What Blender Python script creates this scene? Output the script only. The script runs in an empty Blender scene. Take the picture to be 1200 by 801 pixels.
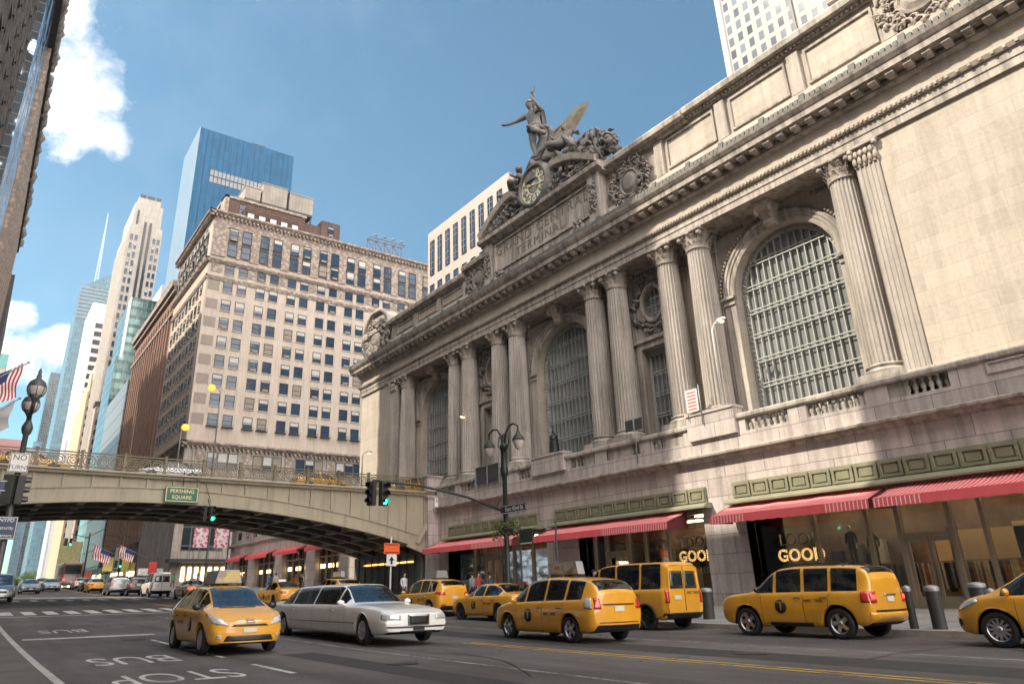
import bpy, bmesh, math, random
from mathutils import Vector, Matrix
from mathutils.bvhtree import BVHTree
R = math.radians
PI = math.pi
SC = bpy.context.scene
COL = SC.collection
rnd = random.Random(7)

# ------------------------------------------------------------------ helpers
def zg(y):
    "height of the street, which climbs gently away from the camera"
    if y < 12: return 0.0
    if y < 36: return .028*(y-12)**2/48
    if y < 130: return .336+.028*(y-36)
    return .336+.028*94+.012*(y-130)

class MB:
    "collects faces, then links them as one mesh object"
    def __init__(s): s.v = []; s.f = []; s.mi = []; s.m = 0; s.sm = []; s.smooth = False
    def face(s, pts):
        n = len(s.v); s.v += [tuple(p) for p in pts]; s.f.append(tuple(range(n, n+len(pts)))); s.mi.append(s.m); s.sm.append(s.smooth)
    def grid(s, rows, close=False, flip=False):
        n = len(s.v); W = len(rows[0])
        for r in rows: s.v += [tuple(p) for p in r]
        for i in range(len(rows)-1):
            for j in range(W if close else W-1):
                a = n+i*W+j; b = n+i*W+(j+1) % W; c = b+W; d = a+W
                s.f.append((a, d, c, b) if flip else (a, b, c, d)); s.mi.append(s.m); s.sm.append(s.smooth)
    def box(s, x0, x1, y0, y1, z0, z1):
        if x0 > x1: x0, x1 = x1, x0
        if y0 > y1: y0, y1 = y1, y0
        n = len(s.v)
        s.v += [(x, y, z) for z in (z0, z1) for x, y in ((x0, y0), (x1, y0), (x1, y1), (x0, y1))]
        for q in ((0, 3, 2, 1), (4, 5, 6, 7), (0, 1, 5, 4), (1, 2, 6, 5), (2, 3, 7, 6), (3, 0, 4, 7)):
            s.f.append(tuple(n+i for i in q)); s.mi.append(s.m); s.sm.append(False)
    def bar(s, a, b, w, h=None, up=(0, 0, 1)):
        "box section bar from a to b"
        a = Vector(a); b = Vector(b); h = h or w
        d = (b-a).normalized(); u = Vector(up)
        if abs(d.dot(u)) > .98: u = Vector((1, 0, 0))
        x = d.cross(u).normalized()*w/2; y = d.cross(x).normalized()*h/2
        n = len(s.v)
        for p in (a, b):
            for q in (-x-y, x-y, x+y, -x+y): s.v.append(tuple(p+q))
        for q in ((3, 2, 1, 0), (4, 5, 6, 7), (0, 1, 5, 4), (1, 2, 6, 5), (2, 3, 7, 6), (3, 0, 4, 7)):
            s.f.append(tuple(n+i for i in q)); s.mi.append(s.m); s.sm.append(False)
    def tube(s, pts, rad, n=8, caps=True):
        pts = [Vector(p) for p in pts]
        if not hasattr(rad, '__len__'): rad = [rad]*len(pts)
        rows = []; prev = None
        for i, p in enumerate(pts):
            d = (pts[min(i+1, len(pts)-1)]-pts[max(i-1, 0)]).normalized()
            if prev is None:
                prev = d.cross(Vector((0, 0, 1)) if abs(d.z) < .9 else Vector((1, 0, 0))).normalized()
            x = (prev-d*prev.dot(d)).normalized(); prev = x; y = d.cross(x)
            rows.append([p+(x*math.cos(t)+y*math.sin(t))*rad[i] for t in [2*PI*k/n for k in range(n)]])
        o = s.smooth; s.smooth = True; s.grid(rows, close=True, flip=False); s.smooth = False
        if caps: s.face(list(reversed(rows[0]))); s.face(rows[-1])
        s.smooth = o
    def lathe(s, prof, c=(0, 0, 0), n=16, axis='z', smooth=True):
        "prof: (radius, height) from bottom to top"
        rows = []
        for r, h in prof:
            row = []
            for k in range(n):
                t = 2*PI*k/n; a, b = r*math.cos(t), r*math.sin(t)
                p = {'z': (a, b, h), 'y': (b, h, a), 'x': (h, a, b)}[axis]
                row.append((p[0]+c[0], p[1]+c[1], p[2]+c[2]))
            rows.append(row)
        o = s.smooth; s.smooth = smooth; s.grid(rows, close=True); s.smooth = o
    def blob(s, c, r, n=8, m=5, jit=0.0, rng=None):
        "squashed ball with radii r"
        rows = []
        for i in range(m+1):
            ph = PI*i/m-PI/2
            row = []
            for k in range(n):
                t = 2*PI*k/n
                q = 1+(rng.uniform(-jit, jit) if rng and 0 < i < m else 0)
                row.append((c[0]+r[0]*math.cos(ph)*math.cos(t)*q, c[1]+r[1]*math.cos(ph)*math.sin(t)*q, c[2]+r[2]*math.sin(ph)))
            rows.append(row)
        o = s.smooth; s.smooth = True; s.grid(rows, close=True); s.smooth = o
    def prof_y(s, prof, y0, y1, caps=True):
        "closed profile of (x, z) run along y"
        a = [(x, y0, z) for x, z in prof]; b = [(x, y1, z) for x, z in prof]
        s.grid([a, b], close=True)
        if caps: s.face(list(reversed(a))); s.face(b)
    def prof_x(s, prof, x0, x1, caps=True):
        a = [(x0, y, z) for y, z in prof]; b = [(x1, y, z) for y, z in prof]
        s.grid([a, b], close=True)
        if caps: s.face(list(reversed(a))); s.face(b)
    def lump(s, c, r, n=7, m=5, jit=.35, rng=None):
        "carved ornament: sometimes a boss, mostly a curling leaf or scroll"
        q = rng
        if q.random() < .28: s.blob(c, [v*.75 for v in r], n, m, jit, q); return
        L = max(r)*1.25; a = q.uniform(0, 2*PI); cu = q.choice((-1, 1))*q.uniform(.5, 1.5); w = (sum(r)/3)*q.uniform(.28, .5)
        y, z = -math.cos(a)*L*.6, -math.sin(a)*L*.6; pts = []
        for k in range(6):
            pts.append((c[0]-r[0]*.55*math.sin(PI*k/5), c[1]+y, c[2]+z)); y += math.cos(a)*L*.3; z += math.sin(a)*L*.3; a += cu*.45
        s.tube(pts, [w*.7, w*1.1, w*1.15, w*.9, w*.6, w*.25], 6)
    def build(s, name, mats, parent=None, loc=None, fix=True, bevel=0):
        me = bpy.data.meshes.new(name); me.from_pydata(s.v, [], s.f)
        if not isinstance(mats, (list, tuple)): mats = [mats]
        for m in mats: me.materials.append(m)
        for i, p in enumerate(me.polygons):
            p.material_index = s.mi[i]; p.use_smooth = s.sm[i]
        if fix:
            bm = bmesh.new(); bm.from_mesh(me)
            bmesh.ops.remove_doubles(bm, verts=bm.verts, dist=1e-5)
            bmesh.ops.recalc_face_normals(bm, faces=bm.faces)
            bm.to_mesh(me); bm.free()
        o = bpy.data.objects.new(name, me); COL.objects.link(o)
        if loc is not None: o.location = loc
        if parent is not None:
            o.parent = parent
            if loc is None and parent.get('wl'):
                L = Vector(parent['wl']); me.transform(Matrix.Translation(-L))
        if bevel:
            b = o.modifiers.new('edge', 'BEVEL'); b.width = bevel; b.segments = 2; b.limit_method = 'ANGLE'
        me.update()
        return o

def tag(o, label, cat, group=None, kind=None):
    if label: o['label'] = label
    if cat: o['category'] = cat
    if group: o['group'] = group
    if kind: o['kind'] = kind
    return o

def thing(name, label, cat, loc=(0, 0, 0), rz=0, group=None, world=False):
    "an Empty at the base; world=True lets parts be given in world coordinates"
    o = bpy.data.objects.new(name, None); COL.objects.link(o); o.empty_display_size = .3
    o.location = loc; o.rotation_euler = (0, 0, rz); tag(o, label, cat, group)
    if world: o['wl'] = list(loc)
    return o

def finish_world():
    for o in bpy.data.objects:
        if 'wl' in o: del o['wl']

def struct(mb, name, mat):
    o = mb.build(name, mat); o['kind'] = 'structure'; return o

def kids(o):
    return [c for c in bpy.data.objects if c.parent == o]

def copy_tree(o, loc=None, rz=None, label=None, parent=None, childmap=None):
    if childmap is None:
        childmap = {}
        for c in bpy.data.objects:
            if c.parent: childmap.setdefault(c.parent.name, []).append(c)
    c = o.copy(); COL.objects.link(c)
    if parent is not None: c.parent = parent
    if loc is not None: c.location = loc
    if rz is not None: c.rotation_euler = (0, 0, rz)
    if label: c['label'] = label
    for k in childmap.get(o.name, []): copy_tree(k, parent=c, childmap=childmap)
    return c

def text(name, s, size, mat, parent=None, loc=(0, 0, 0), M=None, depth=.004, sx=1.0, align='CENTER', wloc=False, spacing=1.0):
    "lettering as a mesh; M = (right, up) directions of the lettering"
    cu = bpy.data.curves.new(name, 'FONT'); cu.body = s; cu.size = size; cu.align_x = align; cu.align_y = 'CENTER'
    cu.extrude = depth; cu.resolution_u = 4; cu.space_character = spacing
    t = bpy.data.objects.new(name, cu); COL.objects.link(t)
    bpy.context.view_layer.update()
    me = bpy.data.meshes.new_from_object(t.evaluated_get(bpy.context.evaluated_depsgraph_get()))
    bpy.data.objects.remove(t); bpy.data.curves.remove(cu)
    r, u = [Vector(q).normalized() for q in (M or ((1, 0, 0), (0, 0, 1)))]
    n = r.cross(u)
    L = Vector(loc)
    if parent is not None and parent.get('wl'): L = L-Vector(parent['wl'])
    mt = Matrix(((r.x*sx, u.x, n.x, L.x), (r.y*sx, u.y, n.y, L.y), (r.z*sx, u.z, n.z, L.z), (0, 0, 0, 1)))
    me.transform(mt); me.materials.clear(); me.materials.append(mat)
    me.name = name
    o = bpy.data.objects.new(name, me); COL.objects.link(o)
    if parent is not None: o.parent = parent
    return o

# ------------------------------------------------------------------ materials
class NT:
    def __init__(s, name):
        s.m = bpy.data.materials.new(name); s.m.use_nodes = True; s.t = s.m.node_tree; s.n = s.t.nodes
        s.b = s.n['Principled BSDF']; s.out = s.n['Material Output']
    def add(s, k, **kw):
        n = s.n.new(k)
        for a, v in kw.items(): setattr(n, a, v)
        return n
    def lk(s, a, b): s.t.links.new(a, b)
    def pos(s, local=False, scale=(1, 1, 1), rot=(0, 0, 0)):
        src = s.add('ShaderNodeTexCoord').outputs['Object'] if local else s.add('ShaderNodeNewGeometry').outputs['Position']
        mp = s.add('ShaderNodeMapping'); mp.inputs['Scale'].default_value = scale; mp.inputs['Rotation'].default_value = rot
        s.lk(src, mp.inputs['Vector']); return mp.outputs[0]
    def noise(s, vec, scale, detail=4, rough=.6):
        n = s.add('ShaderNodeTexNoise'); n.inputs['Scale'].default_value = scale; n.inputs['Detail'].default_value = detail
        n.inputs['Roughness'].default_value = rough; s.lk(vec, n.inputs['Vector']); return n.outputs['Fac']
    def ramp(s, fac, stops):
        r = s.add('ShaderNodeValToRGB'); e = r.color_ramp.elements
        while len(e) < len(stops): e.new(.5)
        for i, (p, c) in enumerate(stops):
            e[i].position = p; e[i].color = (c, c, c, 1) if not hasattr(c, '__len__') else (*c, 1)
        s.lk(fac, r.inputs[0]); return r.outputs[0]
    def mix(s, fac, a, b, mode='MIX'):
        m = s.add('ShaderNodeMix', data_type='RGBA', blend_type=mode)
        for i, v in ((0, fac), (6, a), (7, b)):
            if isinstance(v, (int, float)): m.inputs[i].default_value = v if i == 0 else (v, v, v, 1)
            elif isinstance(v, tuple): m.inputs[i].default_value = (*v[:3], 1)
            else: s.lk(v, m.inputs[i])
        return m.outputs[2]
    def bump(s, h, strength=.3, dist=.02):
        b = s.add('ShaderNodeBump'); b.inputs['Strength'].default_value = strength; b.inputs['Distance'].default_value = dist
        s.lk(h, b.inputs['Height']); s.lk(b.outputs[0], s.b.inputs['Normal'])
    def col(s, c):
        if isinstance(c, tuple): s.b.inputs['Base Color'].default_value = (*c[:3], 1)
        else: s.lk(c, s.b.inputs['Base Color'])

def plain(name, c, rough=.6, metal=0, var=.12, scale=3, coat=0, local=True, bump=0, spec=.5):
    t = NT(name); p = t.pos(local)
    f = t.noise(p, scale, 5)
    k = t.ramp(f, [(.3, 1-var), (.7, 1+var*.6)])
    t.col(t.mix(1.0, c, k, 'MULTIPLY'))
    t.b.inputs['Roughness'].default_value = rough; t.b.inputs['Metallic'].default_value = metal
    t.b.inputs['Coat Weight'].default_value = coat; t.b.inputs['Coat Roughness'].default_value = .06
    t.b.inputs['Specular IOR Level'].default_value = spec
    if bump: t.bump(t.noise(p, scale*8, 4), bump, .01)
    return t.m

def stone(name, c, c2=None, bw=1.6, bh=.62, joint=.012, tint=.10, grime=.25, plane='yz', jdark=.55, bump=.25):
    "coursed ashlar with stains; plane says which way the face looks"
    t = NT(name)
    g = t.add('ShaderNodeNewGeometry'); sp = t.add('ShaderNodeSeparateXYZ'); t.lk(g.outputs['Position'], sp.inputs[0])
    # faces that look along y use x for the running direction
    sn = t.add('ShaderNodeSeparateXYZ'); t.lk(g.outputs['True Normal'], sn.inputs[0])
    ab = t.add('ShaderNodeMath', operation='ABSOLUTE'); t.lk(sn.outputs[1], ab.inputs[0])
    gt = t.add('ShaderNodeMath', operation='GREATER_THAN'); t.lk(ab.outputs[0], gt.inputs[0]); gt.inputs[1].default_value = .7
    mx = t.add('ShaderNodeMix', data_type='FLOAT'); t.lk(gt.outputs[0], mx.inputs[0]); t.lk(sp.outputs[1], mx.inputs[2]); t.lk(sp.outputs[0], mx.inputs[3])
    cv = t.add('ShaderNodeCombineXYZ'); t.lk(mx.outputs[0], cv.inputs[0]); t.lk(sp.outputs[2], cv.inputs[1])
    br = t.add('ShaderNodeTexBrick'); t.lk(cv.outputs[0], br.inputs['Vector'])
    br.inputs['Scale'].default_value = 1; br.inputs['Brick Width'].default_value = bw; br.inputs['Row Height'].default_value = bh
    br.inputs['Mortar Size'].default_value = joint; br.inputs['Mortar Smooth'].default_value = .3
    br.inputs['Color1'].default_value = (1-tint,)*3+(1,); br.inputs['Color2'].default_value = (1+tint*.6,)*3+(1,)
    br.inputs['Mortar'].default_value = (jdark,)*3+(1,)
    p = t.pos()
    big = t.noise(p, .35, 6, .65); fine = t.noise(p, 5, 6, .7)
    base = t.mix(t.ramp(big, [(.35, 0.), (.68, 1.)]), c, c2 or tuple(v*.82 for v in c))
    base = t.mix(1.0, base, t.ramp(fine, [(.25, .84), (.75, 1.08)]), 'MULTIPLY')
    base = t.mix(1.0, base, br.outputs['Color'], 'MULTIPLY')
    # rain streaks: noise stretched down the wall
    st = t.noise(t.pos(scale=(1.3, 1.3, .09)), 1.6, 5, .7)
    base = t.mix(1.0, base, t.ramp(st, [(.36, 1-grime*1.6), (.56, 1.)]), 'MULTIPLY')
    t.col(base); t.b.inputs['Roughness'].default_value = .85
    hh = t.add('ShaderNodeMath', operation='SUBTRACT'); t.lk(fine, hh.inputs[0]); t.lk(br.outputs['Fac'], hh.inputs[1])
    t.bump(hh.outputs[0], bump, .03)
    return t.m

def glassy(name, c, rough=.08, spec=.8, metal=0, wav=.0, scale=.6):
    t = NT(name); p = t.pos()
    f = t.noise(p, scale, 2)
    t.col(t.mix(1.0, c, t.ramp(f, [(.3, .75), (.7, 1.2)]), 'MULTIPLY'))
    t.b.inputs['Roughness'].default_value = rough; t.b.inputs['Specular IOR Level'].default_value = spec; t.b.inputs['Metallic'].default_value = metal
    if wav: t.bump(t.noise(p, 1.3, 2), wav, .05)
    return t.m

def emit(name, c, s):
    t = NT(name); t.b.inputs['Base Color'].default_value = (*c, 1)
    t.b.inputs['Emission Color'].default_value = (*c, 1); t.b.inputs['Emission Strength'].default_value = s
    return t.m

def curtain(name, glass, frame, pw, ph, jt=.12, plane_y=True, rough=.08, metal=.5, tint=.25, spandrel=None, wav=.15, spec=.5):
    "glass curtain wall: panes, mullions and floor bands"
    t = NT(name)
    g = t.add('ShaderNodeNewGeometry'); sp = t.add('ShaderNodeSeparateXYZ'); t.lk(g.outputs['Position'], sp.inputs[0])
    sn = t.add('ShaderNodeSeparateXYZ'); t.lk(g.outputs['True Normal'], sn.inputs[0])
    ab = t.add('ShaderNodeMath', operation='ABSOLUTE'); t.lk(sn.outputs[1], ab.inputs[0])
    gt = t.add('ShaderNodeMath', operation='GREATER_THAN'); t.lk(ab.outputs[0], gt.inputs[0]); gt.inputs[1].default_value = .7
    mx = t.add('ShaderNodeMix', data_type='FLOAT'); t.lk(gt.outputs[0], mx.inputs[0]); t.lk(sp.outputs[1], mx.inputs[2]); t.lk(sp.outputs[0], mx.inputs[3])
    cv = t.add('ShaderNodeCombineXYZ'); t.lk(mx.outputs[0], cv.inputs[0]); t.lk(sp.outputs[2], cv.inputs[1])
    br = t.add('ShaderNodeTexBrick'); br.offset = 0; t.lk(cv.outputs[0], br.inputs['Vector'])
    br.inputs['Scale'].default_value = 1; br.inputs['Brick Width'].default_value = pw; br.inputs['Row Height'].default_value = ph
    br.inputs['Mortar Size'].default_value = jt; br.inputs['Mortar Smooth'].default_value = .0
    br.inputs['Color1'].default_value = (*[v*(1-tint) for v in glass], 1); br.inputs['Color2'].default_value = (*[min(1, v*(1+tint)) for v in glass], 1)
    br.inputs['Mortar'].default_value = (*frame, 1)
    c = br.outputs['Color']
    if spandrel:
        w = t.add('ShaderNodeMath', operation='MODULO'); t.lk(sp.outputs[2], w.inputs[0]); w.inputs[1].default_value = ph
        q = t.add('ShaderNodeMath', operation='GREATER_THAN'); t.lk(w.outputs[0], q.inputs[0]); q.inputs[1].default_value = ph*.62
        c = t.mix(q.outputs[0], c, spandrel)
    t.col(c)
    mr = t.add('ShaderNodeMath', operation='MULTIPLY'); t.lk(br.outputs['Fac'], mr.inputs[0]); mr.inputs[1].default_value = .5
    ad = t.add('ShaderNodeMath', operation='ADD'); t.lk(mr.outputs[0], ad.inputs[0]); ad.inputs[1].default_value = rough
    t.lk(ad.outputs[0], t.b.inputs['Roughness']); t.b.inputs['Metallic'].default_value = metal; t.b.inputs['Specular IOR Level'].default_value = spec
    t.bump(t.noise(t.pos(), .12, 2), wav, 1)
    return t.m

M = {}
M['lime'] = stone('limestone', (.51, .445, .37), (.455, .395, .33), 2.4, .75, .010, .09, .10, jdark=.74, bump=.15)
M['trim'] = stone('limestone_trim', (.50, .445, .385), (.37, .33, .29), 3.2, 5, .004, .06, .34, jdark=.75, bump=.12)
M['column'] = stone('column_stone', (.50, .45, .40), (.38, .34, .30), 50, 50, .0001, .02, .20, jdark=1, bump=.12)
M['granite'] = stone('pink_granite', (.57, .50, .465), (.47, .41, .38), 2.3, .92, .02, .16, .20, jdark=.45, bump=.25)
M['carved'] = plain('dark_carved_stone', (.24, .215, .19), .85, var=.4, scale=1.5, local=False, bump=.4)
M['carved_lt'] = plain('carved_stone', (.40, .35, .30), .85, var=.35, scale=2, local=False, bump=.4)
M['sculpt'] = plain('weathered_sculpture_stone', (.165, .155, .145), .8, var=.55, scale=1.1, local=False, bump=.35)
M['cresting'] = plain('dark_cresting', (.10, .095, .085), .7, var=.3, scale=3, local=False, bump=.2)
M['win'] = glassy('terminal_glass', (.21, .222, .22), .22, .7, wav=.25, scale=.5)
M['winframe'] = plain('window_ironwork', (.40, .41, .385), .5, .1, .15, 3, local=False)
M['olive'] = plain('olive_painted_metal', (.225, .22, .145), .5, .0, .18, 1.5, local=False)
M['olive_dk'] = plain('dark_olive_metal', (.14, .135, .10), .5, .0, .2, 1.5, local=False)
M['darkmetal'] = plain('dark_metal', (.032, .035, .033), .6, .0, .2, 3)
M['under'] = plain('sooty_steel', (.16, .155, .14), .6, .2, .3, 1.2, local=False)  # darker grey for the steel and abutment beneath the deck
M['bridge'] = plain('beige_painted_steel', (.40, .355, .26), .55, .0, .14, .5, local=False, bump=.05)
def steel(name, c):
    t = NT(name); st = t.noise(t.pos(scale=(1.6, 1.6, .12)), 1.8, 6, .7); big = t.noise(t.pos(), .5, 4); sp = t.noise(t.pos(), 6, 6, .75)
    b = t.mix(1.0, c, t.ramp(big, [(.3, .88), (.7, 1.06)]), 'MULTIPLY')
    b = t.mix(t.ramp(st, [(.36, .45), (.50, 0.)]), b, (.20, .165, .115))
    b = t.mix(t.ramp(sp, [(.66, 0.), (.72, .7)]), b, (.15, .075, .04))
    t.col(b); t.b.inputs['Roughness'].default_value = .6; t.bump(sp, .15, .01); return t.m
M['bridge'] = steel('beige_painted_steel', (.40, .355, .26))
M['rib'] = plain('grey_painted_steel', (.55, .52, .45), .6, .0, .2, .8, local=False)
M['rail'] = plain('olive_bronze_railing', (.17, .145, .09), .5, .2, .25, 2, local=False)
M['black'] = plain('black_rubber', (.022, .022, .023), .75, 0, .2, 6)
M['blackgloss'] = plain('black_trim', (.02, .02, .02), .3, 0, .1, 6)
M['chrome'] = plain('brushed_alloy', (.55, .55, .56), .28, .9, .08, 8)
M['white'] = plain('white_paint', (.75, .75, .74), .4, 0, .05, 2)
M['signwhite'] = plain('sign_white', (.78, .77, .74), .5, 0, .04, 4)
M['grey'] = plain('grey_metal', (.30, .31, .32), .5, .4, .15, 3)
M['signblue'] = plain('sign_navy', (.03, .045, .10), .45, 0, .1, 4)
M['signgreen'] = plain('sign_green', (.02, .13, .075), .45, 0, .15, 3)
M['orange'] = plain('sign_orange', (.85, .12, .03), .5, 0, .05, 3)
M['gold'] = plain('gilded_metal', (.75, .62, .36), .4, .2, .1, 5)
M['glow'] = emit('sodium_lamp', (1, .25, .03), 1.5)
M['glow2'] = emit('warm_lamp', (1, .72, .38), 2.2)
M['bulb'] = emit('marquee_bulbs', (1, .62, .22), 1.6)
M['greenlight'] = emit('green_signal', (.02, .9, .45), 5)
M['redlight'] = emit('red_signal', (1, .06, .02), 4)
M['lens'] = plain('dark_lens', (.03, .03, .02), .2)
M['globe'] = glassy('lamp_glass', (.55, .50, .46), .15, .6)
M['leaf'] = plain('foliage', (.075, .10, .03), .6, 0, .4, 6)
M['tan'] = plain('tan_frame', (.30, .25, .18), .5, 0, .12, 2, local=False)
M['skin'] = plain('skin', (.45, .27, .19), .6, 0, .05, 5)
M['warmwall'] = plain('shop_wall', (.50, .36, .22), .8, 0, .1, 1)
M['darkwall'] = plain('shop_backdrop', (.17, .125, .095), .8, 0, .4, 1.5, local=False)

def paint(name, c, metal=.0, rough=.32):
    t = NT(name); p = t.pos(True)
    f = t.noise(p, 2.2, 5); d = t.noise(p, 14, 4)
    # road dust towards the sills is a coat of dirt with its own ragged edge
    k = t.ramp(f, [(.3, .90), (.7, 1.04)])
    base = t.mix(1.0, c, k, 'MULTIPLY')
    dust = t.ramp(d, [(.55, 0.), (.85, .18)])
    t.col(t.mix(dust, base, (.25, .21, .16)))
    t.b.inputs['Roughness'].default_value = rough; t.b.inputs['Metallic'].default_value = metal
    t.b.inputs['Coat Weight'].default_value = 1.0; t.b.inputs['Coat Roughness'].default_value = .07
    return t.m
M['taxi'] = paint('taxi_yellow', (.80, .38, .025))
M['pwhite'] = paint('white_car_paint', (.84, .83, .81))
M['pblack'] = paint('black_car_paint', (.02, .02, .022))
M['pgrey'] = paint('grey_car_paint', (.22, .23, .25), .4)
M['psilver'] = paint('silver_car_paint', (.50, .52, .54), .5)
M['pred'] = paint('red_car_paint', (.35, .03, .02))
M['carglass'] = glassy('tinted_car_glass', (.022, .03, .03), .04, .9)
M['windshield'] = glassy('windshield_glass', (.10, .14, .155), .05, 1.0)
M['headlight'] = plain('headlight_lens', (.62, .63, .62), .12, .3, .2, 9, coat=1)
M['taillight'] = plain('tail_lens', (.55, .02, .015), .15, 0, .2, 9, coat=1)
M['taillit'] = emit('lit_tail_lamp', (1, .05, .03), 1.6)
M['plate'] = plain('licence_plate', (.70, .66, .50), .5, 0, .1, 8)

def awning_mat(name, striped=True):
    t = NT(name)
    g = t.add('ShaderNodeNewGeometry'); sp = t.add('ShaderNodeSeparateXYZ'); t.lk(g.outputs['Position'], sp.inputs[0])
    md = t.add('ShaderNodeMath', operation='MODULO'); t.lk(sp.outputs[1], md.inputs[0]); md.inputs[1].default_value = .17
    gt = t.add('ShaderNodeMath', operation='GREATER_THAN'); t.lk(md.outputs[0], gt.inputs[0]); gt.inputs[1].default_value = .125
    f = t.noise(t.pos(), .7, 5)
    red = t.mix(f, (.62, .06, .075), (.78, .15, .16))
    t.col(t.mix(gt.outputs[0], red, (.80, .55, .52)) if striped else red)
    t.b.inputs['Roughness'].default_value = .85
    t.b.inputs['Transmission Weight'].default_value = 0
    return t.m
M['awning'] = awning_mat('striped_red_canvas'); M['awning_plain'] = awning_mat('red_canvas', False)

def asphalt():
    t = NT('asphalt'); p = t.pos()
    big = t.noise(p, .16, 6, .6); mid = t.noise(t.pos(scale=(1, .25, 1)), .9, 5, .65); fine = t.noise(p, 60, 3, .8)
    c = t.mix(t.ramp(big, [(.36, 0.), (.62, 1.)]), (.088, .080, .077), (.150, .137, .130))
    c = t.mix(t.ramp(mid, [(.42, 0.), (.75, .8)]), c, (.056, .052, .050))
    c = t.mix(1.0, c, t.ramp(fine, [(.2, .45), (.8, 1.55)]), 'MULTIPLY')
    tr_ = t.noise(t.pos(scale=(1, .015, 1)), 1.25, 3, .5)
    c = t.mix(1.0, c, t.ramp(tr_, [(.35, .80), (.65, 1.12)]), 'MULTIPLY')
    # cracks and tar seams
    v = t.add('ShaderNodeTexVoronoi', feature='DISTANCE_TO_EDGE'); v.inputs['Scale'].default_value = .42
    wp = t.add('ShaderNodeMix', data_type='RGBA', blend_type='ADD'); wp.inputs[0].default_value = .9
    nn = t.add('ShaderNodeTexNoise'); nn.inputs['Scale'].default_value = 1.4; nn.inputs['Detail'].default_value = 6; t.lk(p, nn.inputs['Vector'])
    t.lk(p, wp.inputs[6]); t.lk(nn.outputs['Color'], wp.inputs[7]); t.lk(wp.outputs[2], v.inputs['Vector'])
    cr = t.ramp(v.outputs['Distance'], [(.0, 1.), (.011, 0.)])
    msk = t.ramp(t.noise(p, .33, 3), [(.5, 0.), (.6, .85)])
    c = t.mix(t.mix(1.0, cr, msk, 'MULTIPLY'), c, (.014, .013, .013))
    t.col(c); t.b.inputs['Roughness'].default_value = .78
    t.b.inputs['Specular IOR Level'].default_value = .35
    t.bump(fine, .55, .012)
    return t.m
M['asphalt'] = asphalt()
def paintmark(name, c, wear=.5):
    t = NT(name); p = t.pos()
    n = t.noise(p, 9, 6, .75); n2 = t.noise(p, 1.1, 3)
    a = t.mix(.45, n, n2)
    t.col(t.mix(t.ramp(a, [(wear-.07, 1.), (wear+.07, 0.)]), c, (.075, .07, .067)))
    t.b.inputs['Roughness'].default_value = .7
    return t.m
M['mark'] = paintmark('worn_white_road_paint', (.52, .51, .49), .44)
M['markfaint'] = paintmark('faint_road_paint', (.33, .325, .32), .50)
M['marky'] = paintmark('worn_yellow_road_paint', (.50, .31, .05), .44)
M['walk'] = stone('sidewalk_slabs', (.30, .285, .275), (.24, .23, .225), 1.5, 1.5, .02, .1, .1, bump=.2)
def slabs():
    t = NT('paving_slabs'); br = t.add('ShaderNodeTexBrick'); br.offset = 0; t.lk(t.pos(), br.inputs['Vector'])
    br.inputs['Scale'].default_value = 1; br.inputs['Brick Width'].default_value = 1.5; br.inputs['Row Height'].default_value = 1.5
    br.inputs['Mortar Size'].default_value = .014; br.inputs['Color1'].default_value = (.23, .22, .215, 1); br.inputs['Color2'].default_value = (.29, .275, .265, 1)
    br.inputs['Mortar'].default_value = (.10, .095, .09, 1)
    n = t.noise(t.pos(), 1.7, 6, .7); sp = t.noise(t.pos(), 14, 3, .8)
    c = t.mix(1.0, br.outputs['Color'], t.ramp(n, [(.3, .72), (.7, 1.12)]), 'MULTIPLY')
    t.col(t.mix(t.ramp(sp, [(.70, 0.), (.74, .6)]), c, (.07, .065, .06)))
    t.b.inputs['Roughness'].default_value = .8; t.bump(sp, .2, .01); return t.m
M['walk'] = slabs()
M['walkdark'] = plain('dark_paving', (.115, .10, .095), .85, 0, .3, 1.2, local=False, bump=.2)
M['zebra'] = paintmark('zebra_paint', (.58, .57, .55), .38)
M['kerb'] = plain('granite_kerb', (.42, .405, .375), .8, 0, .3, 2.5, local=False, bump=.2)

# ------------------------------------------------------------------ camera
F, PITCH, ROLL, YAW, PX, PY = 832.94, .365635, -.02028, .603508, 557.80, 373.64
def camera():
    fw = Vector((math.sin(YAW)*math.cos(PITCH), math.cos(YAW)*math.cos(PITCH), math.sin(PITCH)))
    r = Vector((math.cos(YAW), -math.sin(YAW), 0)); u = r.cross(fw)
    Rr = r*math.cos(ROLL)+u*math.sin(ROLL); U = -r*math.sin(ROLL)+u*math.cos(ROLL)
    cd = bpy.data.cameras.new('camera'); c = bpy.data.objects.new('camera', cd); COL.objects.link(c)
    m = Matrix(((Rr.x, U.x, -fw.x, 0), (Rr.y, U.y, -fw.y, 0), (Rr.z, U.z, -fw.z, 1.25), (0, 0, 0, 1)))
    c.matrix_world = m
    cd.sensor_width = 36; cd.lens = F/1200*36; cd.shift_x = (600-PX)/1200; cd.shift_y = (PY-400.5)/1200
    cd.clip_start = .1; cd.clip_end = 6000
    SC.camera = c
    return Rr, U, fw
CAMR, CAMU, CAMF = camera()
def ray(px, py):
    d = CAMF*F+(px-PX)*CAMR-(py-PY)*CAMU
    return d.normalized()

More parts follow.
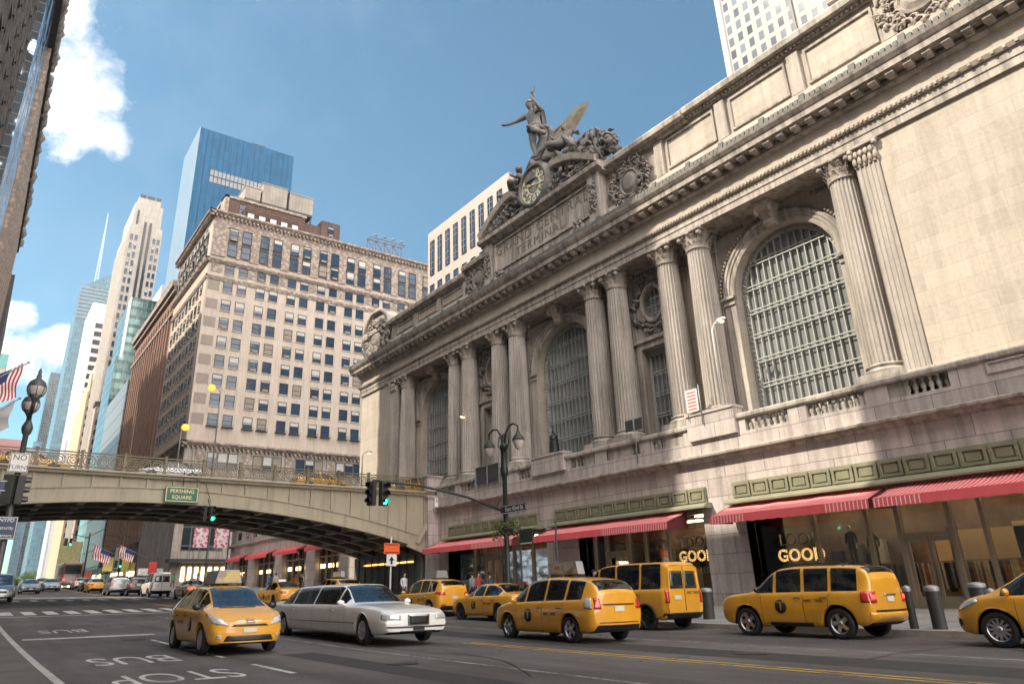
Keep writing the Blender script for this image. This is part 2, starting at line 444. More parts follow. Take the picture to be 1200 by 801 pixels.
# ------------------------------------------------------------------ sky and sun
SUN = Vector((-1, .40, 1.15)).normalized()     # towards the sun
def sky():
    w = bpy.data.worlds.new('World'); SC.world = w; w.use_nodes = True
    t = w.node_tree; n = t.nodes; L = t.links
    bg = n['Background']
    s = n.new('ShaderNodeTexSky'); s.sky_type = 'NISHITA'; s.sun_disc = False
    s.sun_elevation = math.asin(SUN.z); s.sun_rotation = math.atan2(SUN.x, SUN.y)
    s.air_density = 1.0; s.dust_density = .6; s.ozone_density = .7; s.altitude = 0
    tc = n.new('ShaderNodeTexCoord')
    vec = tc.outputs['Generated']
    def vm(op, a, b=None, out=0):
        m = n.new('ShaderNodeVectorMath'); m.operation = op
        for i, q in enumerate((a, b)):
            if q is None: continue
            if isinstance(q, (tuple, Vector)): m.inputs[i].default_value = tuple(q)
            else: L.new(q, m.inputs[i])
        return m.outputs[out]
    def ma(op, a, b=None, c=None, clamp=False):
        m = n.new('ShaderNodeMath'); m.operation = op; m.use_clamp = clamp
        for i, q in enumerate((a, b, c)):
            if q is None: continue
            if isinstance(q, (int, float)): m.inputs[i].default_value = q
            else: L.new(q, m.inputs[i])
        return m.outputs[0]
    nz = n.new('ShaderNodeTexNoise'); nz.inputs['Scale'].default_value = 9; nz.inputs['Detail'].default_value = 10; nz.inputs['Roughness'].default_value = .62
    L.new(vec, nz.inputs['Vector'])
    nz2 = n.new('ShaderNodeTexNoise'); nz2.inputs['Scale'].default_value = 3.2; nz2.inputs['Detail'].default_value = 9; nz2.inputs['Roughness'].default_value = .6
    L.new(vec, nz2.inputs['Vector'])
    total = None
    # banks of cumulus: (pixel-free) directions given as rays of this view, sizes as angles
    for px, py, a, b, rot, sh in CLOUDS:
        c = ray(px, py); tx = (ray(px+5, py)-ray(px-5, py)).normalized(); ty = (ray(px, py-5)-ray(px, py+5)).normalized()
        e1 = tx*math.cos(rot)+ty*math.sin(rot); e2 = -tx*math.sin(rot)+ty*math.cos(rot)
        d = vm('SUBTRACT', vec, c)
        u = ma('DIVIDE', vm('DOT_PRODUCT', d, e1, 1), a/F); v = ma('DIVIDE', vm('DOT_PRODUCT', d, e2, 1), b/F)
        rr = ma('SQRT', ma('ADD', ma('MULTIPLY', u, u), ma('MULTIPLY', v, v)))
        fwd = ma('GREATER_THAN', vm('DOT_PRODUCT', vec, c, 1), .2)
        m = ma('MULTIPLY', ma('SUBTRACT', sh, rr), fwd)
        total = m if total is None else ma('MAXIMUM', total, m)
    k = ma('ADD', total, ma('MULTIPLY', ma('SUBTRACT', nz.outputs['Fac'], .5), 3.3))
    mask = ma('MULTIPLY', k, 1.7, clamp=True)
    # thin high veil, stronger low in the west
    veil = ma('MULTIPLY', ma('SUBTRACT', nz2.outputs['Fac'], .48), 1.3, clamp=True)
    shade = n.new('ShaderNodeValToRGB'); L.new(nz.outputs['Fac'], shade.inputs[0])
    shade.color_ramp.elements[0].position = .36; shade.color_ramp.elements[0].color = (3.9, 4.3, 4.8, 1)
    shade.color_ramp.elements[1].position = .62; shade.color_ramp.elements[1].color = (7.0, 7.0, 7.0, 1)
    sc = n.new('ShaderNodeVectorMath'); sc.operation = 'SCALE'; L.new(shade.outputs[0], sc.inputs[0]); sc.inputs['Scale'].default_value = CLOUDB
    mx = n.new('ShaderNodeMix'); mx.data_type = 'RGBA'; L.new(ma('MULTIPLY', veil, .28), mx.inputs[0]); tn = n.new('ShaderNodeMix'); tn.data_type = 'RGBA'; tn.blend_type = 'MULTIPLY'; tn.inputs[0].default_value = 1; L.new(s.outputs[0], tn.inputs[6]); tn.inputs[7].default_value = (.66, .93, .88, 1); L.new(tn.outputs[2], mx.inputs[6]); L.new(sc.outputs[0], mx.inputs[7])
    m2 = n.new('ShaderNodeMix'); m2.data_type = 'RGBA'; L.new(mask, m2.inputs[0]); L.new(mx.outputs[2], m2.inputs[6]); L.new(sc.outputs[0], m2.inputs[7])
    # added bright cloud behind this view, unseen, to fill the shaded facades
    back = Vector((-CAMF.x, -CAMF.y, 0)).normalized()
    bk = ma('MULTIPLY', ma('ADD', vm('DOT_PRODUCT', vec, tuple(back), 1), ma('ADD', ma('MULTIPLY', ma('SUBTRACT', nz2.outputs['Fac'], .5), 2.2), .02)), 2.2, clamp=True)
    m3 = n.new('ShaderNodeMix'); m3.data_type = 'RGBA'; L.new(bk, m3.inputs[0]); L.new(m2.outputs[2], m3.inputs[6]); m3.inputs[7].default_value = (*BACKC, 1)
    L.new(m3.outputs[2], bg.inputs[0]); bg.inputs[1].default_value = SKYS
    sl = bpy.data.lights.new('sun', 'SUN'); so = bpy.data.objects.new('sun', sl); COL.objects.link(so)
    sl.energy = SUNS; sl.angle = R(.5); sl.color = (1, .90, .74)
    so.rotation_euler = (-SUN).to_track_quat('-Z', 'Y').to_euler(); so.location = (-60, 30, 80)
CLOUDS = [(70, 15, 40, 62, .1, .85), (96, 95, 56, 72, .25, 1.0), (132, 160, 44, 36, 0, .85), (45, 60, 36, 56, 0, .9),
          (60, 408, 62, 22, .1, .9), (8, 372, 30, 24, 0, .9), (10, 420, 60, 40, 0, .8), (-60, 260, 60, 60, 0, .8)]
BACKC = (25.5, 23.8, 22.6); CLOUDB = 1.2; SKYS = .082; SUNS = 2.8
SC.view_settings.view_transform = 'Standard'; SC.view_settings.look = 'None'; SC.view_settings.gamma = 1
SC.view_settings.exposure = 1.35
sky()
SC.cycles.max_bounces = 6; SC.cycles.diffuse_bounces = 4; SC.cycles.glossy_bounces = 3; SC.cycles.transmission_bounces = 4; SC.cycles.transparent_max_bounces = 8
SC.cycles.caustics_reflective = False; SC.cycles.caustics_refractive = False
# ------------------------------------------------------------------ street
def strip(mb, x0, x1, y0, y1, dz=0, dz2=None, n=None):
    "sheet that follows the slope of the street"
    dz2 = dz if dz2 is None else dz2
    n = n or max(1, int((y1-y0)/3))
    ys = [y0+(y1-y0)*i/n for i in range(n+1)]
    mb.grid([[(x0, y, zg(y)+dz), (x1, y, zg(y)+dz2)] for y in ys], flip=True)
def slab(mb, x0, x1, y0, y1, top, bot, top2=None):
    top2 = top if top2 is None else top2
    n = max(1, int((y1-y0)/4)); ys = [y0+(y1-y0)*i/n for i in range(n+1)]
    mb.grid([[(x0, y, zg(y)+top), (x1, y, zg(y)+top2), (x1, y, zg(y)+bot), (x0, y, zg(y)+bot)] for y in ys], close=True, flip=True)
    for y in (y0, y1): mb.face([(x0, y, zg(y)+top), (x1, y, zg(y)+top2), (x1, y, zg(y)+bot), (x0, y, zg(y)+bot)])
KN, KS, DF = 19.9, 1.45, 31.0     # north kerb, south kerb, terminal base wall
g = MB()
ys = [-400, -100, 0]+list(range(12, 132, 6))+[200, 400, 900, 3000]
g.grid([[(x, y, zg(y)-.03) for x in (-3000, 0, 40, 3000)] for y in ys], flip=True)
struct(g, 'ground', plain('ground_paving', (.16, .155, .15), .8, 0, .2, .3, local=False))
r = MB(); strip(r, KS, KN, -60, 132, 0); strip(r, KS, KN, 132, 900, 0, n=40); struct(r, 'road', M['asphalt'])
s = MB(); slab(s, KN+.16, 31.3, -60, 600, .15, -.02, .30); struct(s, 'sidewalk_north', M['walk'])
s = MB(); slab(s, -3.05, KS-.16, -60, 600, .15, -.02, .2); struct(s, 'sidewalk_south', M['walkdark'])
for nm, a, b in (('kerb_north', KN, KN+.158), ('kerb_south', KS-.158, KS+.02)):
    s = MB(); slab(s, a, b, -60, 600, .152, -.02); struct(s, nm, M['kerb'])
# road paint, 4 mm above the asphalt
mk = MB()
for y0, y1 in ((17.2, 24.6), (13, 15.2)): strip(mk, 4.95, 5.07, y0, y1, .004)                   # bus lane line
strip(mk, 1.85, 5.6, 27.0, 27.55, .004, n=1)                                              # stop bar
struct(mk, 'white_road_markings', M['mark']); mk = MB()
for i in range(18):                                                               # zebra crossing
    x = 1.9+i*1.0; strip(mk, x, x+.55, 44.3, 48.2, .004)
for i in range(14):
    x = 2.2+i*1.2; strip(mk, x, x+.5, 66, 69, .004)
strip(mk, 1.7, 19.0, 42.6, 42.9, .004, n=1)
struct(mk, 'zebra_crossing', M['zebra'])
mk = MB()
strip(mk, 14.9, 15.02, -20, 44, .004); strip(mk, 8.1, 8.2, -10, 40, .004)
for y in (72, 84, 96, 108, 120): strip(mk, 8.1, 8.25, y, y+4, .004); strip(mk, 14.9, 15.02, y, y+4, .004)
struct(mk, 'faint_lane_markings', M['markfaint'])
mk = MB()
for x in (11.0, 11.27): strip(mk, x, x+.12, -40, 17.0, .004); strip(mk, x, x+.12, 50, 140, .004)
struct(mk, 'yellow_road_markings', M['marky'])
for s_, x, y, sz in (('BUS', 3.35, 18.1, 2.7), ('STOP', 3.3, 14.0, 2.3), ('BUS', 3.3, 31.0, 2.4)):
    o = text('road_lettering', s_, sz, M['mark'], None, (x, y, zg(y)+.006), ((-1, 0, 0), (0, -1, .0)), depth=.0005, sx=.38)
    if y > 20:
        o.rotation_euler = (0, 0, 0)
        for v in o.data.vertices: v.co.z += zg(v.co.y)-zg(y)
    else:
        for v in o.data.vertices: v.co.z += zg(v.co.y)-zg(y)
    o['kind'] = 'structure'
# manhole covers and patches
mk = MB()
for x, y, r_ in ((4.6, 25.2, .35), (13.2, 9.8, .34), (7.2, 13.1, .3)):
    mk.face([(x+r_*math.cos(t), y+r_*math.sin(t), zg(y)+.012) for t in [2*PI*k/24 for k in range(24)]])
struct(mk, 'manhole_covers', plain('cast_iron_cover', (.05, .045, .04), .5, .5, .3, 8, local=False))
mk = MB(); q_ = random.Random(4)
for x, y, L_, a in ((7.5, 9.5, 9, 1.2), (12.5, 7.5, 7, .25), (3.4, 21, 8, 1.45), (9.2, 17, 12, 1.7), (16.3, 12, 9, 1.5), (6.0, 34, 9, .9), (14.0, 28, 14, 1.55)):
    l_ = []; r2_ = []
    for k in range(int(L_/.25)):
        a += q_.uniform(-.16, .16); x += math.cos(a)*.25; y += math.sin(a)*.25; w_ = q_.uniform(.012, .035)
        l_.append((x-math.sin(a)*w_, y+math.cos(a)*w_, zg(y)+.005)); r2_.append((x+math.sin(a)*w_, y-math.cos(a)*w_, zg(y)+.005))
    mk.grid([l_, r2_])
struct(mk, 'crack_sealant', plain('tar_crack_sealant', (.022, .021, .021), .5, local=False))
mk = MB(); strip(mk, 5.6, 9.6, 23.5, 25.6, .002); strip(mk, 12.2, 13.6, 3, 22, .002); strip(mk, 6.2, 7.0, 6, 17, .002)
struct(mk, 'asphalt_patches', plain('patched_asphalt', (.036, .034, .034), .85, 0, .3, 2, local=False, bump=.3))
# ------------------------------------------------------------------ the terminal
T = thing('railway_terminal', 'long limestone railway terminal with fluted columns, three arched windows and red shop awnings', 'station', (31, 36, .3), world=True)
YW, YE = 67.0, -32.0            # west and east ends
AX = 31.4                        # plane of the blank walls
BX = 32.9                        # recessed wall behind the columns
CX = 31.98                       # column axes
COLS = [14.55, 23.4, 25.75, 30.1, 32.2, 40.9, 43.2, 47.5, 49.6, 58.1]
ARCH = [(18.98, 3.05), (36.55, 3.05), (53.85, 3.05)]
ZS, ZT = 16.4, 20.6             # springing, underside of architrave
ZB = 9.1
# --- upper walls
w = MB()
w.box(AX, 60, YE, 12.5, 7.0, ZT)                 # blank wall to the east
w.box(AX, 60, 60.6, YW, 7.0, ZT)                 # blank wall at the west corner
w.build('upper_wall', M['lime'], T)
def arch_pts(yc, hw, n=28, r=None):
    r = r or hw
    return [(yc+r*math.cos(PI*k/n), ZS+r*math.sin(PI*k/n)) for k in range(n+1)]   # from +y round to -y
def arch_wall(mb, y0, y1, yc, hw, z0, z1, X, depth):
    a = arch_pts(yc, hw)
    mb.face([(X, y1, z0), (X, y1, ZS), (X, yc+hw, ZS), (X, yc+hw, z0)])
    mb.face([(X, y0, z0), (X, yc-hw, z0), (X, yc-hw, ZS), (X, y0, ZS)])
    n = len(a)-1
    top = []
    for k in range(n+1):
        t = PI*k/n
        # walk round the outer rectangle
        c, s = math.cos(t), math.sin(t)
        top.append((yc+(y1-yc)*max(-1, min(1, c*1.45)) if c > 0 else yc+(yc-y0)*max(-1, c*1.45), ZS+(z1-ZS)*min(1, s*1.45)))
    rows = [[(X, *p) for p in a], [(X, *p) for p in top]]
    mb.grid(rows)
    prof = [(yc+hw, z0)]+a+[(yc-hw, z0)]
    mb.grid([[(X, *p) for p in prof], [(X+depth, *p) for p in prof]])
b = MB()
for (ya, yb), (yc, hw) in zip(((12.5, 23.9), (31.0, 42.0), (48.6, 60.6)), ARCH):
    arch_wall(b, ya, yb, yc, hw, 7.5, ZT+.2, BX, .9)
def rect_wall(mb, y0, y1, holes, z0, z1, X, depth):
    "wall with rectangular holes stacked in one bay: holes = (ya, yb, za, zb)"
    ya, yb = holes[0][0], holes[0][1]
    mb.face([(X, y0, z0), (X, ya, z0), (X, ya, z1), (X, y0, z1)]); mb.face([(X, yb, z0), (X, y1, z0), (X, y1, z1), (X, yb, z1)])
    zc = z0
    for (_, _, za, zb) in holes:
        mb.face([(X, ya, zc), (X, yb, zc), (X, yb, za), (X, ya, za)])
        mb.grid([[(X, ya, za), (X, yb, za), (X, yb, zb), (X, ya, zb)], [(X+depth, ya, za), (X+depth, yb, za), (X+depth, yb, zb), (X+depth, ya, zb)]], close=True)
        zc = zb
    mb.face([(X, ya, zc), (X, yb, zc), (X, yb, z1), (X, ya, z1)])
NAR = [(23.9, 31.0, 27.93), (42.0, 48.6, 45.35)]
for y0, y1, yc in NAR:
    rect_wall(b, y0, y1, [(yc-1.25, yc+1.25, 9.3, 15.2), (yc-.8, yc+.8, 16.9, 19.2)], 7.5, ZT+.2, BX, .7)
b.build('recessed_wall', M['lime'], T)
f = MB(); f.box(AX, 33.9, 60.6-.02, 60.58, 7.0, ZT); f.build('wall_return', M['lime'], T)
# --- architrave, frieze, cornice in profile (x, z) run along the front
def run(mb, prof, y0, y1): mb.prof_y(prof, y0, y1)
A0, A1 = YE, YW
e = MB(); run(e, [(36, ZT), (31.24, ZT), (31.24, ZT+.38), (31.19, ZT+.40), (31.19, ZT+.82), (36, ZT+.82)], A0, A1+.16); e.build('architrave', M['trim'], T)
e = MB(); run(e, [(36, ZT+.82), (31.08, ZT+.82), (31.0, ZT+1.0), (31.02, ZT+1.08), (36, ZT+1.08)], A0, A1+.3)
for i in range(int((A1-A0)/.22)):
    y = A0+i*.22
    if y > 9 and y < 40 or i % 2 == 0: e.box(30.97, 31.06, y, y+.12, ZT+.86, ZT+.98)
e.build('leaf_moulding', M['carved_lt'], T)
e = MB(); run(e, [(36, ZT+1.08), (31.24, ZT+1.08), (31.24, ZT+1.95), (36, ZT+1.95)], A0, A1+.12); e.build('frieze', M['lime'], T)
e = MB(); run(e, [(36, 22.55), (31.12, 22.55), (31.02, 22.68), (31.02, 22.9), (36, 22.9)], A0, A1+.35)
e.build('bed_moulding', M['trim'], T)
e = MB(); e.prof_y([(31.04, 22.9), (30.92, 22.70), (30.75, 22.80), (30.62, 22.70), (30.5, 22.84), (30.5, 23.02), (31.04, 23.02)], 0, .36)
md = e.build('modillion', M['trim'], T); y = .3; nm_ = 0; far_ = MB()
while y < A1+.3:
    if nm_ < 99:
        o = md if nm_ == 0 else md.copy()
        if nm_: COL.objects.link(o)
        o.location = (0, y, 0); nm_ += 1
    y += .80
e = MB(); run(e, [(36, 23.02), (30.38, 23.02), (30.38, 23.06), (30.36, 23.32), (30.30, 23.36), (30.16, 23.55), (30.10, 23.70), (30.2, 23.74), (36, 24.1)], A0, A1+1.0); e.build('cornice', M['trim'], T)
# carved cresting that stands on the cornice
e = MB(); y = A0
rr = random.Random(3)
while y < A1+.9:
    big = (int((y-A0)/.35) % 7 == 0)
    h = .52 if big else .34
    e.prof_y([(30.16, 23.70), (30.28, 23.72+h), (30.42, 23.72+h*.9), (30.46, 23.76)], y, y+(.30 if big else .22))
    y += .35 if big else .28
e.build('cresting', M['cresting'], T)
# --- attic
at = MB(); ZA = 28.2
at.box(31.75, 45, YE, 29.6, 23.9, ZA); at.box(31.75, 45, 43.4, 47.2, 23.9, ZA-.8); at.box(31.75, 45, 47.2, YW-.2, 23.9, 26.9); at.box(31.78, 45, 29.6, 43.4, 23.9, 28.1)
for (ya, yb) in ((YE, 29.6), (43.4, YW-.2)): at.prof_y([(31.0, 23.9), (31.35, 24.0), (31.45, 25.2), (31.75, 25.3), (31.75, 23.9)], ya, yb)
at.build('attic_wall', M['lime'], T)
at = MB()
y = 25.2
posts = []
for ya, yb, zt in ((YE, 25.0, 27.7), (47.4, 60.6, 26.45)):
    n = int(round((yb-ya)/4.6)); st = (yb-ya)/n
    for i in range(n):
        p, q = ya+i*st+.55, ya+(i+1)*st-.55
        # raised moulding round each sunk panel
        at.box(31.64, 31.76, p, q, 25.55, 25.68); at.box(31.64, 31.76, p, q, zt-.14, zt); at.box(31.64, 31.76, p, p+.12, 25.68, zt-.14); at.box(31.64, 31.76, q-.12, q, 25.68, zt-.14)
    for i in range(n+1):
        at.box(31.52, 31.76, ya+i*st-.32, ya+i*st+.32, 25.3, zt+.1)
at.build('attic_panels', M['trim'], T)
at = MB()
def coping(ya, yb, z, out=.0):
    at.prof_y([(31.76, z-.45), (31.55-out, z-.42), (31.48-out, z-.2), (31.15-out, z-.16), (31.12-out, z+.15), (31.2-out, z+.3), (31.5, z+.36), (33, z+.36), (33, z-.45)], ya, yb)
coping(YE, 22.6, 28.45); coping(22.6, 29.55, 28.30, .12); coping(43.4, 47.2, 27.5, .1); coping(47.2, YW, 27.05)
at.build('attic_coping', M['trim'], T)
at = MB(); y = YE
while y < 29:
    at.box(31.38, 31.56, y, y+.13, 28.02, 28.16); y += .26
at.build('attic_dentils', M['carved'], T)
at = MB(); at.prof_y([(32.6, 28.6), (32.6, 30.0), (32.4, 30.05), (32.35, 30.5), (36, 30.6), (36, 28.6)], YE, 13.5); at.build('rear_parapet', M['trim'], T)
rf = MB(); rf.box(36, 75, YE, YW-.3, 23, 26.2); rf.build('roof', M['trim'], T)
# --- columns
def column_mesh():
    root = bpy.data.objects.new('column', None)
    m = MB(); m.smooth = False; H0, H1 = .62, 9.9; NF = 24
    rows = []
    for i in range(11):
        u = i/10; z = H0+(H1-H0)*u; r = .76*(1-.15*u**1.8)
        row = []
        for k in range(NF):
            for q, dr in ((0, 0), (.22, 0), (.36, -.05), (.61, -.078), (.86, -.05)):
                t = 2*PI*(k+q)/NF; rr_ = r+dr*(r/.76); row.append((rr_*math.cos(t), rr_*math.sin(t), z))
        rows.append(row)
    m.grid(rows, close=True)
    return m
def col_base_mesh():
    m = MB(); m.box(-.98, .98, -.98, .98, 0, .2)
    m.lathe([(.96, .2), (1.0, .27), (.96, .36), (.84, .40), (.80, .46), (.84, .50), (.88, .54), (.84, .60), (.77, .64)], n=32)
    return m
def leaf(m, t, r0, z0, h, w_, out):
    c, s = math.cos(t), math.sin(t)
    pts = []
    for (u, hw, o) in ((0, w_, 0), (.45, w_*1.05, out*.25), (.8, w_*.8, out*.75), (1.0, w_*.45, out*1.15), (.9, w_*.3, out*1.4)):
        pts.append([(c*(r0+o)-s*a, s*(r0+o)+c*a, z0+h*u) for a in (-hw, 0, hw)])
        pts[-1][1] = (pts[-1][1][0]+c*.03, pts[-1][1][1]+s*.03, pts[-1][1][2])
    m.grid(pts)
def cap_mesh(n=8):
    m = MB(); m.lathe([(.66, 0), (.72, .05), (.68, .10), (.66, .2), (.70, .7), (.84, 1.0)], n=24)
    for k in range(16): leaf(m, 2*PI*k/16, .66, .08, .42, .11, .16)
    for k in range(8): leaf(m, 2*PI*(k+.5)/8, .68, .35, .50, .13, .22)
    for k in range(4):
        t = PI/4+PI/2*k; c, s = math.cos(t), math.sin(t)
        m.blob((c*.98, s*.98, .86), (.17, .17, .17), 8, 5); m.bar((c*.7, s*.7, .5), (c*1.0, s*1.0, .9), .10)
        t = PI/2*k; m.blob((math.cos(t)*.84, math.sin(t)*.84, 1.0), (.12, .12, .12), 6, 4)
    # abacus with hollow sides
    ab = []
    for k in range(4):
        for q in (-.46, -.2, 0, .2, .46):
            t = PI/4+PI/2*k+PI/4+q*PI/2*.98
            rad = .86+.38*(abs(q)/.46)**1.8
            ab.append((rad*math.cos(t), rad*math.sin(t)))
    m.grid([[(x*.97, y*.97, 1.0) for x, y in ab], [(x, y, 1.05) for x, y in ab], [(x, y, 1.16) for x, y in ab]], close=True)
    m.face([(x, y, 1.16) for x, y in ab]); m.face([(x*.97, y*.97, 1.0) for x, y in reversed(ab)])
    return m
ZC = 9.55
def first_column(y):
    s_ = column_mesh().build('column', M['column'], T, loc=(CX-31, y-36, ZC-.3), fix=False)
    col_base_mesh().build('column_base', M['trim'], s_, loc=(0, 0, 0))
    cap_mesh().build('capital', M['carved_lt'], s_, loc=(0, 0, 9.89), fix=False)
    return s_
c0 = first_column(COLS[0]); cm = {}
for c in bpy.data.objects:
    if c.parent: cm.setdefault(c.parent.name, []).append(c)
for y in COLS[1:]:
    copy_tree(c0, loc=(CX-31, y-36, ZC-.3), childmap=cm)
pb = MB()
for y in COLS: pb.box(30.95, BX, y-1.0, y+1.0, 7.5, ZC)
pb.build('column_pedestals', M['trim'], T)
# pilasters behind the outer columns and beside the pairs
pl = MB(); pcap = MB()
for yc, X in ((13.05, 31.30), (59.85, 31.30)):
    z0, z1 = 9.6, 19.5
    pl.box(X, AX+1.6, yc-.62, yc+.62, z0-.55, z0)
    pl.box(X-.06, X+1, yc-.66, yc+.66, z0-.75, z0-.5)
    n = 5; wv = 1.04/n
    prof = [(X+.5, yc-.52)]
    pts = []
    for k in range(n):
        a = yc-.52+k*wv
        pts += [(X, a), (X, a+wv*.25), (X+.06, a+wv*.4), (X+.06, a+wv*.85), (X, a+wv)]
    pts = [(X+.5, yc-.52)]+pts+[(X+.5, yc+.52)]
    pl.grid([[(x, y, z0) for x, y in pts], [(x, y, z1) for x, y in pts]])
    pcap.box(X-.02, X+.5, yc-.55, yc+.55, z1, z1+.95)
    for j in range(5): leaf2 = [pcap.blob((X-.06, yc-.48+j*.24, z1+.28), (.09, .11, .24), 6, 4), pcap.blob((X-.10, yc-.36+j*.24, z1+.62), (.11, .11, .2), 6, 4)]
    for sgn in (-1, 1): pcap.blob((X-.12, yc+sgn*.58, z1+.86), (.14, .14, .14), 8, 5)
    pcap.box(X-.18, X+.6, yc-.72, yc+.72, z1+.97, ZT)
for yc in COLS[1:-1]+[COLS[0], COLS[-1]]:
    X = BX-.14; z0, z1 = 9.5, 19.4
    pts = []
    for k in range(5):
        a = yc-.55+k*.22; pts += [(X, a), (X, a+.06), (X+.05, a+.09), (X+.05, a+.19), (X, a+.22)]
    pts = [(X+.2, yc-.55)]+pts+[(X+.2, yc+.55)]
    pl.grid([[(x, y, z0) for x, y in pts], [(x, y, z1) for x, y in pts]])
    pcap.box(X-.08, X+.1, yc-.62, yc+.62, z1, ZT-.02)
pl.build('pilasters', M['column'], T, fix=False); pcap.build('pilaster_capitals', M['carved_lt'], T)
# --- arched windows
def arch_window(yc, hw, ornate):
    X = BX+.62
    root = MB()
    a = arch_pts(yc, hw); pts = [(X+.12, yc+hw, ZB-1)]+[(X+.12, *p) for p in a]+[(X+.12, yc-hw, ZB-1)]
    root.face(pts); win = root.build('arched_window', M['win'], T)
    fr = MB()
    n = 13; st = 2*(hw-.32)/n
    for i in range(n+1):
        dy = -(hw-.32)+i*st
        zt = ZS+math.sqrt(max(0, (hw-.3)**2-dy*dy))
        fr.box(X-.07, X+.1, yc+dy-.028, yc+dy+.028, ZB-1, zt)
    z = ZB+.6; k = 0
    while z < ZS+hw-.5:
        h = hw-.3 if z <= ZS else math.sqrt(max(.01, (hw-.3)**2-(z-ZS)**2))
        fr.box(X-.11, X-.0705, yc-h, yc+h, z, z+.055); fr.box(X-.11, X-.0705, yc-h, yc+h, z+.20, z+.255)
        z += 1.38
    fr.build('glazing_bars', M['winframe'], win_parent(win))
    bd = MB()
    outer = [(yc+hw, ZB-1)]+arch_pts(yc, hw, 32)+[(yc-hw, ZB-1)]
    inner = [(yc+hw-.32, ZB-1)]+arch_pts(yc, hw-.32, 32)+[(yc-hw+.32, ZB-1)]
    for P0, P1, x0, x1 in ((outer, inner, X-.05, X-.05),):
        bd.grid([[(x0, *p) for p in P0], [(x1, *p) for p in P1]])
        bd.grid([[(x1, *p) for p in P1], [(X+.11, *p) for p in P1]])
    if ornate:
        zz = ZB
        path = []
        while zz < ZS: path += [(yc+hw-.16, zz), (yc-hw+.16, zz)]; zz += .27
        m_ = int(PI*(hw-.16)/.27)
        path += [(yc+(hw-.16)*math.cos(PI*k/m_), ZS+(hw-.16)*math.sin(PI*k/m_)) for k in range(m_+1)]
        for y_, z_ in path: bd.lathe([(.055, -.05), (.12, -.07), (.125, 0)], (X-.05, y_, z_), 8, axis='x')
    bd.build('window_border', M['winframe'], win_parent(win))
    return win
def win_parent(w_):
    w_['wl'] = [31, 36, .3]; return w_
arches = []
for i, (yc, hw) in enumerate(ARCH): arches.append(arch_window(yc, hw, True))
# archivolt mouldings, imposts, keystones
ar = MB(); orn = MB()
for yc, hw in ARCH:
    prof = [(0, .0), (.0, -.10), (.12, -.14), (.26, -.14), (.28, -.20), (.44, -.20), (.47, -.26), (.60, -.27), (.70, -.16), (.74, 0)]
    rows = []
    for dr, dx in prof:
        rows.append([(BX+dx, y_, z_) for y_, z_ in arch_pts(yc, hw, 40, hw+dr)])
    ar.grid(rows)
    for k in range(1, 56):
        t = PI*k/56
        if abs(t-PI/2) < .1: continue
        orn.blob((BX-.16, yc+(hw+.84)*math.cos(t), ZS+(hw+.84)*math.sin(t)), (.13, .09, .09), 6, 4)
    for s_ in (-1, 1):
        y0 = yc+s_*hw; y1 = yc+s_*(hw+.72)
        ar.box(BX-.16, BX+.0, y0, y1, ZB-.6, ZS-.5); ar.box(BX-.24, BX, min(y0, y1)-.0, max(y0, y1)+.0, ZS-.5, ZS-.36)
        ar.box(BX-.20, BX, y0, y1, ZS-.36, ZS-.16); ar.box(BX-.34, BX, y0-s_*.04, y1+s_*.06, ZS-.16, ZS-.002)
ar.build('archivolts', M['trim'], T, fix=False); orn.build('archivolt_beading', M['carved_lt'], T, fix=False)
for yc, hw in ARCH:
    k_ = MB()
    rows = []
    for u, x, hwk in ((0, BX-.45, .28), (.12, BX-.62, .33), (.3, BX-.55, .36), (.6, BX-.8, .42), (.82, BX-1.15, .5), (1, BX-1.2, .52)):
        z = ZS+hw-.12+(ZT-.05-(ZS+hw-.12))*u
        rows.append([(BX+.1, yc-hwk, z), (x, yc-hwk, z), (x-.06, yc-hwk*.55, z), (x-.02, yc, z), (x-.06, yc+hwk*.55, z), (x, yc+hwk, z), (BX+.1, yc+hwk, z)])
    k_.grid(rows); k_.face(list(reversed(rows[0]))); k_.face(rows[-1])
    for s_ in (-1, 1): k_.lathe([(.05, -.1), (.24, -.1), (.24, .1), (.05, .1)], (BX-.9, yc+s_*.42, ZT-.42), 12, axis='y')
    k_.build('keystone', M['carved_lt'], T)
# panel band under the architrave in every bay
pn = MB()
for ya, yb in ((12.6, 16.9), (21.0, 25), (24.5, 31.6), (31.5, 35.4), (37.7, 42), (42, 49), (49.5, 52.8), (55, 60.5)):
    y = ya
    while y < yb:
        pn.blob((BX-.03, y, ZT-.32), (.07, .14, .14), 6, 4, .3, rr); y += .27
pn.build('carved_band', M['carved'], T, fix=False)
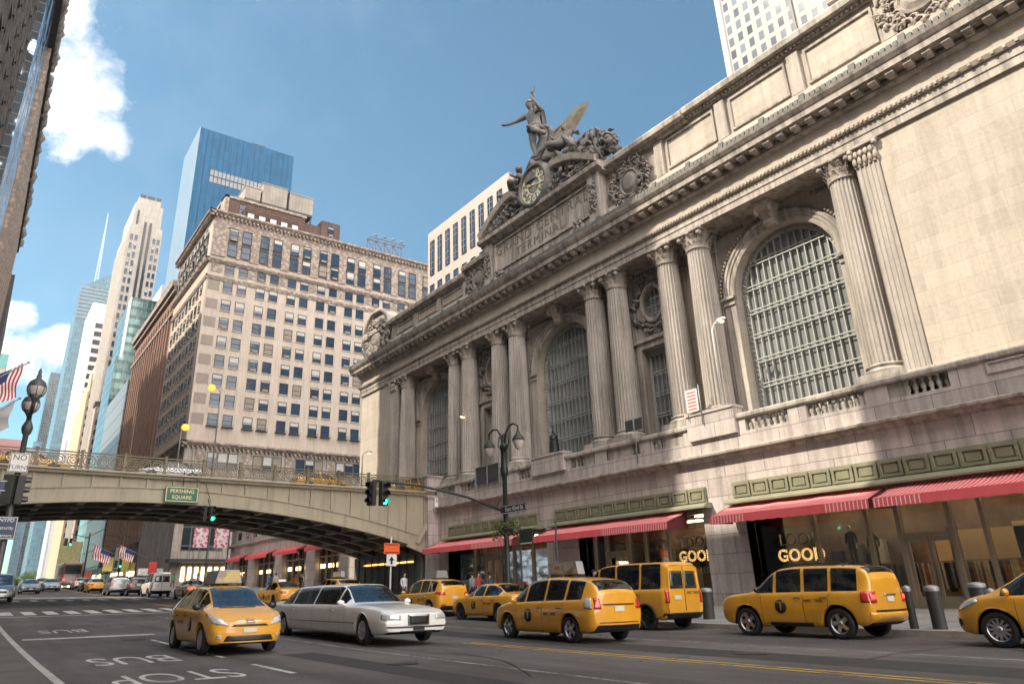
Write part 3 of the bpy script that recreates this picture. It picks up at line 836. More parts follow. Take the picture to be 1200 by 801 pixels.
# --- windows and wreaths between the column pairs
for y0, y1, yc in NAR:
    X = BX+.45
    g_ = MB(); g_.box(X+.1, X+.12, yc-1.25, yc+1.25, 9.3, 15.2); wn = g_.build('tall_window', M['win'], T); win_parent(wn)
    fr = MB()
    for i in range(7):
        y = yc-1.05+i*.35; fr.box(X-.06, X+.09, y-.028, y+.028, 9.3, 15.0)
    for k in range(5):
        z = 9.6+k*1.3; fr.box(X-.1, X-.061, yc-1.05, yc+1.05, z, z+.08); fr.box(X-.1, X-.061, yc-1.05, yc+1.05, z+.2, z+.28)
    for s_ in (-1, 1): fr.box(X-.04, X+.1, yc+s_*1.25, yc+s_*1.02, 9.3, 15.2)
    fr.box(X-.03, X+.1, yc-1.02, yc+1.02, 14.95, 15.2)
    fr.build('glazing_bars', M['winframe'], wn)
    sr = MB()
    for s_ in (-1, 1): sr.box(BX-.2, BX+.0, yc+s_*1.252, yc+s_*1.62, 9.3, 15.2)
    sr.box(BX-.2, BX, yc-1.62, yc+1.62, 15.2, 15.62); sr.box(BX-.34, BX, yc-1.75, yc+1.75, 15.62, 15.85)
    sr.build('window_surround', M['trim'], wn)
    # oval window
    ov = MB(); N = 28
    e0 = [(yc+.72*math.cos(2*PI*k/N), 18.05+1.05*math.sin(2*PI*k/N)) for k in range(N)]
    ov.face([(BX+.3, *p) for p in e0]); ow = ov.build('oval_window', M['win'], T); win_parent(ow)
    fr = MB()
    for dy in (-.36, 0, .36): fr.box(BX+.2, BX+.29, yc+dy-.03, yc+dy+.03, 18.05-1.0*math.sqrt(1-(dy/.72)**2), 18.05+1.0*math.sqrt(1-(dy/.72)**2))
    for dz in (-.6, -.1, .4): fr.box(BX+.18, BX+.199, yc-.7*math.sqrt(1-(dz/1.05)**2), yc+.7*math.sqrt(1-(dz/1.05)**2), 18.05+dz, 18.11+dz)
    fr.build('glazing_bars', M['winframe'], ow)
    rg = MB(); rows = []
    for dr, dx in ((1.0, .3), (1.0, -.15), (1.12, -.25), (1.3, -.22), (1.4, -.05), (1.75, -.03)):
        rows.append([(BX+dx, yc+(y_-yc)*dr, 18.05+(z_-18.05)*(1+(dr-1)*.75)) for y_, z_ in e0])
    rg.grid(rows, close=True); rg.build('oval_surround', M['trim'], ow)
    cv = MB(); q = random.Random(5)
    for k in range(190):
        t = q.uniform(0, 2*PI); rad = q.uniform(1.35, 2.1)
        y_, z_ = yc+.72*rad*1.15*math.cos(t), 18.0+1.05*rad*.98*math.sin(t)
        if abs(y_-yc) < 1.75 and 15.95 < z_ < 20.4: cv.lump((BX-.08, y_, z_), (.16+q.random()*.16, .10+q.random()*.16, .10+q.random()*.18), 6, 4, .35, q)
    cv.build('wreath_carving', M['carved'], ow, fix=False)
# --- carved cartouches on the attic
def carving(name, y0, y1, z0, z1, X, n, seed, mat, ring=True, big=.30):
    cv = MB(); q = random.Random(seed); yc, zc = (y0+y1)/2, (z0+z1)/2; hy, hz = (y1-y0)/2, (z1-z0)/2
    if ring:
        cv.lathe([(.01, 0)], (X, yc, zc), 4, axis='x') if False else None
        rows = []
        for dr, dx in ((0.01, -.42), (.25, -.38), (.40, -.22), (.44, -.34), (.52, -.30), (.56, 0)):
            rows.append([(X+dx, yc+hy*dr*math.cos(2*PI*k/20), zc+.1+hz*dr*1.1*math.sin(2*PI*k/20)) for k in range(20)])
        cv.grid(rows, close=True)
    for k in range(n):
        t = 2*PI*k/n+q.uniform(-.1, .1); rad = q.uniform(.56, 1.0)
        y_, z_ = yc+hy*rad*math.cos(t), zc+hz*rad*math.sin(t)
        s_ = q.uniform(.35, 1)*big
        cv.lump((X-.05-.2*q.random(), y_, z_), (s_*.9, s_*q.uniform(.5, 1.1), s_*q.uniform(.5, 1.3)), 7, 5, .3, q)
        if k % 3 == 0:   # curling scroll
            cv.tube([(X-.2-.15*math.sin(j*.6), y_+s_*1.4*math.cos(j*.8)*(1-j*.12), z_+s_*1.4*math.sin(j*.8)*(1-j*.12)) for j in range(7)], [.09*s_/.3*(1-j*.09) for j in range(7)], 6)
    return cv.build(name, mat, T, fix=False)
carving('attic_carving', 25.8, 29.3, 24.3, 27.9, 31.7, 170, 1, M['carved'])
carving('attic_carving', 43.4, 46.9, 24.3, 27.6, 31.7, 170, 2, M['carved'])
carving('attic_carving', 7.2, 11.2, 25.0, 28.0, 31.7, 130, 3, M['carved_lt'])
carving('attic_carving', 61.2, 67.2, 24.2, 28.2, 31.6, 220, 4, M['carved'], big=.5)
b_ = MB(); b_.prof_x([(61.6, 24), (61.4, 26.5), (62.0, 28.2), (63.4, 29.3), (65.4, 29.4), (66.8, 28.4), (67.3, 26.5), (67.2, 24)], 31.72, 33.5); b_.build('scrolled_end_block', M['carved_lt'], T)
b_ = MB(); b_.tube([(31.55, 61.3, 26.4), (31.5, 61.9, 28.2), (31.5, 63.4, 29.4), (31.5, 65.4, 29.5), (31.5, 66.9, 28.5), (31.5, 67.4, 26.5)], .22, 8); b_.build('scroll_rim', M['trim'], T)
# --- name tablet and broken pediment
tb = MB()
tb.box(31.15, 31.8, 30.1, 43.0, 24.0, 28.05)
for ya in (29.75, 42.35): tb.box(30.85, 31.8, ya, ya+1.1, 24.0, 28.0)
tb.prof_y([(31.8, 27.95), (30.9, 27.95), (30.8, 28.15), (30.45, 28.2), (30.4, 28.5), (30.6, 28.62), (31.8, 28.7)], 29.3, 43.8)
tb.box(31.02, 31.16, 30.95, 42.2, 25.2, 25.32); tb.box(31.02, 31.16, 30.95, 42.2, 27.55, 27.67); tb.box(31.02, 31.16, 30.95, 31.07, 25.32, 27.55); tb.box(31.02, 31.16, 42.08, 42.2, 25.32, 27.55)
tb.build('name_tablet', M['trim'], T)
letm = plain('cut_lettering', (.20, .17, .14), .9, local=False)
text('inscription', 'GRAND CENTRAL', 1.15, letm, T, (31.135, 36.55, 26.95), ((0, -1, 0), (0, 0, 1)), .02, sx=1.02, spacing=1.2)
text('inscription', 'TERMINAL', 1.05, letm, T, (31.135, 36.55, 25.95), ((0, -1, 0), (0, 0, 1)), .02, sx=1.02, spacing=1.2)
for ya, sd in ((30.35, 8), (42.9, 9)):
    cv = MB(); q = random.Random(sd)
    for k in range(40): cv.lump((30.8, ya+q.uniform(-.3, .3), 25.2+2.2*k/40), (.14, .16, .14), 6, 4, .3, q)
    cv.build('side_garland', M['carved'], T, fix=False)
pd = MB()
for s_ in (-1, 1):
    rows = []
    for k in range(13):
        t = k/12
        yy = 36.55+s_*(7.0-4.6*t); zz = 28.65+1.95*math.sin(t*PI/2)
        rows.append([(30.45, yy, zz-.0), (30.35, yy+s_*.1, zz+.42), (30.9, yy+s_*.1, zz+.56), (32.6, yy+s_*.1, zz+.56), (32.6, yy, zz), (31.0, yy, zz-.1)])
    pd.grid(rows, close=True); pd.face(rows[-1]); pd.face(rows[0])
    t_ = [(31.3, 36.55+s_*(7.0-4.6*k/12), 28.65+1.95*math.sin(k/12*PI/2)) for k in range(13)]
    pd.grid([t_, [(31.3, p[1], 28.6) for p in t_]])
pd.build('broken_pediment', M['carved_lt'], T)
cv = MB(); q = random.Random(12)
for k in range(420):
    yy = 36.55+q.uniform(-6.3, 6.3); top = 28.7+1.9*math.sin(min(1, (7-abs(yy-36.55))/4.6)*PI/2)
    if abs(yy-36.55) < 1.9: top = 29.0
    zz = q.uniform(28.75, max(28.9, top-.15)); s_ = q.uniform(.12, .28)
    cv.lump((31.15-q.random()*.4, yy, zz), (s_, s_*q.uniform(.6, 1.6), s_*q.uniform(.6, 1.5)), 7, 5, .35, q)
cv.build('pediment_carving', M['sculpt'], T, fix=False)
cv = MB(); q = random.Random(17)
for yy in (31.9, 41.4):
    for k in range(40): cv.lump((30.9-.2*q.random(), yy+q.uniform(-.45, .45), 24.1+q.uniform(0, 1.0)), (.22, .24, .2), 6, 4, .3, q)
cv.build('tablet_brackets', M['carved'], T, fix=False)

# ---------------------------------------------------------------- granite base
# shop openings: (y0, y1)
OPEN = [(-22, -8.0), (-5.0, 22.2), (24.7, 34.3), (37.4, 49.4)]
ZO = 5.05
bw = MB()
edges = [YE]+[v for o in OPEN for v in o]+[51.4]
y = YE
for a, b_ in OPEN:
    bw.box(DF, 34, y, a, -.2, ZO); y = b_
bw.box(DF, 34, y, 51.6, -.2, ZO)
bw.box(DF, 34, YE, 51.6, ZO, 7.3)
bw.box(DF+.05, 60, 51.6, 66.0, 6.6, 8.6)          # above the bridge mouth
bw.build('granite_base', M['granite'], T)
sc_ = MB()
sc_.prof_y([(34, 7.3), (30.92, 7.3), (30.75, 7.42), (30.72, 7.5), (30.52, 7.52), (30.5, 7.62), (30.62, 7.68), (34, 7.72)], YE, 51.6); sc_.build('string_course', M['trim'], T)
pp = MB(); pp.prof_y([(34, 7.7), (30.85, 7.7), (30.85, 8.45), (34, 8.45)], YE, 51.3); pp.build('parapet_plinth', M['granite'], T)
rl = MB(); rl.prof_y([(31.42, 9.1), (30.78, 9.1), (30.74, 9.16), (30.74, 9.3), (30.8, 9.38), (31.4, 9.38)], YE, 50.9)
bal_gaps = [(11.85, 14.3), (15.25, 18.0), (18.95, 21.3), (25.25, 27.5), (28.4, 31.2), (32.2, 34.5), (38.6, 40.0), (45.4, 47.4), (48.2, 50.2)]
rl.build('parapet_rail', M['trim'], T)
so = MB(); y = YE
for a, b_ in bal_gaps: so.box(30.86, 31.35, y, a, 8.45, 9.1); y = b_
so.box(30.86, 31.35, y, 50.9, 8.45, 9.1)
so.box(30.66, 31.4, 21.75, 24.75, 8.45, 9.75); so.box(30.60, 31.45, 21.7, 24.8, 9.75, 9.9)
so.box(30.66, 31.4, 34.9, 38.2, 8.45, 9.55); so.box(30.6, 31.45, 34.85, 38.25, 9.55, 9.68)
for k in range(8):
    y0 = -28+k*4.9
    so.box(30.80, 30.87, y0, y0+4.2, 8.6, 8.66); so.box(30.80, 30.87, y0, y0+4.2, 8.98, 9.04); so.box(30.80, 30.87, y0, y0+.07, 8.66, 8.98); so.box(30.80, 30.87, y0+4.13, y0+4.2, 8.66, 8.98)
so.build('parapet_wall', M['granite'], T)
for a, b_ in bal_gaps:
    bm_ = MB(); n = max(3, int((b_-a)/.30)); st = (b_-a)/n
    for i in range(n):
        bm_.lathe([(.10, 8.45), (.10, 8.52), (.06, 8.56), (.12, 8.70), (.115, 8.76), (.055, 8.92), (.05, 9.0), (.09, 9.04), (.09, 9.1)], (31.08, a+st*(i+.5), 0), 8)
    bm_.build('balusters', M['trim'], T, fix=False)
tf = MB(); tf.box(31.4, 34, 12, 62, 7.9, 8.3); tf.build('terrace_floor', M['trim'], T)

# ---------------------------------------------------------------- shopfronts
warm = emit('shop_ceiling_light', (1, .74, .44), 10)
pane = NT('shop_pane'); pane.b.inputs['Base Color'].default_value = (.5, .55, .55, 1)
_g = pane.add('ShaderNodeBsdfGlossy'); _g.inputs['Roughness'].default_value = .03; _g.inputs['Color'].default_value = (.9, .92, .95, 1)
_t = pane.add('ShaderNodeBsdfTransparent'); _t.inputs['Color'].default_value = (.86, .88, .86, 1)
_f = pane.add('ShaderNodeFresnel'); _f.inputs['IOR'].default_value = 1.5
_fa = pane.add('ShaderNodeMath', operation='MULTIPLY_ADD'); pane.lk(_f.outputs[0], _fa.inputs[0]); _fa.inputs[1].default_value = .75; _fa.inputs[2].default_value = .04
_m = pane.add('ShaderNodeMixShader'); pane.lk(_fa.outputs[0], _m.inputs[0]); pane.lk(_t.outputs[0], _m.inputs[1]); pane.lk(_g.outputs[0], _m.inputs[2]); pane.lk(_m.outputs[0], pane.out.inputs[0])
M['pane'] = pane.m
cloth_mats = [plain('cloth_'+n_, c_, .9, 0, .3, 6) for n_, c_ in (('black', (.02, .02, .022)), ('navy', (.03, .04, .09)), ('grey', (.14, .14, .15)), ('cream', (.50, .45, .36)), ('rust', (.3, .1, .05)))]
def shop_room(y0, y1):
    zf = zg((y0+y1)/2)+.3
    rm = MB(); X0, X1 = 31.9, 37
    rm.face([(X1, y0, zf), (X1, y1, zf), (X1, y1, ZO), (X1, y0, ZO)])
    for y in (y0, y1): rm.face([(X0-.9, y, zf-.4), (X1, y, zf-.4), (X1, y, ZO), (X0-.9, y, ZO)])
    rm.face([(X0-.9, y0, ZO-.02), (X1, y0, ZO-.02), (X1, y1, ZO-.02), (X0-.9, y1, ZO-.02)])
    rm.face([(X0-1.0, y0, zf-.02), (X1, y0, zf-.02), (X1, y1, zf-.02), (X0-1.0, y1, zf-.02)])
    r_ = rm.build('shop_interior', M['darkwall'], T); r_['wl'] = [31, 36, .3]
    lt = MB(); k = y0+1
    while k < y1-.8:
        lt.box(33.4, 33.6, k, k+1.5, ZO-.14, ZO-.06); lt.box(35.8, 35.95, k, k+1.5, ZO-.14, ZO-.06); k += 3.0
    lt.build('ceiling_lights', warm, r_)
    rk = MB(); q = random.Random(int(y0))
    k = y0+.8
    while k < y1-1:
        rk.m = q.randrange(5); w_ = q.uniform(.05, .12)
        rk.box(35.2+q.random()*.1, 35.75, k, k+w_, zf+q.uniform(.5, .9), zf+1.75); k += w_+.03
        if q.random() < .06: k += 1.0
    rk.m = 2; rk.tube([(35.45, y0+.7, zf+1.8), (35.45, y1-.6, zf+1.8)], .02, 5); rk.box(35.42, 35.48, y0+.7, y0+.75, zf, zf+1.8); rk.build('clothes_rack', cloth_mats, r_)
    rk = MB(); k = y0+.6
    while k < y1-1:
        rk.m = q.randrange(5); rk.box(36.5, 36.9, k, k+q.uniform(.3, .7), zf+q.uniform(1.7, 2.3), zf+q.uniform(2.5, 3.3)); k += 1.1
    rk.build('wall_stock', cloth_mats, r_)
    return r_
def shopfront(y0, y1, doors, seps):
    "a thing's part: frame (> panes), doors"
    zf = zg((y0+y1)/2)+.28
    fr = MB(); X = 31.55
    fr.box(X-.12, X+.12, y0, y1, zf-.1, zf+.45); fr.box(X-.10, X+.10, y0, y1, ZO-.18, ZO-.02)
    for y in seps: fr.box(X-.13, X+.1, y-.07, y+.07, zf+.45, ZO-.18)
    for a, b_ in doors:
        for y in (a, b_): fr.box(X-.16, X+.14, y-.09, y+.09, zf+.001, ZO-.18)
        fr.box(X-.14, X+.1, a, b_, zf+2.7, zf+2.84)
    f_ = fr.build('shopfront_frame', M['tan'], T); f_['wl'] = [31, 36, .3]
    es = sorted(set([y0, y1]+list(seps)+[v for d in doors for v in d]))
    for a, b_ in zip(es[:-1], es[1:]):
        if b_-a < .4: continue
        dd = any(abs(a-d[0]) < .01 for d in doors)
        g_ = MB(); g_.box(X-.01, X+.01, a+.08, b_-.08, (zf+2.85) if dd else zf+.46, ZO-.19); g_.build('shop_window', M['pane'], f_)
        if dd:
            m_ = (a+b_)/2
            for p, q in ((a+.1, m_-.02), (m_+.02, b_-.1)):
                dm = MB(); dm.box(X-.04, X+.04, p, p+.12, zf, zf+2.68); dm.box(X-.04, X+.04, q-.12, q, zf, zf+2.68); dm.box(X-.04, X+.04, p+.12, q-.12, zf, zf+.25); dm.box(X-.04, X+.04, p+.12, q-.12, zf+2.5, zf+2.68)
                dm.box(X-.12, X-.08, (q-.18) if p < m_-.5 else p+.06, (q-.14) if p < m_-.5 else p+.10, zf+.8, zf+1.6)
                d_ = dm.build('shop_door', M['tan'], f_)
    return f_
SHOPS = [(OPEN[1], [(13.35, 15.3), (2.0, 4.0)], [-2, 6.5, 10.6, 12.2, 16.6, 19.0]), (OPEN[2], [(30.6, 32.4)], [27.6, 29.3, 33.4]), (OPEN[3], [(43.2, 45.0)], [39.5, 41.6, 46.5]), (OPEN[0], [(-15, -13)], [-18, -11])]
for (a, b_), d_, s_ in SHOPS: shop_room(a, b_); shopfront(a, b_, d_, s_)
# warm panels where the shops show bright: lamplight put into the wall colour
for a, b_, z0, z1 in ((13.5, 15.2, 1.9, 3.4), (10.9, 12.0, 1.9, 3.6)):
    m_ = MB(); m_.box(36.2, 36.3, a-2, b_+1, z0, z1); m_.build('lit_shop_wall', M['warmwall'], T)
# panelled fascia above each shop
for a, b_ in ((-24, 22.6), (24.3, 36.3), (38.0, 49.2)):
    fp = MB(); fp.box(30.88, 31.0, a, b_, 5.26, 6.08); fp.prof_y([(31, 5.0), (30.35, 5.0), (30.35, 5.08), (30.5, 5.2), (30.62, 5.262), (31, 5.262)], a-.25, b_+.25)
    fo = fp.build('shop_fascia', M['olive'], T); fo['wl'] = [31, 36, .3]
    n = int((b_-a)/1.02); st = (b_-a)/n
    q = MB()
    for i in range(n):
        p, r_ = a+i*st+.04, a+(i+1)*st-.04
        for z0, z1, ya, yb in ((5.33, 5.45, p, r_), (5.90, 6.02, p, r_), (5.45, 5.9, p, p+.12), (5.45, 5.9, r_-.12, r_)):
            q.box(30.80, 30.879, ya, yb, z0, z1)
        q.box(30.84, 30.879, p+.2, r_-.2, 5.5, 5.85)
    q.build('fascia_panels', M['olive'], fo, bevel=.012)
# awnings
AW = [(15.2, 22.9, 0), (4.6, 15.0, 0), (-6, 4.4, 0), (25.6, 36.6, 1), (38.8, 50.4, 1)]
for a, b_, kind in AW:
    m_ = MB(); zb, zf_ = 4.98, 4.40; xb, xf = 30.85, 29.25
    nn_ = int((b_-a)/.4); qq = random.Random(int(a*7)+40); m_.smooth = True
    sg_ = [qq.uniform(.0, .05)+.05*abs(math.sin(PI*(b_-a)*i/nn_/2.4)) for i in range(nn_+1)]
    m_.grid([[(xb+(xf-xb)*u, a+(b_-a)*i/nn_, zb+(zf_-zb)*u-sg_[i]*math.sin(PI*min(1, u*1.1))*.9) for i in range(nn_+1)] for u in (0, .2, .4, .6, .8, 1)])
    aw = m_.build('awning', M['awning'] if not kind else M['awning'], T); aw['wl'] = [31, 36, .3]
    m_ = MB()
    n = int((b_-a)/.25)
    m_.grid([[(xf-.01, a+(b_-a)*i/n, zf_) for i in range(n+1)], [(xf-.03-.015*(i % 2), a+(b_-a)*i/n, zf_-.36-.03*(i % 2)) for i in range(n+1)]])
    v_ = m_.build('valance', M['awning_plain'], aw)
    m_ = MB()
    for ye in ((a, a+1.9), (b_-1.9, b_)) if not kind else ((a, a+4.8),):
        m_.grid([[(xf-.05, ye[0], zf_-.02), (xf-.05, ye[1], zf_-.02)], [(xf-.08, ye[0], zf_-.37), (xf-.08, ye[1], zf_-.37)]])
    m_.build('striped_valance', M['awning'], aw)
    m_ = MB()
    for y in (a+.05, b_-.05):
        m_.tube([(xb, y, zb-.3), (xf+.05, y, zf_-.04)], .02, 6)
        m_.face([(xb, y, zb), (xf, y, zf_), (xf, y, zf_-.36), (xb, y, zf_-.30)])
    m_.tube([(xf+.03, a, zf_-.03), (xf+.03, b_, zf_-.03)], .025, 6)
    m_.build('awning_frame', plain('dark_red_canvas', (.12, .015, .02), .8, local=False), aw)
# marquee letters behind the glass
def marquee(y, z):
    for i, (s_, m_) in enumerate((('LOOK', None), ('GOOD', 1), ('FOR LESS', None))):
        t = thing('marquee_letters', None, None, (31.75, y, z-i*.70))
        tag(t, {0: 'unlit grey letters reading LOOK at the top of the sign in the %s shop window' % ('eastern' if y < 23 else 'middle'),
                1: 'bulb-lit letters reading GOOD in the %s shop window' % ('eastern' if y < 23 else 'middle'),
                2: 'unlit letters reading FOR LESS at the foot of the sign in the %s shop window' % ('eastern' if y < 23 else 'middle')}[i], 'sign', 'marquee words in the shop windows')
        sz = .74 if i < 2 else .42
        cu = text('letter_face', s_, sz, plain('letter_steel', (.55, .50, .46), .5) if not m_ else plain('letter_box', (.12, .07, .03), .5), None, (0, 0, 0), ((0, -1, 0), (0, 0, 1)), .03, spacing=1.05)
        cu.parent = t
        if m_:
            ed = cu.data; bl = MB(); seen = []
            for e_ in ed.edges:
                a, b_ = ed.vertices[e_.vertices[0]].co, ed.vertices[e_.vertices[1]].co
                if abs(a.x-b_.x) > .01 or a.x > 0: continue
                L_ = (a-b_).length; k = max(1, int(L_/.07))
                for j in range(k+1):
                    p = a.lerp(b_, j/k)
                    if all((p-s).length > .062 for s in seen): seen.append(p.copy())
            for p in seen: bl.blob((p.x-.02, p.y, p.z), (.022, .022, .022), 6, 4)
            bl.build('bulbs', M['bulb'], t, loc=(0, 0, 0), fix=False)
marquee(20.05, 3.22); marquee(26.0, 3.45)
# ---------------------------------------------------------------- low wing beyond the bridge
AN = thing('terminal_annex', 'low stone wing of the terminal beyond the bridge, with maroon shop awnings', 'building', (31, 85, 1.5), world=True)
a_ = MB()
az = 10.6
bays = [(70, 76.5), (79, 86.5), (89, 97), (99.5, 105.5)]
y = 64.5
for p, q in bays: a_.box(31, 34, y, p, 0, 6.2); y = q
a_.box(31, 34, y, 108, 0, 6.2); a_.box(31, 60, 64.5, 108, 6.2, az-.6); a_.box(34, 60, 107, 108, 0, 6.2)
a_.build('wall', M['granite'], AN)
a_ = MB(); a_.prof_y([(34, 7.6), (30.8, 7.6), (30.6, 7.8), (30.6, 7.95), (34, 8.1)], 64.5, 108.3); a_.prof_y([(34, az-.6), (30.7, az-.6), (30.4, az-.3), (30.4, az-.1), (34, az)], 64.5, 108.5); a_.build('cornice', M['trim'], AN)
for p, q in bays:
    w_ = MB(); w_.box(31.8, 31.85, p, q, zg(p)+.3, 6.2); sw = w_.build('shop_window', M['carglass'], AN); sw['wl'] = [31, 85, 1.5]
    w_ = MB()
    for k in range(5): w_.box(31.6, 31.79, p+(q-p)*k/4-.08, p+(q-p)*k/4+.08, zg(p)+.3, 6.19)
    w_.box(31.6, 31.79, p, q, 5.0, 5.15); w_.build('window_frame', M['tan'], sw)
    w_ = MB()
    for k in range(3): w_.box(31.7, 31.78, p+1+(q-p)*k/3, p+2.2+(q-p)*k/3, 3.9, 4.3)
    w_.build('lit_display', M['glow2'], sw)
    w_ = MB(); w_.grid([[(31, p-.2, 6.5), (31, q+.2, 6.5)], [(29.8, p-.2, 6.0), (29.8, q+.2, 6.0)], [(29.8, p-.2, 5.6), (29.8, q+.2, 5.6)]]); w_.build('awning', M['awning_plain'], AN)
for k in range(12):
    w_ = MB(); y = 67+k*3.3; w_.box(30.93, 31.0, y, y+1.3, 8.5, 9.5); w_.build('small_window', M['carglass'], AN)
# ------------------------------------------------------------------ the viaduct
YB0, YB1, ZD = 51.5, 64.2, 8.92
BR = thing('road_bridge', 'beige riveted steel arch bridge carrying a road over the street, with scrolled railings', 'bridge', (10, 58, .9), world=True)
def arch_z(x): return 7.12-.0066*(x-10)**2
XA, XB = -9.5, 30.3
xs = [XA+(XB-XA)*i/48 for i in range(49)]
for k, yy in enumerate((YB0, YB0+3.2, YB0+6.3, YB0+9.4, YB1)):
    m_ = MB(); o = -1 if k == 0 else 1
    # arch rib: plate and flanges
    m_.grid([[(x, yy-.06, arch_z(x)), (x, yy-.06, arch_z(x)+.88), (x, yy+.14, arch_z(x)+.88), (x, yy+.14, arch_z(x))] for x in xs], close=True)
    m_.grid([[(x, yy-.22, arch_z(x)-.05), (x, yy-.22, arch_z(x)+.05), (x, yy+.28, arch_z(x)+.05), (x, yy+.28, arch_z(x)-.05)] for x in xs], close=True)
    m_.grid([[(x, yy-.12, arch_z(x)+.86), (x, yy-.12, arch_z(x)+.93), (x, yy+.2, arch_z(x)+.93), (x, yy+.2, arch_z(x)+.86)] for x in xs], close=True)
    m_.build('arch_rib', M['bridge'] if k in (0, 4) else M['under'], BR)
    if k in (0, 4):
        m_ = MB()
        # spandrel plate with stiffeners
        m_.grid([[(x, yy+.02, arch_z(x)+.93), (x, yy+.02, ZD-.3)] for x in xs if arch_z(x)+.93 < ZD-.3])
        i = 0; x = XA+.6
        while x < XB:
            zb = arch_z(x)+.93
            if zb < ZD-.5: m_.box(x-.04, x+.04, yy-.12, yy+.02, zb, ZD-.3)
            x += 1.62
        m_.build('spandrel_plate', M['bridge'], BR)
        rv = MB(); x = XA
        while x < XB:
            for dz in (.10, .80): rv.blob((x, yy-.075, arch_z(x)+dz), (.03, .02, .03), 5, 3)
            x += .24
        rv.build('rivets', M['bridge'], BR, fix=False)
m_ = MB(); m_.prof_x([(YB0+.02, ZD-.3), (YB0-.22, ZD-.3), (YB0-.26, ZD-.22), (YB0-.26, ZD-.14), (YB0-.42, ZD-.1), (YB0-.42, ZD+.02), (YB1+.42, ZD+.02), (YB1+.42, ZD-.12), (YB1, ZD-.3)], -60, 33.5); m_.build('deck_slab', M['bridge'], BR)
m_ = MB(); m_.face([(x, y, ZD+.03) for x, y in ((-60, YB0), (33.5, YB0), (33.5, YB1), (-60, YB1))]); m_.build('deck_road', M['asphalt'], BR)
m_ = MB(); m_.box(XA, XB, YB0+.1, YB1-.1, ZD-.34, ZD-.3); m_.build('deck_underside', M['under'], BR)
x = XA+.9
while x < XB:
    m_ = MB(); z = arch_z(x)+.12
    m_.box(x-.09, x+.09, YB0+.15, YB1-.1, z, z+.42); m_.box(x-.2, x+.2, YB0+.15, YB1-.1, z-.04, z); m_.build('cross_beam', M['rib'], BR); x += 2.35
m_ = MB()
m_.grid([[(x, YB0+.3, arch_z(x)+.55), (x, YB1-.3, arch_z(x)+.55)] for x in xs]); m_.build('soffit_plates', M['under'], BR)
m_ = MB()
for i in range(8):
    x = XA+1+i*4.7
    m_.bar((x, YB0+.4, arch_z(x)+.3), (x+2.35, YB0+3.1, arch_z(x+2.35)+.3), .12); m_.bar((x+2.35, YB0+.4, arch_z(x+2.35)+.3), (x, YB0+3.1, arch_z(x)+.3), .12)
m_.build('wind_bracing', M['rib'], BR)
# abutments
m_ = MB(); m_.box(30.3, 33.2, YB0-.1, YB1+.2, -.2, ZD-.32); m_.box(29.95, 30.3, YB0+.4, YB1, -.2, 4.3); m_.build('abutment', M['under'], BR)
m_ = MB(); m_.box(30.05, 31.25, YB0-.55, YB0-.1, 0, ZD-.5); m_.box(29.95, 31.3, YB0-.65, YB0-.1, 0, 1.4); m_.box(29.95, 31.3, YB0-.62, YB0-.1, ZD-.5, ZD-.3); m_.box(29.9, 31.3, YB0-.6, YB0+.4, ZD+.02, ZD+1.15); m_.box(29.8, 31.4, YB0-.7, YB0+.5, ZD+1.15, ZD+1.3)
m_.build('stone_pier', M['granite'], BR)
m_ = MB(); m_.box(-12, XA+.1, YB0-.1, YB1+.2, -.2, ZD-.32); m_.build('abutment', M['granite'], BR)
m_ = MB(); m_.bar((29.2, YB0-.3, 4.9), (30.15, YB0-.3, 6.4), .16, .3); m_.bar((28.4, YB0-.15, 4.85), (30.0, YB0-.15, 4.3), .2, .4); m_.build('arch_shoe', M['bridge'], BR)
# dark glazed entrances under the arch
m_ = MB()
for k in range(9): m_.box(29.84, 29.94, 52.6+k*1.3, 52.75+k*1.3, .8, 4.1)
m_.box(29.84, 29.93, 52.5, 63.2, 3.3, 3.42); m_.build('entrance_frames', M['darkmetal'], BR)
m_ = MB(); m_.box(29.86, 29.9, 53, 62, 3.55, 3.66); m_.build('entrance_lights', emit('amber_strip', (1, .45, .1), 1.6), BR)
# railing panels
def rail_panel():
    m_ = MB(); W = 2.36
    m_.box(-W/2, W/2, -.05, .05, .98, 1.05); m_.box(-W/2, W/2, -.04, .04, .10, .16); m_.box(-W/2, W/2, -.03, .03, .84, .88)
    def ring(cx, cz, r, t=.032, n=14):
        m_.grid([[(cx+(r-t)*math.cos(2*PI*k/n), -.02, cz+(r-t)*math.sin(2*PI*k/n)), (cx+(r+t)*math.cos(2*PI*k/n), -.02, cz+(r+t)*math.sin(2*PI*k/n)), (cx+(r+t)*math.cos(2*PI*k/n), .02, cz+(r+t)*math.sin(2*PI*k/n)), (cx+(r-t)*math.cos(2*PI*k/n), .02, cz+(r-t)*math.sin(2*PI*k/n))] for k in range(n+1)], close=True)
    for cx in (-.8, 0, .8):
        ring(cx, .5, .33); ring(cx, .5, .20); m_.box(cx-.04, cx+.04, -.03, .03, .46, .54)
        for k in range(4):
            t = PI/4+PI/2*k; m_.bar((cx+.04*math.cos(t), 0, .5+.04*math.sin(t)), (cx+.33*math.cos(t), 0, .5+.33*math.sin(t)), .03)
    for cx in (-1.13, -.4, .4, 1.13):
        for cz in (.27, .73): ring(cx, cz, .09, .018, 8)
        m_.bar((cx, 0, .36), (cx, 0, .64), .03)
    return m_.build('railing_panel', M['rail'], BR, loc=(0, 0, 0), fix=False)
def rail_post():
    m_ = MB(); m_.box(-.08, .08, -.09, .09, 0, 1.1); m_.box(-.11, .11, -.12, .12, 1.1, 1.16); m_.box(-.11, .11, -.12, .12, 0, .12)
    return m_.build('railing_post', M['rail'], BR, loc=(0, 0, 0))
P0, Q0 = rail_panel(), rail_post()
i = 0
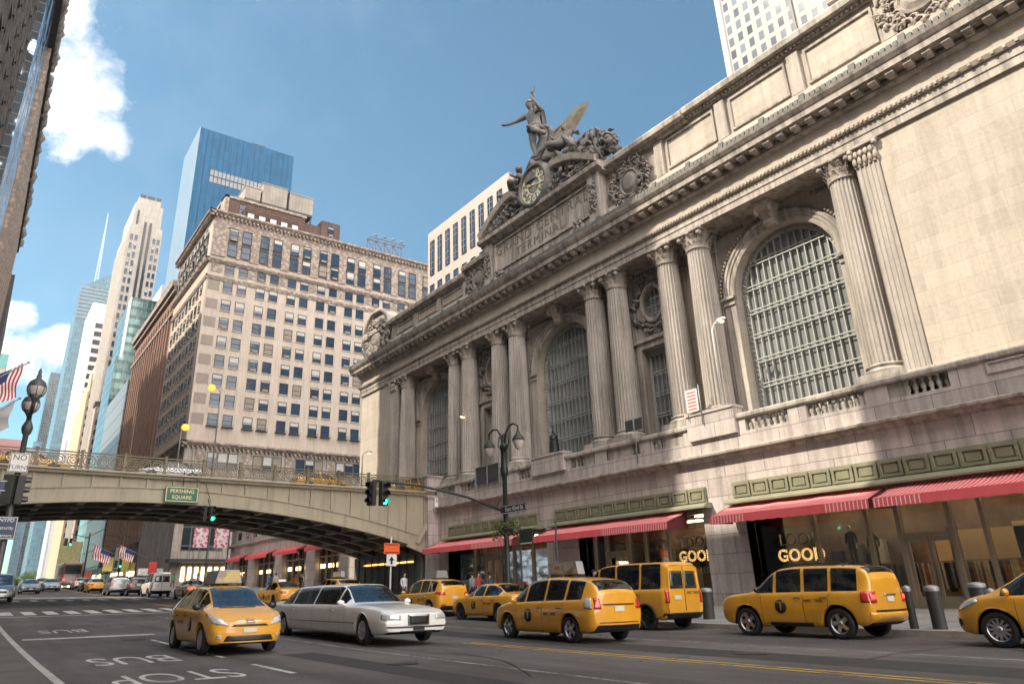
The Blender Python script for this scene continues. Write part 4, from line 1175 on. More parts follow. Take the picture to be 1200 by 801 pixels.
for yy in (YB0-.2, YB1+.2):
    x = 28.6
    while x > -12:
        for proto, xx in ((P0, x), (Q0, x+1.25)):
            o = proto if i < 2 else proto.copy()
            if i >= 2: COL.objects.link(o)
            o.location = (xx-10, yy-58, ZD+.02-.9); i += 1
        x -= 2.5
# name board and signs on the bridge
sg = thing('bridge_sign', 'green board reading PERSHING SQUARE hung on the arch', 'sign', (11.1, 51.2, 7.6), world=True)
m_ = MB(); m_.box(10.03, 12.17, 51.1, 51.18, 7.14, 8.2); m_.build('board', M['signgreen'], sg)
m_ = MB()
for a, b_, c, d in ((10.08, 12.12, 8.1, 8.14), (10.08, 12.12, 7.2, 7.24), (10.08, 10.12, 7.24, 8.1), (12.08, 12.12, 7.24, 8.1)): m_.box(a, b_, 51.085, 51.099, c, d)
m_.build('border', M['gold'], sg)
text('lettering', 'PERSHING', .34, M['gold'], sg, (11.1, 51.09, 7.86), ((1, 0, 0), (0, 0, 1)), .006); text('lettering', 'SQUARE', .34, M['gold'], sg, (11.1, 51.09, 7.47), ((1, 0, 0), (0, 0, 1)), .006)
m_ = MB(); m_.tube([(11.1, 51.14, 8.2), (11.1, 51.14, 9.2)], .03, 6); m_.tube([(11.4, 51.14, 9.0), (12.6, 51.2, 8.4), (13.1, 51.3, 7.2)], .02, 5); m_.build('hanger', M['darkmetal'], sg)
# ------------------------------------------------------------------ buildings
M['cream'] = stone('cream_brick', (.60, .51, .425), (.53, .45, .375), .45, .15, .01, .05, .12, jdark=.85, bump=.05)
M['brick'] = stone('red_brown_brick', (.29, .175, .125), (.235, .14, .10), .45, .15, .01, .08, .12, jdark=.85, bump=.05)
M['redbrick'] = stone('dark_red_brick', (.14, .085, .068), (.115, .07, .056), .45, .15, .01, .1, .2, jdark=.8, bump=.05)
def ornament(name, c, d, sc=1.2):
    t = NT(name); p = t.pos(); v = t.add('ShaderNodeTexVoronoi'); v.inputs['Scale'].default_value = sc; t.lk(p, v.inputs['Vector'])
    t.col(t.mix(t.ramp(v.outputs['Distance'], [(.2, 0.), (.6, 1.)]), c, d)); t.b.inputs['Roughness'].default_value = .9
    t.bump(v.outputs['Distance'], .8, .25); return t.m
M['ornament'] = ornament('terracotta_ornament', (.43, .36, .30), (.27, .215, .18))
M['palestone'] = stone('pale_tower_stone', (.40, .365, .32), (.35, .315, .275), 3, 1.2, .01, .06, .15, jdark=.8, bump=.05)
M['tanstone'] = stone('tan_tower_stone', (.44, .335, .22), (.38, .29, .195), 3, 1.2, .01, .06, .1, jdark=.8, bump=.05)
M['travertine'] = plain('white_travertine', (.50, .49, .475), .7, 0, .06, .2, local=False)
M['greystone'] = stone('grey_office_stone', (.105, .095, .088), (.085, .077, .072), 2.4, 1.2, .03, .12, .2, jdark=.5, bump=.15)
M['bluetower'] = curtain('blue_curtain_wall', (.008, .07, .15), (.010, .072, .14), 1.6, 4.0, .10, metal=.0, rough=.35, tint=.15, wav=.05, spec=.2)
M['greenglass'] = curtain('green_curtain_wall', (.10, .17, .15), (.22, .27, .26), 1.7, 3.6, .10, metal=.35, rough=.1, tint=.6, spandrel=(.06, .10, .10))
M['boaglass'] = curtain('pale_blue_curtain_wall', (.07, .135, .17), (.12, .18, .21), 1.8, 4.2, .14, metal=.0, spec=.35, rough=.2, tint=.3, spandrel=(.075, .135, .165))
M['darkcurtain'] = curtain('dark_curtain_wall', (.035, .05, .055), (.11, .12, .12), 1.7, 3.4, .12, metal=.3, rough=.12, tint=.6)
M['skyglass'] = curtain('mirror_curtain_wall', (.35, .42, .48), (.12, .13, .14), 1.5, 1.6, .07, metal=.9, rough=.07, tint=.2, wav=.9)
M['whitegrid'] = curtain('white_grid_wall', (.07, .085, .10), (.27, .25, .23), 1.75, 2.5, .42, metal=.0, rough=.15, tint=.8)
M['metalpanel'] = curtain('slanted_metal_panels', (.33, .34, .36), (.15, .16, .17), 40, 5.0, .14, metal=.3, rough=.35, tint=.06)
M['bwin'] = glassy('building_window_glass', (.022, .05, .09), .07, .6, wav=.3, scale=.25)  # blue of the reflected sky put into the glass colour
M['blind'] = plain('window_blind', (.50, .49, .46), .8, 0, .1, 2)
M['blind2'] = plain('dull_blind', (.28, .24, .19), .8, 0, .2, 2)
M['wframe'] = plain('dark_window_frame', (.045, .04, .04), .5, 0, .1, 4)
def window_protos(w, h, sash=True, sill=True, fm=None, gm=None):
    "three variants of one window: blind up, half down, two thirds down"
    out = []
    for bl in (0, .34, .6, .15, .9):
        m_ = MB(); f_ = .09
        m_.m = 0
        m_.box(-w/2, -w/2+f_, -.14, 0, 0, h); m_.box(w/2-f_, w/2, -.14, 0, 0, h); m_.box(-w/2, w/2, -.14, 0, h-f_, h); m_.box(-w/2, w/2, -.14, 0, 0, f_)
        if sash: m_.box(-w/2, w/2, -.11, 0, h*.48, h*.48+f_)
        m_.m = 1; m_.box(-w/2+f_, w/2-f_, -.03, -.005, f_, h-f_)
        if bl: m_.m = 2 if bl != .9 else 4; m_.box(-w/2+f_, w/2-f_, -.045, -.031, h*(1-bl), h-f_)
        if sill: m_.m = 3; m_.box(-w/2-.12, w/2+.12, -.22, 0, -.16, -.001)
        if bl == .15: m_.m = 4; m_.box(-w*.3, w*.3, -.42, -.02, f_, f_+.45)
        out.append(m_)
    return out
def windows(root, face, plane, uz, w, h, wall, seed=1, sash=True, sill=True, cap=100, name='window', fm=None, gm=None, pb=(.5, .3, .2), faraway=False):
    "uz: list of (u, z) sill centres; face 'E' looks back towards -y, 'S' looks towards -x"
    q = random.Random(seed); pr_ = window_protos(w, h, sash, sill); mats = [fm or M['wframe'], gm or M['bwin'], M['blind'], wall, M['blind2']]
    first = [None]*5; pb = tuple(pb)+(.0, .0) if pb[2] == 0 else tuple(v*.8 for v in pb)+(.11, .09); L = root['wl']; rz = 0 if face == 'E' else -PI/2
    cnt = sum(1 for c in bpy.data.objects if c.parent == root and c.name.split('.')[0] == name)
    rest = MB()
    for (u, z) in uz:
        k = q.choices((0, 1, 2, 3, 4), pb)[0]
        x, y = (u, plane) if face == 'E' else (plane, u)
        if cnt < cap:
            if first[k] is None:
                first[k] = pr_[k].build(name, mats, root, loc=(0, 0, 0), fix=False); o = first[k]
            else:
                o = first[k].copy(); COL.objects.link(o)
            o.location = (x-L[0], y-L[1], z-L[2]); o.rotation_euler = (0, 0, rz); cnt += 1
        else:
            n = len(rest.v)
            for a, b_, c in pr_[k].v:
                rest.v.append((x+a, y+b_, z+c) if face == 'E' else (x+b_, y-a, z+c))
            for f_, mi in zip(pr_[k].f, pr_[k].mi): rest.f.append(tuple(n+i for i in f_)); rest.mi.append(mi); rest.sm.append(False)
    if rest.f:
        o = rest.build('small_windows', mats, root, fix=False); o['kind'] = 'stuff'
def bld(name, label, cat, x0, x1, y0, y1, z1, mat, z0=0, wname='wall', group=None):
    r_ = thing(name, label, cat, (x0, y0, z0), world=True, group=group)
    m_ = MB(); m_.box(x0, x1, y0, y1, z0, z1); m_.build(wname, mat, r_)
    return r_
def add(root, name, mat, *boxes):
    m_ = MB()
    for b_ in boxes: m_.box(*b_)
    return m_.build(name, mat, root)

# hotel-like block across the side street
HY = 145.2
H = bld('hotel_building', 'cream brick corner block with an ornate top storey band, beyond the bridge', 'building', 31, 95, HY, 177, 80.3, M['cream'])
pairs = []
for k in range(9):
    u0 = 35.5+k*7.0; pairs += [u0, u0+2.95]
rows_ = [61.9, 57.7, 53.6, 49.5, 45.4, 41.3, 37.2, 33.1, 66.0]
windows(H, 'E', HY-.01, [(u, z) for z in rows_ for u in pairs if z > 0], 1.95, 2.5, M['cream'], 3, pb=(.45, .35, .2))
windows(H, 'E', HY-.35, [(u, 70.3) for u in pairs]+[(u, 74.0) for u in pairs], 1.95, 3.0, M['cream'], 4, sill=False, name='tall_window')
add(H, 'spandrels', M['wframe'], *[(u-.97, u+.97, HY-.3, HY, 73.0, 74.05) for u in pairs])
add(H, 'ornament_band', M['ornament'], (31, 95, HY-.25, HY-.02, 77.2, 79.6), *[(u+.95, u+1.9+.0, HY-.22, HY-.02, 70, 77.2) for u in pairs[0::2]], *[(pairs[2*k+1]+1.1, pairs[2*k+1]+2.95, HY-.28, HY-.02, 69.9, 77.2) for k in range(8)], (31.2, 34.2, HY-.28, HY-.02, 69.9, 77.2))
add(H, 'relief_panels', M['ornament'], *[(pairs[2*k+1]+1.2, pairs[2*k+1]+2.9, HY-.12, HY-.01, 66.1, 68.2) for k in range(8)], (31.6, 34.0, HY-.12, HY-.01, 66.1, 68.2))
m_ = MB()
for zc, pj in ((80.3, 1.3), (69.0, .7), (65.1, .35), (29.6, 1.2)):
    m_.prof_x([(HY, zc-.9), (HY-pj*.4, zc-.8), (HY-pj, zc-.25), (HY-pj, zc+.1), (HY, zc+.2)], 31-pj, 95)
    m_.prof_y([(31, zc-.9), (31-pj*.4, zc-.8), (31-pj, zc-.25), (31-pj, zc+.1), (31, zc+.2)], HY-pj, 177)
m_.build('cornices', M['ornament'], H)
m_ = MB(); u = 30.2
while u < 94: m_.box(u, u+.35, HY-1.1, HY-.2, 79.0, 79.42); m_.box(u, u+.3, HY-1.0, HY-.2, 28.35, 28.72); u += .9
u = HY-1
while u < 177: m_.box(29.9, 30.8, u, u+.35, 79.0, 79.42); u += .9
m_.build('modillions', M['ornament'], H)
add(H, 'lower_stone', M['trim'], (30.9, 95, HY-.1, HY+.02, .5, 28.4), (30.88, 30.98, HY, 177, .5, 28.4))
windows(H, 'E', HY-.11, [(36.2+k*2.05+(k//3)*2.9, 24.9) for k in range(18)], 1.9, 3.0, M['trim'], 5, name='mezzanine_window', sash=False)
windows(H, 'E', HY-.11, [(37.6+k*3.0+(k//2)*3.3, 20.2) for k in range(12)], 2.8, 2.6, M['trim'], 5, name='mezzanine_window', sash=False)
add(H, 'relief_panels', M['ornament'], *[(33.0+j*9.05, 35.0+j*9.05, HY-.3, HY-.1, 25.0, 27.9) for j in range(6)])
m_ = MB()
for u in pairs[:14]:
    m_.box(u-1.2, u+1.2, HY-.8, HY-.75, 33.5, 33.56); m_.box(u-1.2, u+1.2, HY-.8, HY-.0, 32.9, 33.0)
    for j in range(7): m_.box(u-1.2+j*.4, u-1.16+j*.4, HY-.8, HY-.76, 33.0, 33.5)
m_.build('balconettes', M['wframe'], H)
add(H, 'corner_brickwork', plain('darker_brick_patches', (.30, .25, .21), .9, 0, .1, 1, local=False), *[(31.4, 33.8, HY-.05, HY-.01, z+.1, z+2.3) for z in rows_[:8]])
# south face of the hotel
sw = [HY+3.4+k*3.2 for k in range(9)]
windows(H, 'S', 30.99, [(u, z) for z in rows_[:8] for u in sw], 1.5, 2.3, M['cream'], 6, name='side_window')
windows(H, 'S', 30.7, [(u, 70.3) for u in sw]+[(u, 74) for u in sw], 1.5, 2.9, M['cream'], 7, name='side_window')
add(H, 'ground_floor_shops', M['darkcurtain'], (32.5, 40, HY-.3, HY-.11, 9.5, 14.5))
add(H, 'canopy', M['darkmetal'], (30, 42, HY-3, HY-.12, 7.2, 7.8))
m_ = MB()
for k in range(7): m_.box(33+k*1.2, 33.6+k*1.2, HY-.2, HY-.11, 4.0, 6.5)
m_.build('lit_shopfront', M['glow2'], H)
m_ = MB(); m_.box(35.8, 36.6, HY-.36, HY-.301, 10.2, 12.6); m_.blob((36.2, HY-.4, 13.0), (.4, .1, .5)); m_.build('green_window_display', emit('green_display', (.35, .9, .25), .8), H)
# penthouse, tanks and sign frames on the roof
PH = add(H, 'penthouse', M['redbrick'], (33.4, 52, HY+1.5, 170, 80.3, 85.4)); PH['wl'] = H['wl']
add(H, 'penthouse_coping', M['ornament'], (33.1, 52.3, HY+1.2, 170.3, 85.4, 86.0), (33.1, 34, HY+1.2, 150, 80.3, 86))
add(H, 'penthouse_end', M['redbrick'], (56.2, 61, HY+1.5, 165, 80.3, 86.2), (52, 56.2, HY+2, 160, 80.3, 84.6))
windows(H, 'E', HY+1.45, [(37.2, 82), (58.6, 82.2)], 1.6, 2.6, M['ornament'], 1, name='penthouse_window')
TK = thing('rooftop_tanks', 'pale louvred cooling tanks on the roof of the cream corner block', 'tank', (52, HY+5, 86.8), world=True)
for a, b_, z in ((38.0, 41.6, 91.2), (42.0, 48.0, 93.2), (48.6, 54.6, 92.6)):
    m_ = MB(); m_.box(a, b_, HY+4, HY+12, 88.2, z)
    for k in range(int((b_-a)/.8)): m_.box(a+k*.8, a+k*.8+.18, HY+3.9, HY+4, 88.6, z-.3)
    m_.box(a-.15, b_+.15, HY+3.85, HY+12.1, z, z+.25)
    t_ = m_.build('tank', plain('galvanised_tank', (.30, .265, .225), .6, .1, .25, .4, local=False), TK); t_['wl'] = TK['wl']
    m_ = MB()
    for x in (a+.3, b_-.3):
        for y in (HY+4.3, HY+11): m_.box(x-.15, x+.15, y-.15, y+.15, 86.0, 88.2)
    m_.box(a, b_, HY+4, HY+12, 87.6, 88.2); m_.build('legs', M['wframe'], t_)
m_ = MB(); m_.lathe([(1.2, 93.4), (1.3, 94.1), (.2, 94.6)], (45, HY+8, 0), 12); m_.build('fan_housing', M['grey'], TK)
def roof_sign(x0, x1, z, n, name, label, lamps=True):
    r_ = thing(name, label, 'sign frame', (x0, HY+1, 80.3), world=True, group='sign frames on the hotel roof')
    m_ = MB()
    for k in range(n+1):
        x = x0+(x1-x0)*k/n; m_.bar((x, HY+.6, 80.4), (x, HY+.6, z), .16); m_.bar((x, HY+.6, z), (x, HY-1.4, z-.3), .12)
        if k < n: m_.bar((x, HY+.6, 80.6), (x+(x1-x0)/n, HY+.6, z), .12); m_.bar((x, HY+.6, z), (x+(x1-x0)/n, HY+.6, 80.6), .12)
    m_.bar((x0, HY+.6, z), (x1, HY+.6, z), .18); m_.bar((x0, HY-1.4, z-.3), (x1, HY-1.4, z-.3), .15); m_.bar((x0, HY+.6, 80.7), (x1, HY+.6, 80.7), .15)
    m_.build('lattice', plain('rusty_steel', (.16, .09, .06), .8, 0, .4, 1), r_)
    for k in range(n):
        x = x0+(x1-x0)*(k+.5)/n
        m_ = MB(); m_.lathe([(.05, 0), (.35, -.25), (.38, -.45), (.05, -.3)], (x, HY-1.7, z+.7), 8); m_.tube([(x, HY-1.4, z-.3), (x, HY-1.6, z+.7)], .05, 5); m_.build('floodlight', M['grey'], r_)
    if lamps: add(r_, 'sign_panel', M['white'], *[(x0+(x1-x0)*k/n+.7, x0+(x1-x0)*(k+.8)/n, HY+.3, HY+.5, 81.2, 82.2) for k in range(n)])
    return r_
roof_sign(37.5, 50.5, 83.4, 5, 'rooftop_sign', 'rusty sign lattice with floodlights before the brick penthouse')
roof_sign(68, 77.6, 84.0, 4, 'rooftop_sign', 'small rusty sign lattice with lamps at the far right of the cream block roof', False)
# brick neighbour
B = bld('brick_building', 'red-brown brick block with tall ribbed piers next along from the cream corner block', 'building', 31.2, 80, 177.1, 231, 75.0, M['brick'])
add(B, 'piers', M['brick'], *[(30.75, 31.2, 180+k*3.4, 181.2+k*3.4, 12, 70) for k in range(15)])
add(B, 'cornice', M['ornament'], (29.9, 80, 176.9, 231.3, 74.2, 75.8), (30.5, 80, 176.95, 231.2, 72.9, 74.2), (30.6, 31.2, 177.2, 231, 66.5, 67.3))
windows(B, 'S', 31.19, [(182.3+k*3.4, 14+j*4.0) for j in range(14) for k in range(14)], 1.5, 2.3, M['brick'], 8, name='window')
add(B, 'penthouse', M['brick'], (32.5, 60, 196, 215, 75.8, 83), (34, 60, 220, 228, 75.8, 81))
add(B, 'base_columns', M['greystone'], *[(30.4, 31.2, 180+k*4.3, 181.3+k*4.3, 4, 13) for k in range(11)])
# metal-panelled block with a red sign
B = bld('office_block', 'pale metal-panelled block with a dark glass end carrying a red sign', 'building', 31.1, 46, 236, 276, 64.5, M['metalpanel'])
add(B, 'glass_end', M['darkcurtain'], (31.4, 46.2, 235.7, 236, 2, 64.3))
rs = add(B, 'red_sign', plain('red_sign_face', (.22, .02, .02), .5), (35.9, 39.6, 234.6, 235.6, 46.2, 51.6)); rs['wl'] = B['wl']
m_ = MB(); m_.lathe([(.9, 0), (1.05, 0), (1.05, .05), (.9, .05)], (37.7, 234.55, 49.6), 20, axis='y'); m_.lathe([(.01, 0), (.35, .05)], (37.7, 234.5, 49.6), 12, axis='y'); m_.box(36.3, 39.2, 234.55, 234.6, 47.2, 47.5); m_.build('sign_emblem', M['signwhite'], rs)
# green glass tower
B = bld('glass_office_tower', 'green curtain-wall tower with a white stepped roof box, behind the metal-panelled block', 'building', 33.6, 47, 278, 310, 108, M['greenglass'])
add(B, 'roof_box', M['travertine'], (43.5, 47.5, 280, 300, 108, 116), (36, 43.5, 285, 300, 108, 109.5))
add(B, 'lower_wing', M['greenglass'], (31.3, 35.2, 277.8, 300, 0, 84))
add(B, 'side_fins', M['travertine'], (33.3, 33.6, 278, 284, 0, 108))
# tall pale stone tower
B = bld('stone_skyscraper', 'tall slender pale stone tower with dark window strips and a plain crown', 'skyscraper', 32.6, 46.3, 318, 352, 158, M['palestone'])
add(B, 'stepped_crown', M['palestone'], (33.6, 45.4, 320, 350, 158, 170), (34.8, 44.2, 321, 348, 170, 173.5))
add(B, 'crown_parapet', M['wframe'], (35.2, 37.6, 320.8, 321, 173.5, 175), (38.2, 41.4, 320.8, 321, 173.5, 175), (42, 44, 320.8, 321, 173.5, 175))
add(B, 'window_strips', plain('black_strip_windows', (.03, .032, .036), .2, .1, .3, .5, local=False), (38.2, 39.3, 317.7, 318, 15, 160), (40.4, 41.5, 317.7, 318, 15, 160), (35.0, 35.8, 319.7, 320, 158, 166))
windows(B, 'E', 317.99, [(u, 20+4.2*j) for j in range(32) for u in (34.0, 35.9, 43.3, 45.1)], 1.1, 2.5, M['palestone'], 9, sash=False, pb=(.8, .2, 0))
add(B, 'south_piers', M['palestone'], *[(32.2, 32.6, 319+k*4.5, 321+k*4.5, 0, 154) for k in range(8)])
# tan stepped tower
B = bld('stepped_tower', 'sunlit tan stone tower rising in set-back steps', 'building', 31.2, 37.4, 356, 396, 86, M['tanstone'])
add(B, 'setbacks', M['tanstone'], (31.9, 37.0, 358, 390, 86, 95), (33.2, 36.7, 360, 385, 95, 104), (34.4, 36.3, 361, 380, 104, 110))
windows(B, 'E', 355.99, [(32.3+k*1.25, 14+3.9*j) for j in range(18) for k in range(4)], .7, 1.9, M['tanstone'], 10, sash=False, pb=(1, 0, 0))
add(B, 'corner_finials', M['tanstone'], (31.2, 31.9, 356, 358, 86, 89), (36.7, 37.4, 356, 358, 86, 89), (31.9, 32.5, 358, 360, 95, 98))
# brown narrow block in front of it
B = bld('narrow_block', 'narrow weathered brown-grey block beside the metal-panelled one', 'building', 31.1, 36.3, 322-10, 317, 73, M['ornament'])
add(B, 'cornice', M['greystone'], (30.6, 36.8, 311.6, 317.2, 73, 74.6))
windows(B, 'E', 311.99, [(32.2+k*1.5, 12+3.8*j) for j in range(15) for k in range(3)], .8, 2.0, M['ornament'], 11, sash=False, pb=(1, 0, 0))
# white travertine tower with dark bands
B = bld('white_office_tower', 'white tower whose end is crossed by dark window bands', 'skyscraper', 32.2, 47, 425, 460, 157, M['travertine'])
add(B, 'window_bands', plain('bronze_band_windows', (.05, .045, .05), .2, .2, .3, .4, local=False), *[(35.2, 46, 424.6, 425, 20+k*4.9, 22.6+k*4.9) for k in range(26)])
# pale blue glass skyscraper with a spire
B = thing('glass_skyscraper', 'pale blue glass skyscraper with a slanted crown and a tall lattice spire', 'skyscraper', (35.6, 620, 0), world=True)
m_ = MB(); x0, x1, y0, y1 = 35.6, 58.9, 620, 665
v = [(x0, y0, 0), (x1, y0, 0), (x1, y1, 0), (x0, y1, 0), (x0+.8, y0, 240), (x1, y0, 258), (x1, y1, 262), (x0+.8, y1, 246)]
for f_ in ((0, 1, 5, 4), (1, 2, 6, 5), (2, 3, 7, 6), (3, 0, 4, 7), (4, 5, 6, 7)): m_.face([v[i] for i in f_])
m_.build('glass_shaft', M['boaglass'], B)
m_ = MB()
for k in range(9): m_.bar((x0+.8, y0-.3, 214+k*3.2), (x1, y0-.3, 214+k*3.2), .5)
m_.build('crown_fins', M['grey'], B)
m_ = MB()
for k in range(26):
    z = 245+k*2.9; r0 = 1.9*(1-k/27); r1 = 1.9*(1-(k+1)/27)
    for j in range(3):
        t = 2*PI*j/3; t2 = 2*PI*(j+1)/3
        m_.bar((47+r0*math.cos(t), 640+r0*math.sin(t), z), (47+r1*math.cos(t), 640+r1*math.sin(t), z+2.9), .35)
        m_.bar((47+r0*math.cos(t), 640+r0*math.sin(t), z), (47+r1*math.cos(t2), 640+r1*math.sin(t2), z+2.9), .22)
m_.build('spire', plain('pale_steel', (.45, .52, .56), .5), B, fix=False)
# blue tower
B = bld('blue_glass_tower', 'large slab tower of bright blue glass rising behind the cream corner block', 'skyscraper', 41.9, 77.5, 237, 262, 163, M['bluetower'])
add(B, 'pale_side', plain('pale_blue_glass_side', (.17, .225, .27), .3, .0, .1, .1, local=False), (41.7, 41.9, 237, 262, 0, 163.3))  # paler south face: sunlight on the glass put into its colour
lv = add(B, 'louvre_band', plain('grey_louvres', (.20, .20, .20), .6, 0, .2, 1, local=False), *[(47.2+k*1.45, 48.35+k*1.45, 236.8, 237, z, z+2.3) for k in range(19) for z in (141.5, 144.3)])
add(B, 'mullions', M['bluetower'], *[(42.4+k*2.2, 42.5+k*2.2, 236.85, 237, 60, 163) for k in range(16)])
add(B, 'roof_rig', M['wframe'], (62, 67, 240, 240.4, 165, 165.5), (64.3, 64.6, 240, 240.4, 163, 165))
# frame tower far down the street and roofs on the left
B = bld('distant_tower', 'small dark gridded tower far down the street', 'building', 39.5, 50, 900, 930, 240, M['darkcurtain'])
add(B, 'lower_wing', M['boaglass'], (36, 44, 890, 900, 0, 160))
B = bld('teal_roof_block', 'teal-topped block far off at the left edge', 'building', -14, -1.6, 420, 450, 118, M['palestone'])
add(B, 'teal_roof', plain('teal_copper', (.10, .30, .28), .6, 0, .2, .5, local=False), (-14, -1.4, 419.8, 450, 112, 119))
B = bld('flagged_building', 'weathered grey stone block with flags at the left edge', 'building', -30, -3.6, 226, 300, 88, M['greystone'])
windows(B, 'E', 225.99, [(-5.6-k*2.4, 20+4*j) for j in range(16) for k in range(3)], 1.2, 2.2, M['greystone'], 12)
# lower blocks that close the street under the bridge
cols_ = [M['tanstone'], M['palestone'], M['darkcurtain'], M['ornament'], M['boaglass']]
B = bld('distant_slab', 'hazy pale blue slab far down the street, low in the bridge opening', 'building', 2, 30, 860, 890, 92, M['boaglass'])
# south side of the street
SX = -5.0
B = thing('grey_tower', 'dark grey stone tower with deep window bays at the top left corner', 'skyscraper', (SX, 42, .5), world=True)
m_ = MB(); m_.box(-17, SX, 45.2, 77.5, 15, 120); m_.box(-17, SX, 45.2, 50.8, 0, 15.0); m_.box(-17, SX, 65, 77.5, 0, 15.0); m_.build('wall', M['greystone'], B)
gw = MB()
for j in range(20):
    for k in range(8):
        y0 = 46.2+k*4.0; z0 = 17+j*4.3
        gw.box(SX+.0, SX+.35, y0-.5, y0-.05, z0-.6, z0+3.9)
gw.build('window_piers', M['greystone'], B)
windows(B, 'S', SX, [], 1, 1, M['greystone'])
m_ = MB()
for j in range(20): m_.box(SX, SX+.22, 46, 77, 16.2+j*4.3, 16.7+j*4.3)
m_.build('floor_bands', plain('grey_band', (.14, .13, .125), .8, 0, .2, 1, local=False), B)
wins = [(46.2+k*4.0, 17.0+j*4.3) for j in range(3, 15) for k in range(8)]
pm = MB(); pm.m = 0; pm.box(0, .06, 0, 3.4, 0, 3.0); pm.m = 1; pm.box(.06, .1, 1.66, 1.74, 0, 3.0); pm.box(.06, .1, 0, 3.4, 1.9, 1.98)
p0 = pm.build('window', [M['bwin'], M['wframe']], B, loc=(0, 0, 0))
for i, (y0, z0) in enumerate(wins):
    o = p0 if i == 0 else p0.copy()
    if i: COL.objects.link(o)
    o.location = (0.001, y0-42, z0-.5+.1)
B = bld('mirror_glass_block', 'block faced in rippled mirror glass between the grey tower and the carved stone block', 'building', -30, SX+.05, 92, 124, 93.5, M['skyglass'])
B = bld('carved_stone_block', 'stone block with a heavily carved cornice, upper left', 'building', -32, SX, 124.3, 222, 92.5, M['ornament'])
m_ = MB(); q = random.Random(31); y = 92
add(B, 'cornice', M['greystone'], (-32, SX+1.0, 92, 223, 93.6, 95.2))
while y < 222:
    s_ = q.uniform(.6, 1.5); m_.blob((SX+1.0, y, 95.4+q.uniform(-.8, .9)), (.7*s_, .9*s_, 1.1*s_), 6, 4, .3, q); y += 1.5
m_.build('carved_cresting', M['carved'], B, fix=False)
add(B, 'pilaster_strips', M['ornament'], *[(SX, SX+.6, 126+k*4.2, 127.6+k*4.2, 10, 93.5) for k in range(23)])
B = bld('corner_office', 'stone office block opposite the terminal that casts its shade on the shopfronts', 'building', -17, SX, -40, 29.9, 50.7, M['palestone'])
windows(B, 'S', SX, [], 1, 1, M['palestone'])
add(B, 'window_bands', M['bwin'], *[(SX, SX+.05, -38, 29, 8+k*4.2, 10.2+k*4.2) for k in range(10)])
B = bld('corner_office', 'lower stone office block beside the grey tower', 'building', -17, SX, 29.95, 45.1, 45.2, M['palestone'])
add(B, 'window_bands', M['bwin'], *[(SX, SX+.05, 30.5, 44.5, 8+k*4.2, 10.2+k*4.2) for k in range(8)])
# right: white gridded tower and pale block behind the terminal roof
B = bld('white_grid_tower', 'huge slab with a fine white grid of windows behind the terminal roof, top right', 'skyscraper', 90, 120, -20, 54.2, 190, M['whitegrid'])
add(B, 'corner_fin', M['travertine'], (89.6, 90.1, 54.2, 55.0, 0, 190)); add(B, 'expansion_joint', M['wframe'], (89.7, 90.0, 42.3, 42.7, 0, 190))
B = bld('pale_pink_block', 'pale pink stone block with tall windows behind the terminal attic', 'building', 60, 80, 77.2, 102.2, 63.6, plain('pale_pink_stone', (.40, .325, .295), .8, 0, .08, .4, local=False))
windows(B, 'S', 59.99, [(79.6+k*2.62, 54.6) for k in range(9)], 1.35, 6.9, M['travertine'], 14, sash=True, sill=False, name='tall_window', pb=(1, 0, 0))
windows(B, 'S', 59.99, [(79.6+k*2.62, 49.8) for k in range(9)]+[(79.6+k*2.62, 45) for k in range(9)], 1.35, 2.9, M['travertine'], 15, sill=False, pb=(1, 0, 0))
add(B, 'glazing_bars', M['grey'], *[(59.8, 59.84, 79.6+k*2.62-.6, 79.6+k*2.62+.6, z, z+.08) for k in range(9) for z in (55.8, 57.0, 59.3, 60.4)], *[(59.8, 59.84, 79.6+k*2.62-.04, 79.6+k*2.62+.04, 54.7, 61.3) for k in range(9)])
# street-level shopfronts, banners and canopies far under the bridge
q = random.Random(77)
B = thing('far_shop_row', 'row of busy shopfronts with lit signs along the far pavement under the bridge', 'shops', (30.9, 178, 2.5), world=True)
y = 179
while y < 330:
    w_ = q.uniform(4, 7); z = zg(y)
    m_ = MB(); m_.box(30.2, 31, y, y+w_-.5, z+3.6, z+5.0); f_ = m_.build('shop_sign', [plain('shop_sign_%d' % int(y), q.choice([(.5, .05, .04), (.05, .25, .15), (.5, .38, .1), (.45, .45, .42), (.04, .08, .25)]), .5)], B)
    m_ = MB(); m_.box(30.3, 31, y+.2, y+w_-.8, z+.4, z+3.3); m_.build('lit_window', M['glow2'] if q.random() < .25 else M['carglass'], B); y += w_
